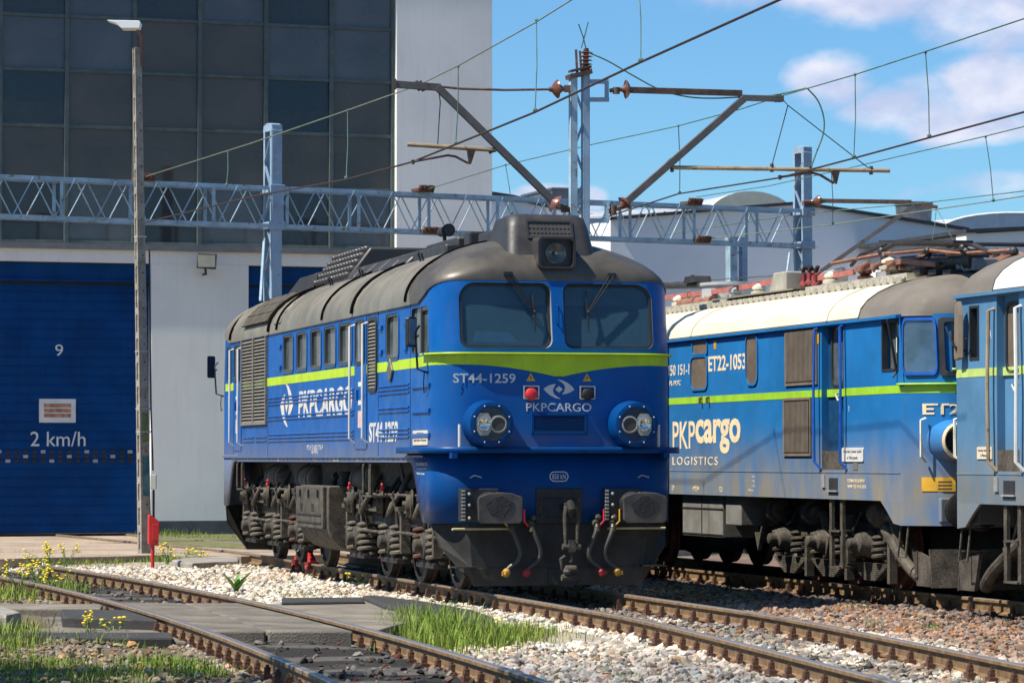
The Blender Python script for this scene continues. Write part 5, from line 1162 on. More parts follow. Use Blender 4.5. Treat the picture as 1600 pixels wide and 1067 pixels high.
    for a in (-5.75, -4.6): g.box(a, a + 1.0, -Wd - .015, -Wd, 1.86, 1.875); g.box(a, a + 1.0, -Wd - .015, -Wd, 1.92, 1.935)
    g.build('side_rib', M['blue'], root, smooth=20)
    # panel joints and bolts along the sole
    g = MB()
    for x in (-3.5, 4.7, 6.62, -6.72): g.box(x - .008, x + .008, -Wd - .004, -Wd, 1.64, 3.49)
    for x in np.arange(-7.4, 7.5, .31): g.cyl((x, -Wd - .006, 1.585), (x, -Wd, 1.585), .011, n=6)
    for x in np.arange(-5.8, -3.5, .16): g.cyl((x, -Wd - .012, 2.10), (x, -Wd, 2.10), .012, n=6)
    g.build('panel_joint', mat('joint_dark', (.012, .03, .09), .7), root, smooth=0)
    # louvres
    g = MB()
    for z in np.arange(2.18, 3.44, .052): g.prism([(-5.80, -Wd - .03, z - .018), (-5.80, -Wd - .024, z - .024), (-5.80, -Wd + .03, z + .03), (-5.80, -Wd + .024, z + .034)], (2.22, 0, 0))
    lv = g.build('louvre', M['louvre'], root, smooth=0)
    g = MB(); g.box(-5.83, -5.78, -Wd - .035, -Wd + .01, 2.14, 3.47); g.box(-3.60, -3.55, -Wd - .035, -Wd + .01, 2.14, 3.47); g.box(-4.74, -4.66, -Wd - .038, -Wd + .01, 2.14, 3.47); g.box(-5.83, -3.55, -Wd - .036, -Wd + .01, 2.12, 2.16); g.build('louvre_frame', M['louvre'], lv, smooth=0)
    g = MB(); g.box(-5.8, -3.58, -Wd - .003, -Wd, 2.16, 3.46); g.build('louvre_backing', M['cab_dark'], lv, smooth=0)
    g = MB(); po = rrect(4.08, 4.65, 2.45, 3.42, .12); g.prism([S3(a, c, .002) for a, c in po], (0, .01, 0)); vb = g.build('vent_slot', M['cab_dark'], root, smooth=0)
    g = MB(); ring(g, po, rrect(4.14, 4.59, 2.50, 3.37, .09), 0, .02, S3); g.build('vent_frame', M['seal'], vb, smooth=40)
    g = MB()
    for z in np.arange(2.52, 3.37, .045): g.prism([(4.13, -Wd - .025, z - .014), (4.13, -Wd - .02, z - .018), (4.13, -Wd - .002, z + .014)], (.47, 0, 0))
    g.build('vent_slat', M['louvre'], vb, smooth=0)
    # doors with grab rails
    for x0, x1, z0 in ((3.2, 4.0, 1.72), (-6.68, -5.92, 1.72)):
        g = MB(); g.box(x0 + .03, x1 - .03, -Wd - .012, -Wd, z0, 3.44); dr = g.build('door', M['blue'], root, smooth=0, bevel=.006)
        g = MB(); po = rrect(x0 + .14, x1 - .14, 2.87, 3.38, .07); g.prism([S3(a, c, .014) for a, c in po], (0, .01, 0)); wn = g.build('door_window', M['side_glass'], dr, smooth=0)
        g = MB(); ring(g, rrect(x0 + .10, x1 - .10, 2.83, 3.42, .09), po, .012, .026, S3); g.build('window_frame', M['seal'], wn, smooth=40)
        for xx in (x0 - .03, x1 + .02):
            g = MB(); g.tube([(xx, -Wd, 3.36), (xx, -Wd - .07, 3.34), (xx, -Wd - .07, 1.86), (xx, -Wd, 1.80)], .017, 8); g.build('grab_rail', M['letter_white'], dr)
        g = MB(); g.box(x0 + .2, x0 + .26, -Wd - .04, -Wd - .012, 2.36, 2.50); g.tube([(x1 - .12, -Wd - .03, 2.42), (x1 - .2, -Wd - .04, 2.42)], .012, 6); g.build('door_handle', M['blue'], dr, smooth=0)
        g = MB(); g.box(x0 + .26, x1 - .22, -Wd - .016, -Wd - .012, 2.0, 2.22); g.build('door_notice', mat('notice_pale', (.62, .40, .36), .7), dr, smooth=0)
        g = MB(); g.box(x0 + .28, x1 - .24, -Wd - .017, -Wd - .012, 2.54, 2.60); g.box(x0 + .28, x1 - .24, -Wd - .017, -Wd - .012, 2.30, 2.36); g.build('door_notice', M['letter_white'], dr, smooth=0)
    for z in (3.20, 2.93):
        pass
    g = MB()
    for x in (-2.5, 4.82, 6.3):
        for z in (3.26, 2.95): g.box(x, x + .16, -Wd - .03, -Wd, z - .03, z + .03)
    g.build('hinge', M['blue'], root, smooth=0, bevel=.008)
    # lettering on the flank
    lettering('lettering', 'PKPCARGO', M['letter_dusty'], root, S3, 1.05, 2.37, 3.95, .40, .006, shear=.12, bold=.03)
    def swoosh(cx, cz, w_, h_, f, m, nm='emblem'):
        g = MB(); k = 14
        def leaf(sg):
            o = [];
            for i in range(k + 1): t = i / k; o.append((-.50 + .72 * t, .10 + .36 * math.sin(math.pi * .5 * t) + .04 * t))
            for i in range(k + 1): t = 1 - i / k; o.append((-.02 + .30 * t - .06 * (1 - t), -.02 + .46 * t ** .8))
            return [(cx + sg * a * w_, cz + sg * c * h_) for a, c in o]
        up = [(-.06, .50), (.12, .44), (.30, .30), (.42, .14), (.50, -.02), (.36, -.16), (.22, -.24), (.10, -.26), (.17, -.10), (.20, .05), (.18, .20), (.10, .34)]
        for sg in (1, -1):
            q = [(cx + sg * a * w_, cz + sg * c * h_) for a, c in up]; g.prism([f(a, c, .0008) for a, c in q], tuple(Vector(f(q[0][0], q[0][1], .006)) - Vector(f(q[0][0], q[0][1], .0008))))
        q = [(cx + a * w_, cz + c * h_) for a, c in ((0, .16), (.12, 0), (0, -.18), (-.12, 0))]; g.prism([f(a, c, .0008) for a, c in q], tuple(Vector(f(q[0][0], q[0][1], .006)) - Vector(f(q[0][0], q[0][1], .0008))))
        return g.build(nm, m, root, smooth=0)
    swoosh(-1.88, 2.38, 1.05, .64, S3, M['letter_dusty'])
    lettering('lettering', 'ST44-1259', M['letter_dusty'], root, S3, 5.02, 1.93, 1.75, .26, .006, bold=.025)
    lettering('lettering', '92 51 0 630 175-9', M['letter_dusty'], root, S3, .35, 1.755, 1.2, .07, .003); lettering('lettering', 'PL-PKPC', M['letter_dusty'], root, S3, .35, 1.69, .5, .05, .003)
    for x, s in ((-5.3, 'A'), (-2.6, 'G-M'), (.3, 'R+Mg'), (1.9, '850 kN 120 t'), (3.4, 'G-M'), (5.0, 'II'), (6.1, 'T')): lettering('lettering', s, M['letter_dusty'], root, S3, x, 1.585, None, .05, .003)
    for i, s in enumerate(('PESA BYDGOSZCZ SA', 'Napr. glow. 3/7/20', 'Modernizacja')): lettering('lettering', s, M['letter_dusty'], root, lambda a, c, d: (a, -Wd - .004 - d, c), 7.28 - (0, .0, .06)[i], 1.53 - .058 * i, (.60, .52, .42)[i], .034, .003)
    g = MB(); g.box(6.8, 7.62, -Wd - .012, -Wd, 1.76, 1.935); pl = g.build('maker_plate', M['sign_cream'], root, smooth=0)
    lettering('plate_lettering', 'CENTRALNY', M['dark_text'], pl, lambda a, c, d: (a, -Wd - .0125 - d, c), 7.21, 1.895, .38, .035, .002); lettering('plate_lettering', 'Zakład Spółki w Warszawie', M['dark_text'], pl, lambda a, c, d: (a, -Wd - .0125 - d, c), 7.21, 1.815, .70, .035, .002)
    g = MB(); g.prism([S3(5.5 + a, 2.70 + c, .002) for a, c in ((0, .15), (.16, 0), (0, -.15), (-.16, 0))], (0, -.03, 0)); g.build('badge', mat('badge_grey', (.16, .15, .13), .5, metal=.4, var=.3, scale=25, bump=.5), root, smooth=0, bevel=.01)
    # --- front details
    lettering('lettering', 'ST44-1259', M['letter_white'], root, F3, -.905, 2.545, .75, .112, .004, bold=.012); lettering('lettering', 'PKPCARGO', M['letter_white'], root, F3, 0, 2.205, .80, .10, .004, bold=.004)
    swoosh(0, 2.42, .38, .235, F3, M['letter_white'])
    ring_ = MB(); ring(ring_, rrect(-.115, .115, 1.325, 1.445, .058, 6), rrect(-.105, .105, 1.335, 1.435, .048, 6), .001, .005, F3); ring_.build('lettering', M['letter_white'], root, smooth=0); lettering('lettering', '850 kN', M['letter_white'], root, F3, 0, 1.385, .165, .06, .004)
    for y in (-.345, .345):
        tr = MB(); tr.prism([F3(y + a, 2.515 + c, .001) for a, c in ((-.055, 0), (.055, 0), (0, .095))], (.004, 0, 0)); t_ = tr.build('warning_triangle', M['yellow'], root, smooth=0)
        tr = MB(); tr.prism([F3(y + a, 2.525 + c, .0055) for a, c in ((.006, .055), (-.014, .026), (-.003, .028), (-.008, .005), (.013, .034), (.003, .032))], (.001, 0, 0)); tr.build('flash', M['black'], t_, smooth=0)
    gp_ = MB(); gp_.box(8.10, 8.145, -.34, .34, 1.885, 1.92); gp_.box(8.10, 8.145, -.34, .34, 2.10, 2.135); gp_.box(8.10, 8.145, -.345, -.31, 1.885, 2.135); gp_.box(8.10, 8.145, .31, .345, 1.885, 2.135); gr = gp_.build('front_grille', M['blue_front_shade'], root, smooth=0, bevel=.006)
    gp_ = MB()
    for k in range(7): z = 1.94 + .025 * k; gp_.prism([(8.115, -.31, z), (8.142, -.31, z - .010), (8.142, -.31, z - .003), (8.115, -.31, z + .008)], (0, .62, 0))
    gp_.build('slat', M['blue_front_shade'], gr, smooth=0); MB().box(8.10, 8.122, -.31, .31, 1.92, 2.10).build('grille_backing', M['cab_dark'], gr, smooth=0)
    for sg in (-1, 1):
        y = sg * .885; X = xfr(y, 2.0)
        h = MB(); h.lathe((X - .05, y, 2.0), (1, 0, 0), [(0, .290), (.12, .284), (.32, .264), (.335, .264), (.34, .252), (.34, .205), (.315, .2)], 40); hd = h.build('headlamp', M['blue_front_shade'], root, smooth=40)
        h = MB(); h.lathe((X + .265, y, 2.0), (1, 0, 0), [(0, .2), (.006, .2)], 32); h.build('lamp_glass', mat('lamp_navy', (.012, .018, .05), .12), hd)
        oy = y + sg * .095; iy = y - sg * .082
        h = MB(); h.prism([(X + .273, oy + a, 2.0 + c) for a, c in ((-.05, -.13), (.05, -.13), (.088, -.07), (.088, .07), (.05, .13), (-.05, .13), (-.088, .07), (-.088, -.07))], (.012, 0, 0)); h.build('lamp_plate', M['lamp_ring'], hd, smooth=0)
        h = MB(); h.lathe((X + .286, oy, 2.0), (1, 0, 0), [(0, .080), (.020, .078), (.022, .07), (.006, .04), (.004, .015), (.02, .013), (.025, .002)], 24); h.build('lamp_reflector', M['lamp_clear'], hd)
        h = MB(); h.lathe((X + .273, iy, 2.0), (1, 0, 0), [(0, .105), (.014, .103), (.016, .084), (.008, .082)], 24); h.build('lamp_ring', M['lamp_ring'], hd); h = MB(); h.lathe((X + .274, iy, 2.0), (1, 0, 0), [(0, .083), (.008, .083)], 20); h.build('marker_lens', M['lamp_mesh'], hd)
        h = MB()
        for k in range(8): a = math.pi * k / 4 + .39; h.ball((X + .292, y + .228 * math.cos(a), 2.0 + .228 * math.sin(a)), .011, 6)
        h.build('lamp_bolt', M['steel_pale'], hd)
        h = MB(); h.cyl((8.16, sg * 1.22, 1.73), (8.16, sg * 1.22, 2.0), .02, n=10); h.build('step_post', M['letter_white'], root)
        h = MB(); h.box(8.12, 8.24, sg * 1.30 - .035, sg * 1.30 + .035, 1.60, 1.67); h.build('ledge_bracket', M['blue_front_shade'], root, smooth=0)
        # sockets above the grille
        yy = sg * .345; sk = MB(); o1 = rrect(yy - .095, yy + .095, 2.30, 2.46, .008, 2); ring(sk, o1, rrect(yy - .083, yy + .083, 2.312, 2.448, .008, 2), .02, .04, F3); fr_ = sk.build('socket_frame', M['steel_pale'], root, smooth=0)
        sk = MB(); sk.lathe((8.08, yy, 2.36), (1, .0, 0), [(0, .075), (.07, .078), (.085, .06), (.09, .02)], 16); sk.box(8.11, 8.16, yy - .075, yy + .075, 2.31, 2.38); sk.build('socket_cap', M['lever_red'] if sg < 0 else M['black'], fr_, smooth=35, bevel=.008)
        # small bent marks
        sk = MB(); sk.beam(F3(sg * 1.03 - .05, 1.37, .012), F3(sg * 1.03 + .0, 1.40, .012), .012, .012); sk.beam(F3(sg * 1.03 + .0, 1.40, .012), F3(sg * 1.03 + .09, 1.375, .012), .014, .012); sk.build('chain_hook', M['steel_pale'], root, smooth=0)
        # buffers
        by = sg * .875; q = MB(); q.box(8.06, 8.20, by - .34, by + .12, .855, 1.245); bf = q.build('buffer', mat('buffer_black', (.03, .03, .03), .55, var=.3), root, smooth=0, bevel=.01)
        q = MB(); q.lathe((8.18, by, 1.05), (1, 0, 0), [(0, .16), (.22, .15), (.24, .11), (.56, .11)], 20); q.build('buffer_sleeve', M['black'], bf)
        pl_ = [(-.265, -.17), (-.23, -.205), (.23, -.205), (.265, -.17), (.27, .08), (.255, .105), (.14, .145), (0, .157), (-.14, .145), (-.255, .105), (-.27, .08)]
        q = MB(); q.prism([(8.735, by + a, 1.05 + c) for a, c in pl_], (.04, 0, 0)); q.build('buffer_plate', mat('buffer_plate', (.085, .078, .07), .48, metal=.35, var=.3, scale=5), bf, smooth=0, bevel=.012)
        q = MB(); q.prism([(8.775, by + .165 * math.cos(a) * (1 + .08 * math.sin(5 * a)), 1.03 + .12 * math.sin(a) * (1 + .1 * math.cos(4 * a))) for a in np.linspace(0, 6.2, 26)], (.004, 0, 0)); q.build('grease_patch', mat('grease', (.022, .021, .022), .4, bump=1.0, bscale=22), bf, smooth=0)
        q = MB()
        for k in range(9): q.box(8.20, 8.225, by - .33, by - .29, .87 + .042 * k, .893 + .042 * k)
        for z in (.90, 1.05, 1.18): q.ball((8.21, by - .24, z), .022, 8); q.ball((8.21, by + .09, z), .02, 8)
        q.build('buffer_bolt', M['steel_pale'], bf)
        # grab bars and steps on the plough
        q = MB(); q.tube([(8.14, sg * 1.30, .765), (8.17, sg * 1.30, .77), (8.17, sg * .60, .77), (8.14, sg * .60, .765)], .014, 6); q.build('grab_bar', mat('bar_yellowed', (.42, .36, .20), .7, var=.25, rust=.5), root)
        q = MB(); q.box(8.0, 8.28, sg * 1.15 - .14, sg * 1.15 + .14, .315, .33); q.build('step', M['black'], root, smooth=0)
    for y, c, col, colb in ((-.615, 'yellow', 'yellow', .18), (-.365, 'lever_red', 'lever_red', .1), (.43, 'lever_red', 'lever_red', .05), (.625, 'yellow', 'yellow', .02)):
        q = MB(); k = 1 if y < 0 else -1; q.tube(spl([(8.16, y, .84), (8.25, y, .80), (8.28, y + .03 * k, .70), (8.27, y + .10 * k, .52), (8.25, y + .08 * k, .40), (8.24, y - .02 * k, .32), (8.24, y - .05 * k, .28)]), .026, 8); hs = q.build('brake_hose', M['hose'], root)
        q = MB(); q.lathe((8.24, y - .04 * k, .30), (0, -.4 * k, -1), [(0, .03), (.03, .048), (.08, .045), (.10, .02)], 10); q.box(8.22, 8.27, y - .09 * k - .02, y - .09 * k + .03, .22, .27); q.build('hose_end', mat('coupling_' + c, (.34, .025, .03) if c == 'lever_red' else (.42, .23, .02), .6, var=.3, rust=.5, rustcol=(.05, .03, .02)), hs)
        q = MB(); q.cyl((8.08, y, .86), (8.24, y, .82), .04, n=10); q.ball((8.2, y + .03, .90), .04, 8); q.lathe((8.26, y, .79), (.1, 0, -1), [(0, .036), (.05, .036), (.06, .026)], 10); q.build('hose_valve', M['dusty_iron'], hs)
        q = MB(); dx = -.09 if y < 0 else .09; q.tube([(8.22, y + dx * .4, .80), (8.24, y + dx, .86), (8.24, y + dx, 1.0)], .013, 6); q.build('valve_lever', M[col], hs)
    # drawgear
    q = MB(); ring(q, rrect(-.285, .285, .835, 1.245, .01, 2), rrect(-.19, .19, .90, 1.13, .01, 2), -.05, .02, F3); pk = q.build('drawgear_pocket', M['black'], root, smooth=0, bevel=.01); MB().box(8.07, 8.124, -.19, .19, .90, 1.13).build('pocket_back', M['cab_dark'], pk, smooth=0)
    q = MB()
    for y in (-.235, .235):
        for z in (.93, 1.02, 1.11): q.ball((8.145, y, z), .02, 8)
    q.build('pocket_bolt', M['dusty_iron'], pk)
    q = MB(); q.tube([(8.06, .06, 1.02), (8.3, .06, 1.03), (8.42, .06, 1.06), (8.47, .06, 1.0), (8.44, .06, .92), (8.36, .06, .90)], [.05, .05, .055, .05, .045, .03], 10); hk = q.build('draw_hook', M['dark_iron'], root)
    q = MB()
    for y in (-.02, .14): q.tube([(8.44, y + (.03 if y < 0 else -.03), 1.03), (8.46, y, .92), (8.46, y + (.01 if y < 0 else -.01), .62), (8.46, y + (.01 if y < 0 else -.01), .55)], [.034, .026, .022, .034], 8)
    q.cyl((8.46, -.05, .56), (8.46, .17, .56), .035, n=10); q.box(8.42, 8.50, .02, .10, .50, .64); q.tube([(8.46, .06, .52), (8.46, .06, .38)], .025, 8); q.lathe((8.46, -.03, .30), (0, 1, 0), [(0, .03), (.01, .05), (.14, .05), (.16, .03)], 12)
    q.tube([(8.46, .05, .26), (8.46, -.05, .30), (8.47, -.07, .42), (8.46, -.02, .45)], .022, 8); q.cyl((8.46, -.06, .20), (8.46, .16, .20), .04, n=10); q.ball((8.48, .0, .27), .05, 8); q.build('screw_coupling', M['dusty_iron'], hk)
    # mirrors
    for x, sg in ((7.55, 1), (-7.75, -1)):
        q = MB(); q.prism([(x + a * .5, -Wd - .12 - a * .8 - .03, c) for a, c in rrect(.02, .17, 2.92, 3.28, .03, 4)], (.03 * sg, 0.03, 0)); mr_ = q.build('mirror', M['black'], root, smooth=0); q = MB(); q.prism([(x + a * .5 + .035 * sg, -Wd - .12 - a * .8 - .0, c) for a, c in rrect(.03, .16, 2.95, 3.26, .03, 4)], (.002 * sg, .002, 0)); q.build('mirror_glass', mat('mirror_face', (.16, .18, .18), .15, metal=.3), mr_, smooth=0)
        q = MB(); q.tube([(x + .02, -Wd, 2.62), (x + .05, -Wd - .13, 2.66), (x + .06, -Wd - .16, 3.10), (x + .02, -Wd - .1, 3.18)], .014, 6); q.tube([(x - .1, -Wd - .1, 3.06), (x + .06, -Wd - .16, 3.02), (x + .15, -Wd - .14, 3.06)], .01, 5); q.tube([(x + .02, -Wd - .04, 2.62), (x + .02, -Wd - .05, 2.5), (x - .04, -Wd - .03, 2.38), (x + .07, -Wd - .03, 2.40)], .007, 5); q.build('mirror_arm', M['black'], mr_)
    g = MB(); g.add([(7.02, -1.45, 2.9), (7.3, -1.45, 2.9), (7.3, -1.45, 2.9)], []); 
    # --- underframe
    q = MB(); q.box(-7.6, 7.2, -1.05, 1.05, 1.22, 1.54); q.build('underframe', M['dark_iron'], root, smooth=0)
    def tank_sec(x): return [(x, -1.40, 1.22), (x, -1.42, 1.18), (x, -1.42, .62), (x, -1.36, .48), (x, -1.22, .36), (x, -1.0, .29), (x, 1.0, .29), (x, 1.22, .36), (x, 1.36, .48), (x, 1.42, .62), (x, 1.42, 1.18), (x, 1.40, 1.22)]
    q = MB(); q.loft([tank_sec(-1.1), tank_sec(1.05)], True, True, True); q.v = q.v; tk = q.build('fuel_tank', M['dusty_iron'], root, smooth=30, bevel=.015)
    q = MB(); q.box(-1.12, .93, -1.475, -1.42, .62, 1.205); dr = q.build('tank_door', M['dusty_iron'], tk, smooth=0, bevel=.012)
    q = MB()
    for x in (-.75, -.1, .6): q.box(x - .02, x + .03, -1.50, -1.475, 1.05, 1.16)
    for z in (.80, .69): q.box(-1.0, .82, -1.487, -1.475, z, z + .02)
    for k in range(3):
        for x in (-.75, .1): q.box(x, x + .16, -1.485, -1.475, .86 + .04 * k, .88 + .04 * k)
    q.build('door_catch', M['dark_iron'], dr, smooth=0); q = MB(); q.lathe((1.05, -.95, .80), (1, 0, 0), [(0, .15), (.03, .15), (.04, .11), (.05, .10), (.06, .03)], 20); q.build('filler_cap', M['dark_iron'], tk)
    q = MB(); q.cyl((.9, -1.15, 1.2), (.9, -1.15, 1.42), .07); q.cyl((.9, -1.15, 1.36), (.9, -1.15, 1.41), .1); q.tube([(.3, -1.2, 1.22), (.35, -1.2, 1.32), (.5, -1.2, 1.36)], .05, 8); q.build('filler_pipe', M['dark_iron'], tk)
    for x in (-4.6, -1.9, 2.2):
        q = MB(); q.lathe((x - .75, -1.02, 1.30), (1, 0, 0), [(0, .05), (.04, .16), (.1, .21), (1.2, .21), (1.26, .16), (1.3, .05)], 24); at_ = q.build('air_tank', M['dusty_iron'], root); q = MB(); q.lathe((x - .5, -1.02, 1.30), (1, 0, 0), [(0, .218), (.04, .218)], 24); q.lathe((x + .2, -1.02, 1.30), (1, 0, 0), [(0, .218), (.04, .218)], 24); q.build('tank_strap', M['dark_iron'], at_)
    for c in (-4.3, 4.3):
        bg_ = empty('bogie', (c, 0, 0), parent=root)
        for sg in (-1, 1):
            q = MB(); y = sg * 1.05; q.box(-3.0, 3.0, y - .09, y + .09, .72, .92); q.prism([(-3.0, y - .09, .72), (-2.5, y - .09, .72), (-2.65, y - .09, .45), (-2.9, y - .09, .45)], (0, .18, 0)); q.prism([(3.0, y - .09, .72), (2.5, y - .09, .72), (2.65, y - .09, .45), (2.9, y - .09, .45)], (0, .18, 0)); q.box(-1.5, -.6, y - .10, y + .10, .92, 1.16); q.box(.6, 1.5, y - .10, y + .10, .92, 1.16); q.build('bogie_frame', M['dark_iron'], bg_, smooth=0, bevel=.02)
        for ax in (-2.1, 0, 2.1):
            for sg in (-1, 1):
                q = MB(); y = sg * .70; q.lathe((ax, y, .525), (0, sg, 0), [(0, .555), (.03, .552), (.035, .525), (.13, .522), (.135, .45), (.10, .43), (.07, .30), (.09, .18), (.16, .12), (.16, .0)], 36); q.build('wheel', mat('wheel_steel', (.055, .042, .034), .6, metal=.3, var=.3), bg_, smooth=30)
                q = MB(); y = sg * 1.0; q.box(ax - .19, ax + .19, sg * .98, sg * 1.18, .36, .70); q.lathe((ax, sg * 1.16, .53), (0, sg, 0), [(0, .19), (.06, .19), (.08, .165), (.12, .16), (.13, .09), (.22, .085), (.23, .07)], 18); ab = q.build('axle_box', mat('box_iron', (.050, .042, .032), .8, var=.4, scale=6, bump=.35, fine=.3), bg_, smooth=30, bevel=.012)
                q = MB()
                for k in range(8): a = k * math.pi / 4; q.ball((ax + .175 * math.cos(a), sg * 1.24, .53 + .175 * math.sin(a)), .022, 6)
                q.build('box_bolt', M['dark_iron'], ab)
                for d in (-.36, .36):
                    q = MB(); q.spring((ax + d, sg * 1.17, 0), .122, .025, .33, .74, 5); q.build('coil_spring', mat('spring_steel', (.115, .098, .074), .75, var=.3, scale=8) if (ax, d) != (2.1, -.36) else M['rust'], ab)
                q = MB(); q.box(ax - .48, ax + .48, sg * 1.06, sg * 1.25, .26, .325); q.build('spring_seat', M['dark_iron'], ab, smooth=0, bevel=.01)
            q = MB(); q.cyl((ax, -.7, .525), (ax, .7, .525), .085); q.build('axle', M['dark_iron'], bg_)
            q = MB(); q.lathe((ax, -.55, .55), (0, 1, 0), [(0, .3), (.2, .36), (.9, .36), (1.1, .3)], 20); q.build('traction_motor', M['dark_iron'], bg_)
        for x in (-2.55, -.62, 1.2):
            q = MB(); q.lathe((x + .2, -1.10, 1.02), (-.25, -1, 0), [(0, .14), (.10, .15), (.13, .20), (.16, .20), (.17, .14), (.22, .13), (.23, .05), (.27, .045)], 20); bc = q.build('brake_cylinder', M['dusty_iron'], bg_, smooth=35)
            q = MB()
            for k in range(6): a = k * math.pi / 3; q.ball((x + .16 + .175 * math.cos(a), -1.29, 1.02 + .175 * math.sin(a)), .018, 6)
            q.build('flange_bolt', M['dark_iron'], bc)
        for x in (-1.4, .4, 2.0): MB().tube(spl([(x, -1.05, 1.40), (x + .06, -1.18, 1.2), (x - .05, -1.28, .98), (x - .28, -1.28, .88), (x - .42, -1.2, 1.02)]), .036, 8).build('flexible_hose', M['dusty_iron'], bg_)
        for x in (-2.2, -.3, 1.4): MB().tube(spl([(x, -1.0, 1.4), (x + .03, -1.18, 1.15), (x + .10, -1.20, .9)]), .028, 8).build('flexible_hose', M['dark_iron'], bg_)
        for x in (-1.85, .15, 1.75, 2.45): MB().tube(spl([(x, -1.12, 1.30), (x + .12, -1.27, 1.12), (x + .28, -1.29, 1.08), (x + .36, -1.25, .86), (x + .30, -1.2, .66)]), .016, 6).build('brake_pipe', M['rust' if x > 2 else 'dark_iron'], bg_)
        for x in (-2.0, 1.9): q = MB(); q.box(x - .11, x + .11, -1.24, -1.06, .98, 1.2); q.cyl((x - .05, -1.24, 1.1), (x - .05, -1.29, 1.1), .05); q.build('relay_valve', M['dark_iron'], bg_, smooth=30, bevel=.012)
        q = MB()
        for x in (-1.1, 1.0): q.prism([(x - .45, -1.16, .92), (x + .38, -1.16, .92), (x + .38, -1.16, 1.24)], (0, .08, 0)); q.beam((x - .5, -1.2, .92), (x + .45, -1.2, .92), .06, .03)
        for x in (-2.75, -1.75, .75, 2.6): q.box(x - .05, x + .05, -1.26, -1.14, .40, .95); q.box(x - .14, x + .06, -1.30, -1.14, .93, .985)
        q.tube([(-2.9, -1.24, .66), (-1.0, -1.25, .64), (1.0, -1.25, .66), (2.9, -1.24, .64)], .022, 6); q.tube([(-2.9, -1.22, 1.12), (2.9, -1.22, 1.14)], .022, 6)
        q.build('brake_rigging', M['dusty_iron'], bg_, smooth=0)
        q = MB()
        for x in (-2.3, -.2, 1.9): q.beam((x, -.98, 1.52), (x + .5, -1.02, 1.12), .16, .05); q.beam((x + .9, -.98, 1.52), (x + 1.5, -1.02, 1.05), .10, .05)
        q.build('gusset', M['dusty_iron'], bg_, smooth=0)
        q = MB()
        for x in (-2.35, -.2): q.ball((x, -1.3, 1.20), .03, 8); q.tube([(x, -1.3, 1.2), (x + .08, -1.32, 1.27)], .014, 5)
        q.build('valve_tag', M['lever_red'], bg_)
    for x in (-6.2, 3.9):                                              # ladders hanging under the doors
        q = MB()
        for d in (-.22, .24): q.tube([(x + d, -1.44, 1.54), (x + d, -1.46, 1.50), (x + d, -1.46, 1.15), (x + d - .03, -1.40, 1.10)], .02, 6)
        q.box(x - .30, x + .30, -1.46, -1.22, 1.10, 1.125); q.box(x - .1, x + .0, -1.42, -1.38, 1.12, 1.54); q.build('door_step', M['dusty_iron'], root, smooth=0)
    q = MB(); q.box(6.82, 6.95, -1.42, -1.38, 1.34, 1.50); q.build('fuse_tag', M['lever_red'], root, smooth=0, bevel=.01)
    # wheel chocks on the rail under the rear bogie
    for x in (-3.75, -4.85):
        p = ST.W(x, -.75, 0); c = empty('wheel_chock', p, ST.rot, label='red wheel chock on the rail %s the second rear wheel of the diesel' % ('in front of' if x > -4 else 'behind'), cat='wheel chock')
        k = 1 if x > -4 else -1; q = MB(); q.prism([(-.16 * k, -.04, .0), (.16 * k, -.04, .0), (.16 * k, -.04, .05), (-.13 * k, -.04, .17)], (0, .08, 0)); q.build('wedge', M['red'], c, smooth=0); q = MB(); q.box(-.14, .16, -.085, -.045, -.09, .02); q.box(-.14, .16, .045, .085, -.09, .02); q.build('rail_guide', M['red'], c, smooth=0)
diesel()
# ------------------------------------------------------------------ the two electric locomotives on the far track
M['et_blue'] = mat('electric_blue', (.014, .15, .385), .5, var=.16, scale=1.1, dust=((.25, .215, .145), 1.15, 2.15, .97), streak=.16, spec=.2)
M['et_blue2'] = mat('faded_blue', (.082, .205, .345), .5, var=.14, scale=1.2, dust=((.22, .20, .155), 1.2, 2.0, .85), streak=.25, seed=3.0)
M['et_deep'] = mat('door_deep_blue', (.008, .05, .12), .45, var=.15)
M['et_lime'] = mat('green_band', (.31, .56, .025), .5, var=.12, streak=.12)
M['et_lime2'] = mat('pale_green_band', (.46, .58, .16), .55, var=.12, streak=.15)
M['roof_cream'] = mat('roof_cream', (.66, .60, .44), .5, var=.08, scale=1.2, streak=.14)
M['roof_white'] = mat('roof_white', (.66, .66, .64), .45, var=.08, streak=.12)
M['roof_brown'] = mat('roof_brown_grey', (.145, .125, .10), .7, var=.15, scale=1.5, streak=.12)
M['mesh_brown'] = mat('louvre_brown', (.17, .135, .10), .75, var=.15, scale=4)
M['brown_pane'] = mat('brown_pane', (.15, .115, .08), .45, var=.2, scale=3)
M['red_bar'] = mat('busbar_red', (.40, .13, .10), .6, var=.2, rust=.35)
M['panto_red'] = mat('pantograph_red', (.24, .11, .07), .6, var=.3, rust=.3)
M['panto_black'] = mat('pantograph_black', (.03, .028, .027), .5, var=.3)
M['white_ins'] = mat('white_insulator', (.62, .58, .46), .3, var=.1, coat=.3)
M['box_beige'] = mat('equipment_beige', (.38, .35, .28), .6, var=.2, streak=.25)
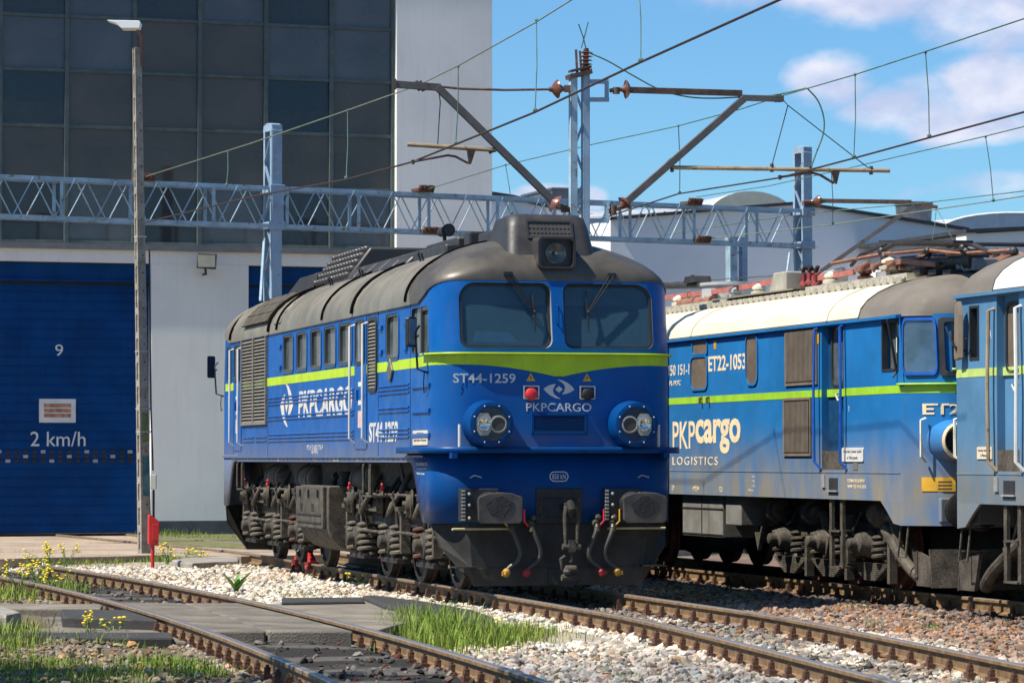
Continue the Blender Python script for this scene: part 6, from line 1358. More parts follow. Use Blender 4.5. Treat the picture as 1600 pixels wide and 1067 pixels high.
def electric(c, label, paint, band, roofm, bz, z_eave, first):
    fr = ET; root = empty('electric_locomotive', ET.W(c, 0, 0), ET.rot, label=label, cat='locomotive')
    Wd = 1.5; HL = 7.8; ZS = 1.10; ZM = 1.43
    S = lambda u, v, y=-Wd: (ET.side(u, v, y)[0] - c, ET.side(u, v, y)[1])
    S3 = lambda x, z, d: (x, -Wd - d, z)
    half = [(HL, -Wd), (HL + .05, -Wd + .035), (HL + .36, -1.16), (HL + .44, -1.0), (HL + .53, -.4), (HL + .55, 0), (HL + .53, .4), (HL + .44, 1.0), (HL + .36, 1.16), (HL + .05, Wd - .035), (HL, Wd)]
    FX = lambda y: float(np.interp(abs(y), [0, .4, 1.0, 1.16, 1.465], [.55, .53, .44, .36, .05]))
    def loop(z, k=1.0, xi=0.0):
        rk = -.10 * max(0, z - 2.35); h = [(x + rk * (1 if x > HL + .01 else 0) - xi, y * k) for x, y in half]; return [(x, y, z) for x, y in h] + [(-x, -y, z) for x, y in h]
    b = MB(); b.loft([loop(ZS), loop(ZM), loop(2.35), loop(z_eave), [(x * .99, y * .95, z_eave - .03) for x, y, z in loop(z_eave)]], True, True, True)
    body = b.build('body', paint, root, smooth=28)
    cm = MB()
    if first: sw = [(S(1378, 540)[0], S(1404, 540)[0], 2.62, 3.22)]; door = (2.86 - c, 3.60 - c); zd = (2.50, 3.22)
    else: sw = [(S(1515, 510)[0], S(1530, 510)[0], 2.68, 3.28)]; door = (8.16 - c, 8.74 - c); zd = (2.55, 3.25)
    for x0, x1, z0, z1 in sw: cm.box(x0, x1, -Wd - .1, -Wd + .12, z0, z1)
    cm.box(door[0], door[1], -Wd - .1, -Wd + .10, ZM + .03, z_eave - .06)
    cut(body, cm, [paint])
    g = MB(); g.box(door[0], door[1], -Wd + .095, -Wd + .11, ZM + .03, z_eave - .06); dr = g.build('door', M['et_deep'] if first else paint, root, smooth=0)
    dm = (door[0] + door[1]) / 2
    g = MB(); po = rrect(dm - .19, dm + .17, zd[0], zd[1], .10); g.prism([(a, -Wd + .088, q) for a, q in po], (0, .01, 0)); wn = g.build('door_window', M['brown_pane'] if not first else M['side_glass'], dr, smooth=0)
    g = MB(); ring(g, rrect(dm - .23, dm + .21, zd[0] - .04, zd[1] + .04, .13), po, 0, .02, lambda a, q, d: (a, -Wd + .09 - d, q)); g.build('window_frame', M['seal'], wn, smooth=40)
    g = MB(); g.box(door[0], door[1], -Wd + .07, -Wd + .095, bz[0], bz[1]); g.build('band', band, dr, smooth=0)
    g = MB(); g.box(door[0], door[1], -Wd + .0, -Wd + .094, ZM + .03, ZM + .26); g.build('kick_plate', M['dusty_iron'], dr, smooth=0)
    g = MB(); g.tube([(dm + .1, -Wd + .08, 2.40), (dm + .1, -Wd, 2.38), (dm + .22, -Wd - .01, 2.30)], .014, 6); g.build('door_handle', M['steel_pale'], dr)
    for k, x in enumerate((door[0] - .06, door[1] + .06)):
        g = MB(); g.tube([(x, -Wd, 3.22), (x, -Wd - .07, 3.20), (x + (.04 if k else -.02), -Wd - .08, 2.4), (x + (.02 if k else 0), -Wd - .08, 1.56), (x + .05, -Wd, 1.46)], .022 if not first else .018, 8); g.build('grab_rail', (mat('rail_blue', (.01, .09, .42), .4) if first else (M['rust_cream'], M['white'])[k]), dr)
    for x0, x1, z0, z1 in sw:
        g = MB(); g.box(x0, x1, -Wd + .10, -Wd + .11, z0, z1); wn = g.build('side_window', M['side_glass'], root, smooth=0)
        g = MB(); ring(g, [(x0, z0), (x1, z0), (x1, z1), (x0, z1)], [(x0 + .03, z0 + .03), (x1 - .03, z0 + .03), (x1 - .03, z1 - .03), (x0 + .03, z1 - .03)], -.06, .008, S3); g.build('window_frame', M['seal'], wn, smooth=0)
        g = MB(); g.box(x0 + .22, x0 + .38, -Wd + .09, -Wd + .099, z0 + .22, z0 + .40); g.build('paper', M['letter_white'], wn, smooth=0)
        if first: g = MB(); g.prism([(x1 - .06, -Wd - .02, z0 - .02), (x1 - .03, -Wd - .02, z0 - .02), (x1 + .04, -Wd - .16, z1), (x1 + .0, -Wd - .16, z1)], (0, .03, 0)); g.tube([(x1 - .05, -Wd, z0), (x1 - .04, -Wd - .06, z0 - .08)], .015, 5); g.build('mirror', M['black'], root, smooth=0, bevel=.01)
        else:
            g = MB(); po = [(x0 - .22 + a, -Wd - .10 - .02 * q, z0 + q) for a, q in ((0, .05), (.02, 0), (.14, .02), (.17, .5), (.13, .66), (.05, .62))]; g.prism(po, (.05, .04, 0)); mr_ = g.build('mirror', M['mesh_brown'], root, smooth=0, bevel=.015); g = MB(); g.tube([(x0 - .1, -Wd, z0 + .1), (x0 - .12, -Wd - .14, z0 + .16), (x0 - .25, -Wd - .18, z0 + .38)], .012, 6); g.tube([(x0 - .1, -Wd, z0 + .05), (x0 + .08, -Wd - .08, z0 + .24)], .01, 6); g.build('mirror_arm', M['black'], mr_)
    # band along the flank and round the nose
    def nose(off, z0, z1, sgn, name, m, th):
        h = [(x + off * .6, y * (1 + off / Wd)) for x, y in half]; mb = MB(); mb.loft([[(sgn * (x - .10 * max(0, z - 2.35)), sgn * y, z) for x, y in h] for z in (z0, z1)], False); return mb.build(name, m, root, smooth=25, solid=th)
    segs = [(-HL, door[0] - .001), (door[1] + .001, HL)]
    g = MB()
    for a, q in segs: g.box(a, q, -Wd - .004, -Wd + .001, *bz)
    g.box(-HL, HL, Wd - .001, Wd + .004, *bz); g.build('band', band, root, smooth=0)
    for sg in (1, -1): nose(.004, bz[0], bz[1], sg, 'band', band, 0); nose(.05, bz[1] + .0, bz[1] + .022, sg, 'band_lip', band, .05)
    g = MB(); g.box(-HL, HL, -Wd - .006, -Wd + .001, ZM - .008, ZM + .006); g.box(-HL, HL, -Wd - .05, -Wd + .02, z_eave - .045, z_eave - .01); g.box(-HL, HL, Wd - .02, Wd + .05, z_eave - .045, z_eave - .01); g.build('rain_gutter', paint, root, smooth=0)
    # skirt below the cabs with cut-away
    for sg in (1, -1):
        g = MB(); pr = [(4.86 - (-2.4) if False else HL - .62, ZS), (HL - .42, .98), (HL - .22, .84), (HL, .82), (HL, ZS)]
        for y in (-Wd, Wd - .03): g.prism([(sg * x, y, z) for x, z in pr], (0, .03, 0))
        h = [(x, y) for x, y in half]; g.loft([[(sg * x, sg * y, z) for x, y in h] for z in (.82, ZS)], False); g.build('skirt', paint, root, smooth=25)
    # roof
    rise = .56; RX = .9
    rh = [(HL - .25, -Wd), (HL, -Wd + .01), (HL + .18, -Wd + .09), (HL + .32, -1.22), (HL + .42, -.9), (HL + .48, -.4), (HL + .5, 0), (HL + .48, .4), (HL + .42, .9), (HL + .32, 1.22), (HL + .18, Wd - .09), (HL, Wd - .01), (HL - .25, Wd)]; RL = rh + [(-x, -y) for x, y in rh]
    def ringz(a, x1=HL, x0=-HL):
        cs, sn = math.cos(a), math.sin(a); k = cs; return [((x - RX * (1 - cs) - .10 * .9) if x > 0 else (x + RX * (1 - cs) + .09), y * k, z_eave + rise * sn) for x, y in RL]
    rf = MB(); rings = [ringz(R(a)) for a in (0, 10, 22, 34, 46, 58, 68, 77, 83)]; rings = [[(x * 1.0, y * 1.012, z - .025) for x, y, z in rings[0]]] + rings; rf.loft(rings, True, True, True); roof = rf.build('roof', M['roof_brown'], root, smooth=40)
    xb = HL - (1.3 if first else 1.0)
    def arc(x, off, n=16, a0=1, a1=179): return [(x, -(Wd + off) * math.cos(R(a0 + (a1 - a0) * i / n)), z_eave + (rise + off) * math.sin(R(a0 + (a1 - a0) * i / n))) for i in range(n + 1)]
    g = MB(); g.loft([arc(-xb, .006), arc(xb, .006)], False); g.build('roof_skin', roofm, roof, smooth=40)
    g = MB()
    for x in (xb, 3.05 - c if first else 3.0, -3.4, 0.2, -xb):
        g.loft([arc(x - .02, .008), arc(x - .02, .02), arc(x + .02, .02), arc(x + .02, .008)], False)
    g.build('roof_joint', M['roof_cream'] if first else M['roof_brown'], roof, smooth=40)
    zr = lambda y: z_eave + rise * math.sqrt(max(0, 1 - (y / Wd) ** 2))
    g = MB(); y = -.92
    for x in np.arange(-xb + .3, xb - .1, .22): g.box(x, x + .13, y - .03, y + .04, zr(y) - .02, zr(y) + .07); g.ball((x + .17, y, zr(y) + .045), .035, 6)
    g.beam((-xb, y, zr(y) + .04), (xb, y, zr(y) + .04), .05, .04); g.build('roof_conduit', M['box_beige'], roof, smooth=0)
    g = MB(); g.box(-xb + .5, xb - .3, -.75, .75, zr(.75) + .0, z_eave + rise + .02); g.build('roof_walkway', M['box_beige'], roof, smooth=0)
    zt = z_eave + rise + .02
    gear = root
    def part(name, m, mb, smooth=32, bevel=0): return mb.build(name, m, gear, smooth=smooth, bevel=bevel)
    def bell(x, y, z, h, r=.11): mb = MB(); mb.lathe((x, y, z), (0, 0, 1), [(0, r * .6), (h * .2, r), (h * .4, r * 1.05), (h * .5, r * .6), (h * .62, r * .9), (h * .8, r * .85), (h, r * .35)], 16); return mb
    if first:
        E = lambda u, v, y=-.45: Vector((S(u, v, y)[0], y, S(u, v, y)[1]))
        mb = MB(); mb.beam(E(1040, 465), E(1138, 453), .03, .07); mb.beam(E(1138, 453), E(1222, 437), .03, .08); mb.beam(E(1265, 437), E(1335, 425), .04, .07); part('busbar', M['red_bar'], mb, 0)
        for u, v in ((1150, 466), (1187, 461), (1300, 443), (1240, 450), (1062, 478)): q = E(u, v); part('insulator', M['white_ins'], bell(q.x, q.y, q.z - .04, .2, .12))
        for u, v in ((1352, 437), (1090, 480)): q = E(u, v); part('insulator', M['porcelain'], bell(q.x, q.y, q.z - .04, .2, .10))
        mb = MB(); mb.cyl(E(1058, 477), E(1116, 470), .085, n=14); mb.cyl(E(1075, 470), E(1076, 455), .03); mb.cyl(E(1100, 466), E(1100, 452), .03); part('switch_tube', M['panto_red'], mb)
        mb = MB(); q = E(1141, 474, -.1); mb.lathe((q.x, -.1, zt - .1), (0, 0, 1), [(0, .42), (.36, .42), (.37, .45), (.41, .45), (.415, .40)], 28); part('roof_drum', M['duct'] if False else mat('drum_grey', (.42, .43, .42), .55, var=.1, rust=.5), mb)
        mb = MB(); a, b_ = E(1128, 470, -.8), E(1256, 453, -.8); mb.prism([(a.x, -.95, a.z), (b_.x, -.95, b_.z), (b_.x - .2, -.45, b_.z + .06), (a.x + .2, -.45, a.z + .06)], (0, 0, .02))
        for t in (.15, .4, .65, .9): p = a.lerp(b_, t); mb.beam((p.x, -.85, zr(.85)), (p.x, -.85, p.z), .02, .02)
        part('cover_plate', mat('olive_plate', (.21, .19, .12), .7), mb, 0)
        mb = MB(); a, b_ = E(1228, 450), E(1255, 424); mb.prism([(a.x - .1, -.7, zt - .1), (b_.x, -.7, zt - .1), (b_.x, -.7, b_.z), (a.x + .18, -.7, b_.z)], (0, .9, 0)); part('equipment_box', M['box_beige'], mb, 0, .02)
        mb = MB()
        for k in range(4): q = E(1250 + 9 * k, 432 + 3 * (k % 2)); mb.cyl(q + Vector((0, -.05, -.12)), q + Vector((.03, .1, .06)), .06, n=8); mb.box(q.x - .05, q.x + .06, q.y - .05, q.y + .2, q.z - .04, q.z + .05)
        part('isolator', mat('isolator_red', (.22, .03, .03), .5, var=.3), mb)
        mb = MB()
        for k in range(3): q = E(1254 + 10 * k, 425); mb.beam(q, q + Vector((.10, 0, .07)), .05, .03)
        part('contact_finger', M['panto_black'], mb, 0)
        mb = MB(); mb.tube([E(1270, 450), E(1273, 438), E(1290, 426), E(1318, 420)], .022, 6); mb.tube([E(1250, 438), E(1250, 450), E(1258, 455)], .022, 6); mb.tube([E(1285, 446), E(1290, 438)], .018, 6); mb.tube([E(1113, 455), E(1098, 475), E(1080, 483)], .018, 6); part('cable', M['steel_pale'], mb)
        mb = MB(); mb.cyl(E(1022, 447, .3), E(1116, 446, .3), .05); q = E(1085, 442, .3); mb.prism([(q.x - .25, .2, q.z), (q.x + .25, .2, q.z), (q.x + .18, .2, q.z + .1), (q.x - .18, .2, q.z + .1)], (0, .3, 0)); mb.beam(E(1085, 440, .3), E(1082, 430, .3), .05, .02); part('lowered_bow', M['panto_black'], mb)
        # folded pantograph
        pb = empty('pantograph', (0, 0, 0), parent=root)
        def pp(name, m, mb, sm=32): return mb.build(name, m, pb, smooth=sm)
        mb = MB()
        for y in (-.55, .55): mb.beam(E(1338, 421, y) if y < 0 else E(1338, 421, -.55) + Vector((0, 1.1, 0)), (E(1410, 408, -.55) + Vector((0, y + .55, 0))), .06, .07); mb.beam(E(1410, 408, -.55) + Vector((0, y + .55, 0)), E(1420, 420, -.55) + Vector((.9, y + .55, 0)), .05, .06)
        for u in (1340, 1372, 1405): q = E(u, 418, -.55); mb.cyl(q, q + Vector((0, 1.1, 0)), .03)
        for u in (1345, 1365, 1385): mb.tube([E(u, 424, -.6), E(u + 4, 415, -.6), E(u + 12, 410, -.6)], .022, 6)
        pp('base_frame', M['panto_red'], mb)
        mb = MB(); mb.cyl(E(1412, 414, -.4), E(1525, 407, -.4), .11, n=16); mb.cyl(E(1518, 407, -.4), E(1530, 407, -.4), .14, n=14); mb.cyl(E(1412, 417, .3), E(1520, 410, .3), .08); pp('drive_cylinder', M['panto_black'], mb)
        mb = MB()
        for y in (-.5, .4):
            o = Vector((0, y + .5, 0)); mb.tube([E(1300, 412, -.5) + o, E(1380, 397, -.5) + o, E(1448, 391, -.5) + o], .028, 6); mb.tube([E(1455, 391, -.5) + o, E(1500, 397, -.5) + o], .03, 6); mb.tube([E(1480, 398, -.5) + o, E(1585, 391, -.5) + o], .028, 6); mb.prism([E(1408, 413, -.5) + o, E(1448, 392, -.5) + o, E(1450, 396, -.5) + o, E(1415, 416, -.5) + o], (0, .05, 0)); mb.prism([E(1556, 402, -.5) + o, E(1584, 391, -.5) + o, E(1586, 396, -.5) + o, E(1560, 408, -.5) + o], (0, .05, 0))
        pp('lower_arm', M['panto_red'], mb)
        mb = MB()
        for y in (-.5, .4):
            o = Vector((0, y + .5, 0)); mb.tube([E(1380, 391, -.5) + o, E(1400, 380, -.5) + o, E(1500, 380, -.5) + o, E(1520, 382, -.5) + o, E(1548, 395, -.5) + o], .03, 6)
            for u, v in ((1378, 393), (1382, 402), (1505, 388), (1510, 394), (1450, 393), (1584, 393)): mb.ball(E(u, v, -.5) + o, .058, 10)
            mb.tube([E(1330, 415, -.5) + o, E(1345, 398, -.5) + o, E(1380, 384, -.5) + o], .025, 6); mb.tube([E(1350, 398, -.5) + o, E(1362, 388, -.5) + o, E(1384, 383, -.5) + o], .02, 6)
        for u in (1400, 1500): q = E(u, 381, -.5); mb.cyl(q, q + Vector((0, .9, 0)), .025)
        mb.beam(E(1388, 378, -.75), E(1505, 378, -.75), .25, .035)
        mb.tube([E(1385, 395, -.5), E(1450, 388, -.5), E(1500, 392, -.5)], .02, 6); pp('upper_bow', M['panto_black'], mb)
        for u in (1395,): q = E(u, 414); part('insulator', M['white_ins'], bell(q.x, q.y, q.z - .1, .2, .17)); mb = MB(); mb.box(q.x - .2, q.x + .15, -.6, -.55, zt - .1, q.z - .08); mb.box(q.x - .2, q.x - .15, -.6, -.2, zt - .1, q.z - .08); part('insulator_bracket', M['steel_pale'], mb, 0)
        mb = MB(); a, b_ = E(1529, 421, -.2), E(1559, 403, -.2)
        for k in range(4): t = k / 4; x = a.x + (b_.x - a.x) * t; mb.box(x, x + (b_.x - a.x) * .22, -.5, .3, zt - .05, b_.z)
        part('resistor_box', mat('grey_ribbed', (.20, .21, .22), .5), mb, 0, .02)
        mb = MB()
        for u in (1437, 1462, 1485): q = E(u, 424, -.6); mb.box(q.x - .12, q.x + .12, -.65, -.5, q.z - .04, q.z + .02)
        part('roof_clip', M['panto_black'], mb, 0)
    # flank details
    def pane(name, x0, x1, z0, z1, r, m, slant=0.0):
        sh = lambda a, q, d: S3(a + slant * (q - z0), q, d); po = rrect(x0, x1, z0, z1, r); g = MB(); g.prism([sh(a, q, .003) for a, q in po], (0, .01, 0)); o = g.build(name, m, root, smooth=0); g = MB(); ring(g, rrect(x0 - .03, x1 + .03, z0 - .03, z1 + .03, r + .03), po, 0, .018, sh); g.build('window_frame', paint, o, smooth=40); return o
    if first:
        pane('side_window', -2.18 - c, -1.50 - c, 2.56, 2.99, .10, M['brown_pane']); pane('side_window', -2.10 - c, -1.50 - c, 3.04, 3.22, .04, M['brown_pane']); pane('side_window', .10 - c, .52 - c, 2.58, 3.22, .12, M['brown_pane'])
    else:
        for k in range(4): pane('side_window', -2.0 + k * 2.0, -1.5 + k * 2.0, 2.7, 3.2, .1, M['brown_pane'])
    for (x0, x1, z0, z1) in (((1.62 - c, 2.70 - c, 2.55, 3.22), (1.55 - c, 2.48 - c, 1.66, 2.335)) if first else ((2.2, 3.4, 2.7, 3.3), (2.2, 3.4, 1.7, 2.4))):
        g = MB(); g.box(x0, x1, -Wd - .012, -Wd, z0, z1); lv = g.build('louvre', mat('louvre_shadow', (.05, .042, .035), .8), root, smooth=0); g = MB()
        for x in np.arange(x0 + .02, x1 - .01, .045): g.box(x, x + .024, -Wd - .03, -Wd - .011, z0 + .02, z1 - .02)
        g.build('louvre_blade', M['mesh_brown'], lv, smooth=0); g = MB(); ring(g, [(x0 - .03, z0 - .03), (x1 + .03, z0 - .03), (x1 + .03, z1 + .03), (x0 - .03, z1 + .03)], [(x0, z0), (x1, z0), (x1, z1), (x0, z1)], 0, .022, S3); g.build('louvre_frame', M['mesh_brown'], lv, smooth=0)
    if first:
        lettering('lettering', 'ET22-1053', M['letter_cream'], root, S3, -.69 - c, 2.885, 1.52, .21, .004, bold=.02); lettering('lettering', '3 150 151-1', M['letter_cream'], root, S3, -2.85 - c, 2.84, 1.15, .15, .004, bold=.01); lettering('lettering', '91 51', M['letter_cream'], root, S3, -4.0 - c, 2.84, .6, .15, .004, bold=.01); lettering('lettering', 'PL-PKPC', M['letter_cream'], root, S3, -2.9 - c, 2.66, .5, .07, .004)
        lettering('lettering', 'PKP', M['letter_cream'], root, S3, -2.52 - c, 1.925, .98, .38, .004, bold=.008); lettering('lettering', 'cargo', M['letter_cream'], root, S3, -1.08 - c, 1.90, 1.86, .47, .004, bold=.028); lettering('lettering', 'LOGISTICS', M['letter_cream'], root, S3, -2.05 - c, 1.565, 1.95, .115, .004, spacing=1.25)
        for i, s in enumerate(('R 95t.', 'P 90t.', 'G 70t.', 'MAPL 50t.')): lettering('lettering', s, M['letter_dusty'], root, S3, .25 - c + (.1 if i < 3 else 0), 1.36 - i * .06, None, .035, .003)
        for x, s in ((-3.0, '[P]'), (-2.0, '+M24+'), (-.95, '125')): lettering('lettering', s, M['letter_cream'], root, S3, x - c, 1.185, None, .07, .003)
        lettering('lettering', 'POZNAN OKR 30 LPN 39', M['letter_cream'], root, S3, 4.0 - c, 1.33, .55, .04, .003); lettering('lettering', 'NPW 120 14-10-2015', M['letter_cream'], root, S3, 4.03 - c, 1.26, .6, .04, .003)
        lettering('lettering', '1', M['letter_white'], root, S3, 3.78 - c, 2.2, None, .07, .003)
        g = MB(); x0, z0 = S(1317, 721); x1, z1 = S(1350, 699); g.prism([S3(a, q, .002) for a, q in rrect(x0, x1, z0, z1, .02, 3)], (0, -.012, 0)); pl = g.build('maker_plate', M['letter_white'], root, smooth=0)
        for i, s in enumerate(('Centralny Zakład Spółki', 'w Warszawie')): lettering('plate_lettering', s, M['dark_text'], pl, lambda a, q, d: (a, -Wd - .0145 - d, q), (x0 + x1) / 2, z1 - .05 - .07 * i, (x1 - x0) * (.85 if i == 0 else .5), .04, .002)
        g = MB(); g.box(S(1079, 530)[0] if False else -1.22 - c, -1.12 - c, -Wd - .006, -Wd, 3.08, 3.19); g.box(2.70 - c, 2.79 - c, -Wd - .006, -Wd, 3.02, 3.14); g.build('yellow_label', M['yellow'], root, smooth=0)
        g = MB(); g.box(3.92 - c, 4.06 - c, -Wd - .006, -Wd, 1.46, 1.56); g.build('small_lamp', M['mesh_brown'], root, smooth=0)
        g = MB()
        for x in (-1.72, -1.42): g.tube([(x - c, -Wd, 2.43), (x - c, -Wd - .04, 2.42), (x - c + .01, -Wd - .04, 2.36)], .02, 6)
        g.build('bracket', M['rust'], root)
    else:
        lettering('lettering', 'A', M['letter_white'], root, S3, 7.98 - c, 2.95, None, .10, .003)
        g = MB(); x0, z0 = S(1528, 717); x1, z1 = S(1551, 698); g.box(x0, x1, -Wd - .012, -Wd, z0, z1); pl = g.build('maker_plate', M['sign_cream'], root, smooth=0)
        for i, s in enumerate(('Centralny Zakład Spółki', 'w Warszawie')): lettering('plate_lettering', s, M['dark_text'], pl, lambda a, q, d: (a, -Wd - .0125 - d, q), (x0 + x1) / 2, z1 - .04 - .05 * i, (x1 - x0) * (.85 if i == 0 else .5), .03, .002)
    # step hole, ladder
    g = MB(); g.box(dm - .13, dm + .17, -Wd - .004, -Wd + .0, 1.17, 1.36); sh_ = g.build('step_recess', M['cab_dark'], root, smooth=0); g = MB(); g.box(dm - .15, dm + .19, -Wd - .03, -Wd, 1.19, 1.21); g.box(dm - .35, dm - .25, -Wd - .02, -Wd, 1.24, 1.40); g.build('step_plate', M['steel_pale'], sh_, smooth=0)
    g = MB(); g.box(dm - .20, dm - .12, -Wd + .03, -Wd + .07, .26, 1.10); g.box(dm + .16, dm + .24, -Wd + .03, -Wd + .07, .26, 1.10); g.box(dm - .15, dm + .2, -Wd + .0, -Wd + .2, .70, .72); g.box(dm - .15, dm + .2, -Wd + .0, -Wd + .2, .26, .28); g.build('ladder', M['dusty_iron'], root, smooth=0)
    # corner windows, headlamps, buffers of both cabs
    for sg in (1, -1):
        for k in (-1, 1):
            Bn = lambda t, z, d, k=k: (sg * (HL + .01 + .34 * t + d * .7 + .012 - .10 * max(0, z - 2.35) * t), sg * k * (Wd - .02 - .32 * t + d * .7), z)
            po = rrect(.05, .97, 2.60, 3.20, .10); g = MB(); g.add([Bn(a, q, .012) for a, q in po], [tuple(range(len(po)))] if k * 1 < 0 else [tuple(reversed(range(len(po))))]); wn = g.build('corner_window', M['lamp_dark'] if not first else mat('pale_pane', (.055, .10, .15), .06, spec=.8, var=.3, scale=2), root, smooth=0)
            g = MB(); ring(g, rrect(0.01, 1.01, 2.565, 3.235, .12), po, 0, .025, Bn); g.build('window_frame', mat('rail_blue', (.01, .09, .42), .4) if first else paint, wn, smooth=40)
            Fn = lambda y, z, d: (sg * (HL + .03 + d - .10 * max(0, z - 2.35) + float(np.interp(abs(y), [0, .4, 1.0, 1.16], [.55, .53, .44, .36]))), sg * y, z)
            po = rrect(-1.12 if k < 0 else .08, -.08 if k < 0 else 1.12, 2.58, 3.20, .1); g = MB(); g.loft([[Fn(a, z_, .0) for a in np.linspace(po[-1][0] if k < 0 else .08, -.08 if k < 0 else 1.12, 9)] for z_ in (2.58, 3.20)], False); wn = g.build('windscreen', M['lamp_dark'], root, smooth=40); g = MB(); ring(g, rrect(-1.15 if k < 0 else .05, -.05 if k < 0 else 1.15, 2.55, 3.23, .04), rrect(-1.10 if k < 0 else .10, -.10 if k < 0 else 1.10, 2.60, 3.18, .04), -.01, .02, Fn); g.build('window_frame', M['seal'], wn, smooth=40)
            g = MB(); y = k * 1.02; g.lathe((sg * (HL + .25), sg * y, 1.80), (sg, 0, 0), [(0, .26), (.16, .25), (.36, .22), (.38, .19), (.33, .17)], 24); hl = g.build('headlamp', paint, root); g = MB(); g.lathe((sg * (HL + .56), sg * y, 1.80), (sg, 0, 0), [(0, .225), (.06, .215), (.075, .19), (.03, .17)], 24); g.build('lamp_rim', M['letter_cream'], hl); g = MB(); g.lathe((sg * (HL + .58), sg * y, 1.8), (sg, 0, 0), [(0, .168), (.01, .16), (.02, .02)], 20); g.build('lamp_glass', M['lamp_dark'], hl)
            g = MB(); y = k * .95; g.box(sg * (HL + .15), sg * (HL + .42), sg * y - .22, sg * y + .22, .86, 1.14); bf = g.build('buffer', paint, root, smooth=0, bevel=.015); g = MB(); g.lathe((sg * (HL + .42), sg * y, 1.0), (sg, 0, 0), [(0, .18), (.03, .18), (.04, .12), (.14, .11), (.15, .22), (.18, .23), (.19, .20)], 20); g.build('buffer_head', M['dark_iron'], bf)
            g = MB(); g.tube([(sg * (HL + .28), sg * k * 1.30, 2.06), (sg * (HL + .34), sg * k * 1.38, 2.04), (sg * (HL + .34), sg * k * 1.38, 1.62), (sg * (HL + .28), sg * k * 1.30, 1.56)], .018, 6); g.build('cab_grab_rail', M['cream'], root)
            g = MB(); g.tube([(sg * (HL + .05), sg * k * 1.42, .82), (sg * (HL + .05), sg * k * 1.46, .45), (sg * (HL - .18), sg * k * 1.46, .45), (sg * (HL - .18), sg * k * 1.42, .82)], .014, 6); g.build('stirrup_step', M['dusty_iron'], root)
        g = MB(); g.prism([(sg * (HL + .0), -1.3, .12), (sg * (HL + .42), -1.3, .12), (sg * (HL + .38), -1.3, .45), (sg * (HL - .15), -1.3, .55)], (0, .04, 0)); g.prism([(sg * (HL + .44), -1.3, .11), (sg * (HL + .44), 1.3, .11), (sg * (HL + .36), 1.3, .55), (sg * (HL + .36), -1.3, .55)], (sg * .03, 0, 0)); g.prism([(sg * (HL + .0), 1.26, .12), (sg * (HL + .42), 1.26, .12), (sg * (HL + .38), 1.26, .45), (sg * (HL - .15), 1.26, .55)], (0, .04, 0)); g.build('snow_plough', M['dusty_iron'], root, smooth=0)
        g = MB(); g.tube(spl([(sg * (HL - 1.2), -1.2, .75), (sg * (HL - .5), -1.25, .40), (sg * (HL - .1), -1.2, .20), (sg * (HL + .1), -1.1, .16)]), .07, 10); g.build('sand_pipe', M['dusty_iron'], root)
        g = MB(); g.loft([[(sg * (HL + .012 + FX(y)), sg * y, z) for y in np.linspace(-1.32, -1.0, 6)] for z in (1.22, 1.38)], False); wp = g.build('warning_plate', M['yellow'], root, smooth=0, solid=.01)
        for q in range(3): g = MB(); g.loft([[(sg * (HL + .016 + FX(y)), sg * y, z) for y in np.linspace(-1.18, -1.04, 4)] for z in (1.245 + .04 * q, 1.257 + .04 * q)], False); g.build('plate_line', M['dark_text'], wp, smooth=0)
        if sg > 0 and first: lettering('lettering', 'ET22-1053', M['letter_cream'], root, lambda y, z, d: (HL + .008 + d + FX(y), y, z), -.80, 2.17, 1.02, .13, .004, bold=.02)
    # underframe and bogies
    g = MB(); g.box(-HL + .4, HL - .4, -1.0, 1.0, .80, 1.09); g.build('underframe', M['dark_iron'], root, smooth=0)
    if first: bx = [(S(1058, 800)[0], S(1120, 800)[0], S(1090, 838)[1]), (S(1125, 800)[0], S(1149, 800)[0], S(1130, 820)[1])]
    else: bx = [(-1.5, .2, .48), (.4, 1.2, .6)]
    for x0, x1, z0 in bx:
        g = MB(); g.box(x0, x1, -1.42, -.9, z0, 1.09); b_ = g.build('equipment_case', mat('case_grey', (.17, .165, .145), .8, var=.2, scale=3, bump=.2), root, smooth=0, bevel=.015); g = MB(); m_ = (x0 + x1) / 2
        if x1 - x0 > 1: g.box(m_ - .008, m_ + .008, -1.43, -1.42, z0, 1.09); g.box(x0, x1, -1.43, -1.42, z0 + .38, z0 + .40); g.box(x0, x1, -1.43, -1.42, z0 + .03, z0 + .045); g.build('case_joint', M['dark_iron'], b_, smooth=0)
        else: g.box(x0 - .04, x0, -1.38, -1.3, z0 + .2, z0 + .3); g.build('case_joint', M['dark_iron'], b_, smooth=0)
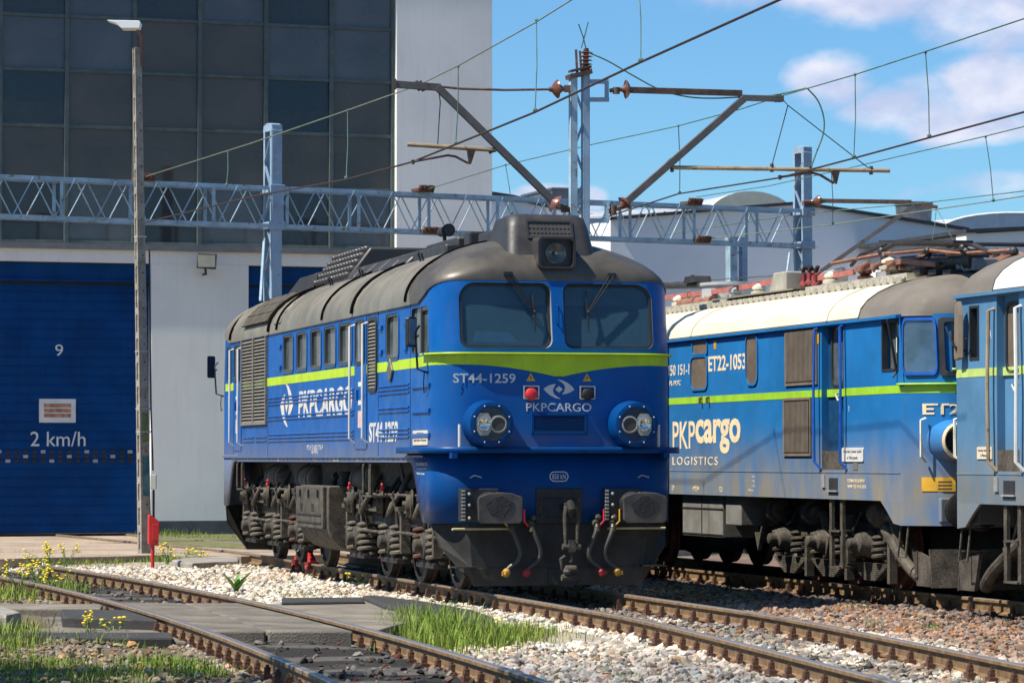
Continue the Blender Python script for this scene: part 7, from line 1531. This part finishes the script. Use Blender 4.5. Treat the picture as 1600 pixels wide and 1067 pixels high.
    for cx in (-4.62, 4.62):
        bg_ = empty('bogie', (cx, 0, 0), parent=root)
        g = MB()
        for sg in (-1, 1): g.box(-2.1, 2.1, sg * 1.02 - .07, sg * 1.02 + .07, .60, .82); g.box(-2.15, -2.0, sg * 1.02 - .07, sg * 1.02 + .07, .3, .7); g.box(2.0, 2.15, sg * 1.02 - .07, sg * 1.02 + .07, .3, .7)
        g.build('bogie_frame', M['dark_iron'], bg_, smooth=0, bevel=.015)
        for ax in (-1.4, 0, 1.4):
            for sg in (-1, 1):
                g = MB(); g.lathe((ax, sg * .70, .52), (0, sg, 0), [(0, .55), (.03, .545), (.035, .52), (.13, .515), (.135, .44), (.10, .42), (.08, .2), (.14, .12), (.15, 0)], 32); g.build('wheel', mat('wheel_rust', (.09, .032, .02), .8, var=.35), bg_, smooth=30)
                g = MB(); g.box(ax - .15, ax + .15, sg * .98, sg * 1.16, .40, .66); g.lathe((ax, sg * 1.14, .56), (0, sg, 0), [(0, .17), (.05, .17), (.08, .15), (.2, .13), (.22, .08), (.32, .07), (.33, .05)], 16); ab = g.build('axle_box', M['dusty_iron'], bg_, smooth=30, bevel=.01)
                for d in (-.34, .34): g = MB(); g.spring((ax + d, sg * 1.16, 0), .10, .026, .36, .70, 4.5); g.build('coil_spring', M['dusty_iron'], ab)
                g = MB()
                for k in range(9): w_ = .20 + .052 * k; g.box(ax - w_, ax + w_, sg * 1.09, sg * 1.18, .12 + .024 * k, .139 + .024 * k)
                g.build('leaf_spring', M['dusty_iron'], ab, smooth=0)
                g = MB(); g.box(ax + .62, ax + .70, sg * 1.10, sg * 1.20, .10, .62); g.box(ax + .55, ax + .77, sg * 1.06, sg * 1.22, .60, .66); g.build('spring_hanger', M['dusty_iron'], ab, smooth=0)
            g = MB(); g.cyl((ax, -.7, .52), (ax, .7, .52), .09); g.lathe((ax, -.5, .55), (0, 1, 0), [(0, .3), (.15, .36), (.85, .36), (1.0, .3)], 16); g.build('axle', M['dark_iron'], bg_)
        for x, k in ((1.95, 1), (-.35, 1), (-1.9, -1)):
            g = MB(); g.lathe((x - .3 * k, -1.2, .93), (k, 0, -.08), [(0, .05), (.02, .13), (.16, .13), (.18, .16), (.2, .16), (.22, .12), (.34, .10), (.36, .05), (.5, .04)], 18); g.beam((x + .22 * k, -1.2, .92), (x + .50 * k, -1.2, .50), .09, .05); g.prism([(x + .36 * k, -1.26, .62), (x + .60 * k, -1.26, .62), (x + .48 * k, -1.26, .38)], (0, .05, 0)); g.build('brake_cylinder', M['dusty_iron'], bg_)
        g = MB(); g.tube([(-1.5, -1.2, .95), (-1.3, -1.25, .75), (-1.1, -1.25, .80), (-1.0, -1.2, .98)], .018, 6); g.tube([(.3, -1.2, 1.0), (.35, -1.28, .74), (.55, -1.28, .72)], .018, 6); g.tube([(1.2, -1.2, .95), (1.1, -1.3, .66), (.95, -1.3, .62)], .018, 6); g.build('bogie_cable', M['cable_black'], bg_)
        g = MB(); g.box(-.9, -.78, -1.22, -1.14, .80, .98); g.box(.62, .74, -1.2, -1.1, .30, .9); g.build('bracket', M['dusty_iron'], bg_, smooth=0)
electric(-2.4, 'blue electric locomotive with cream roof and folded pantograph right of the diesel', M['et_blue'], M['et_lime'], M['roof_cream'], (2.358, 2.45), 3.28, True)
electric(14.86, 'faded pale blue electric locomotive with white roof cut by the right edge', M['et_blue2'], M['et_lime2'], M['roof_white'], (2.495, 2.585), 3.42, False)
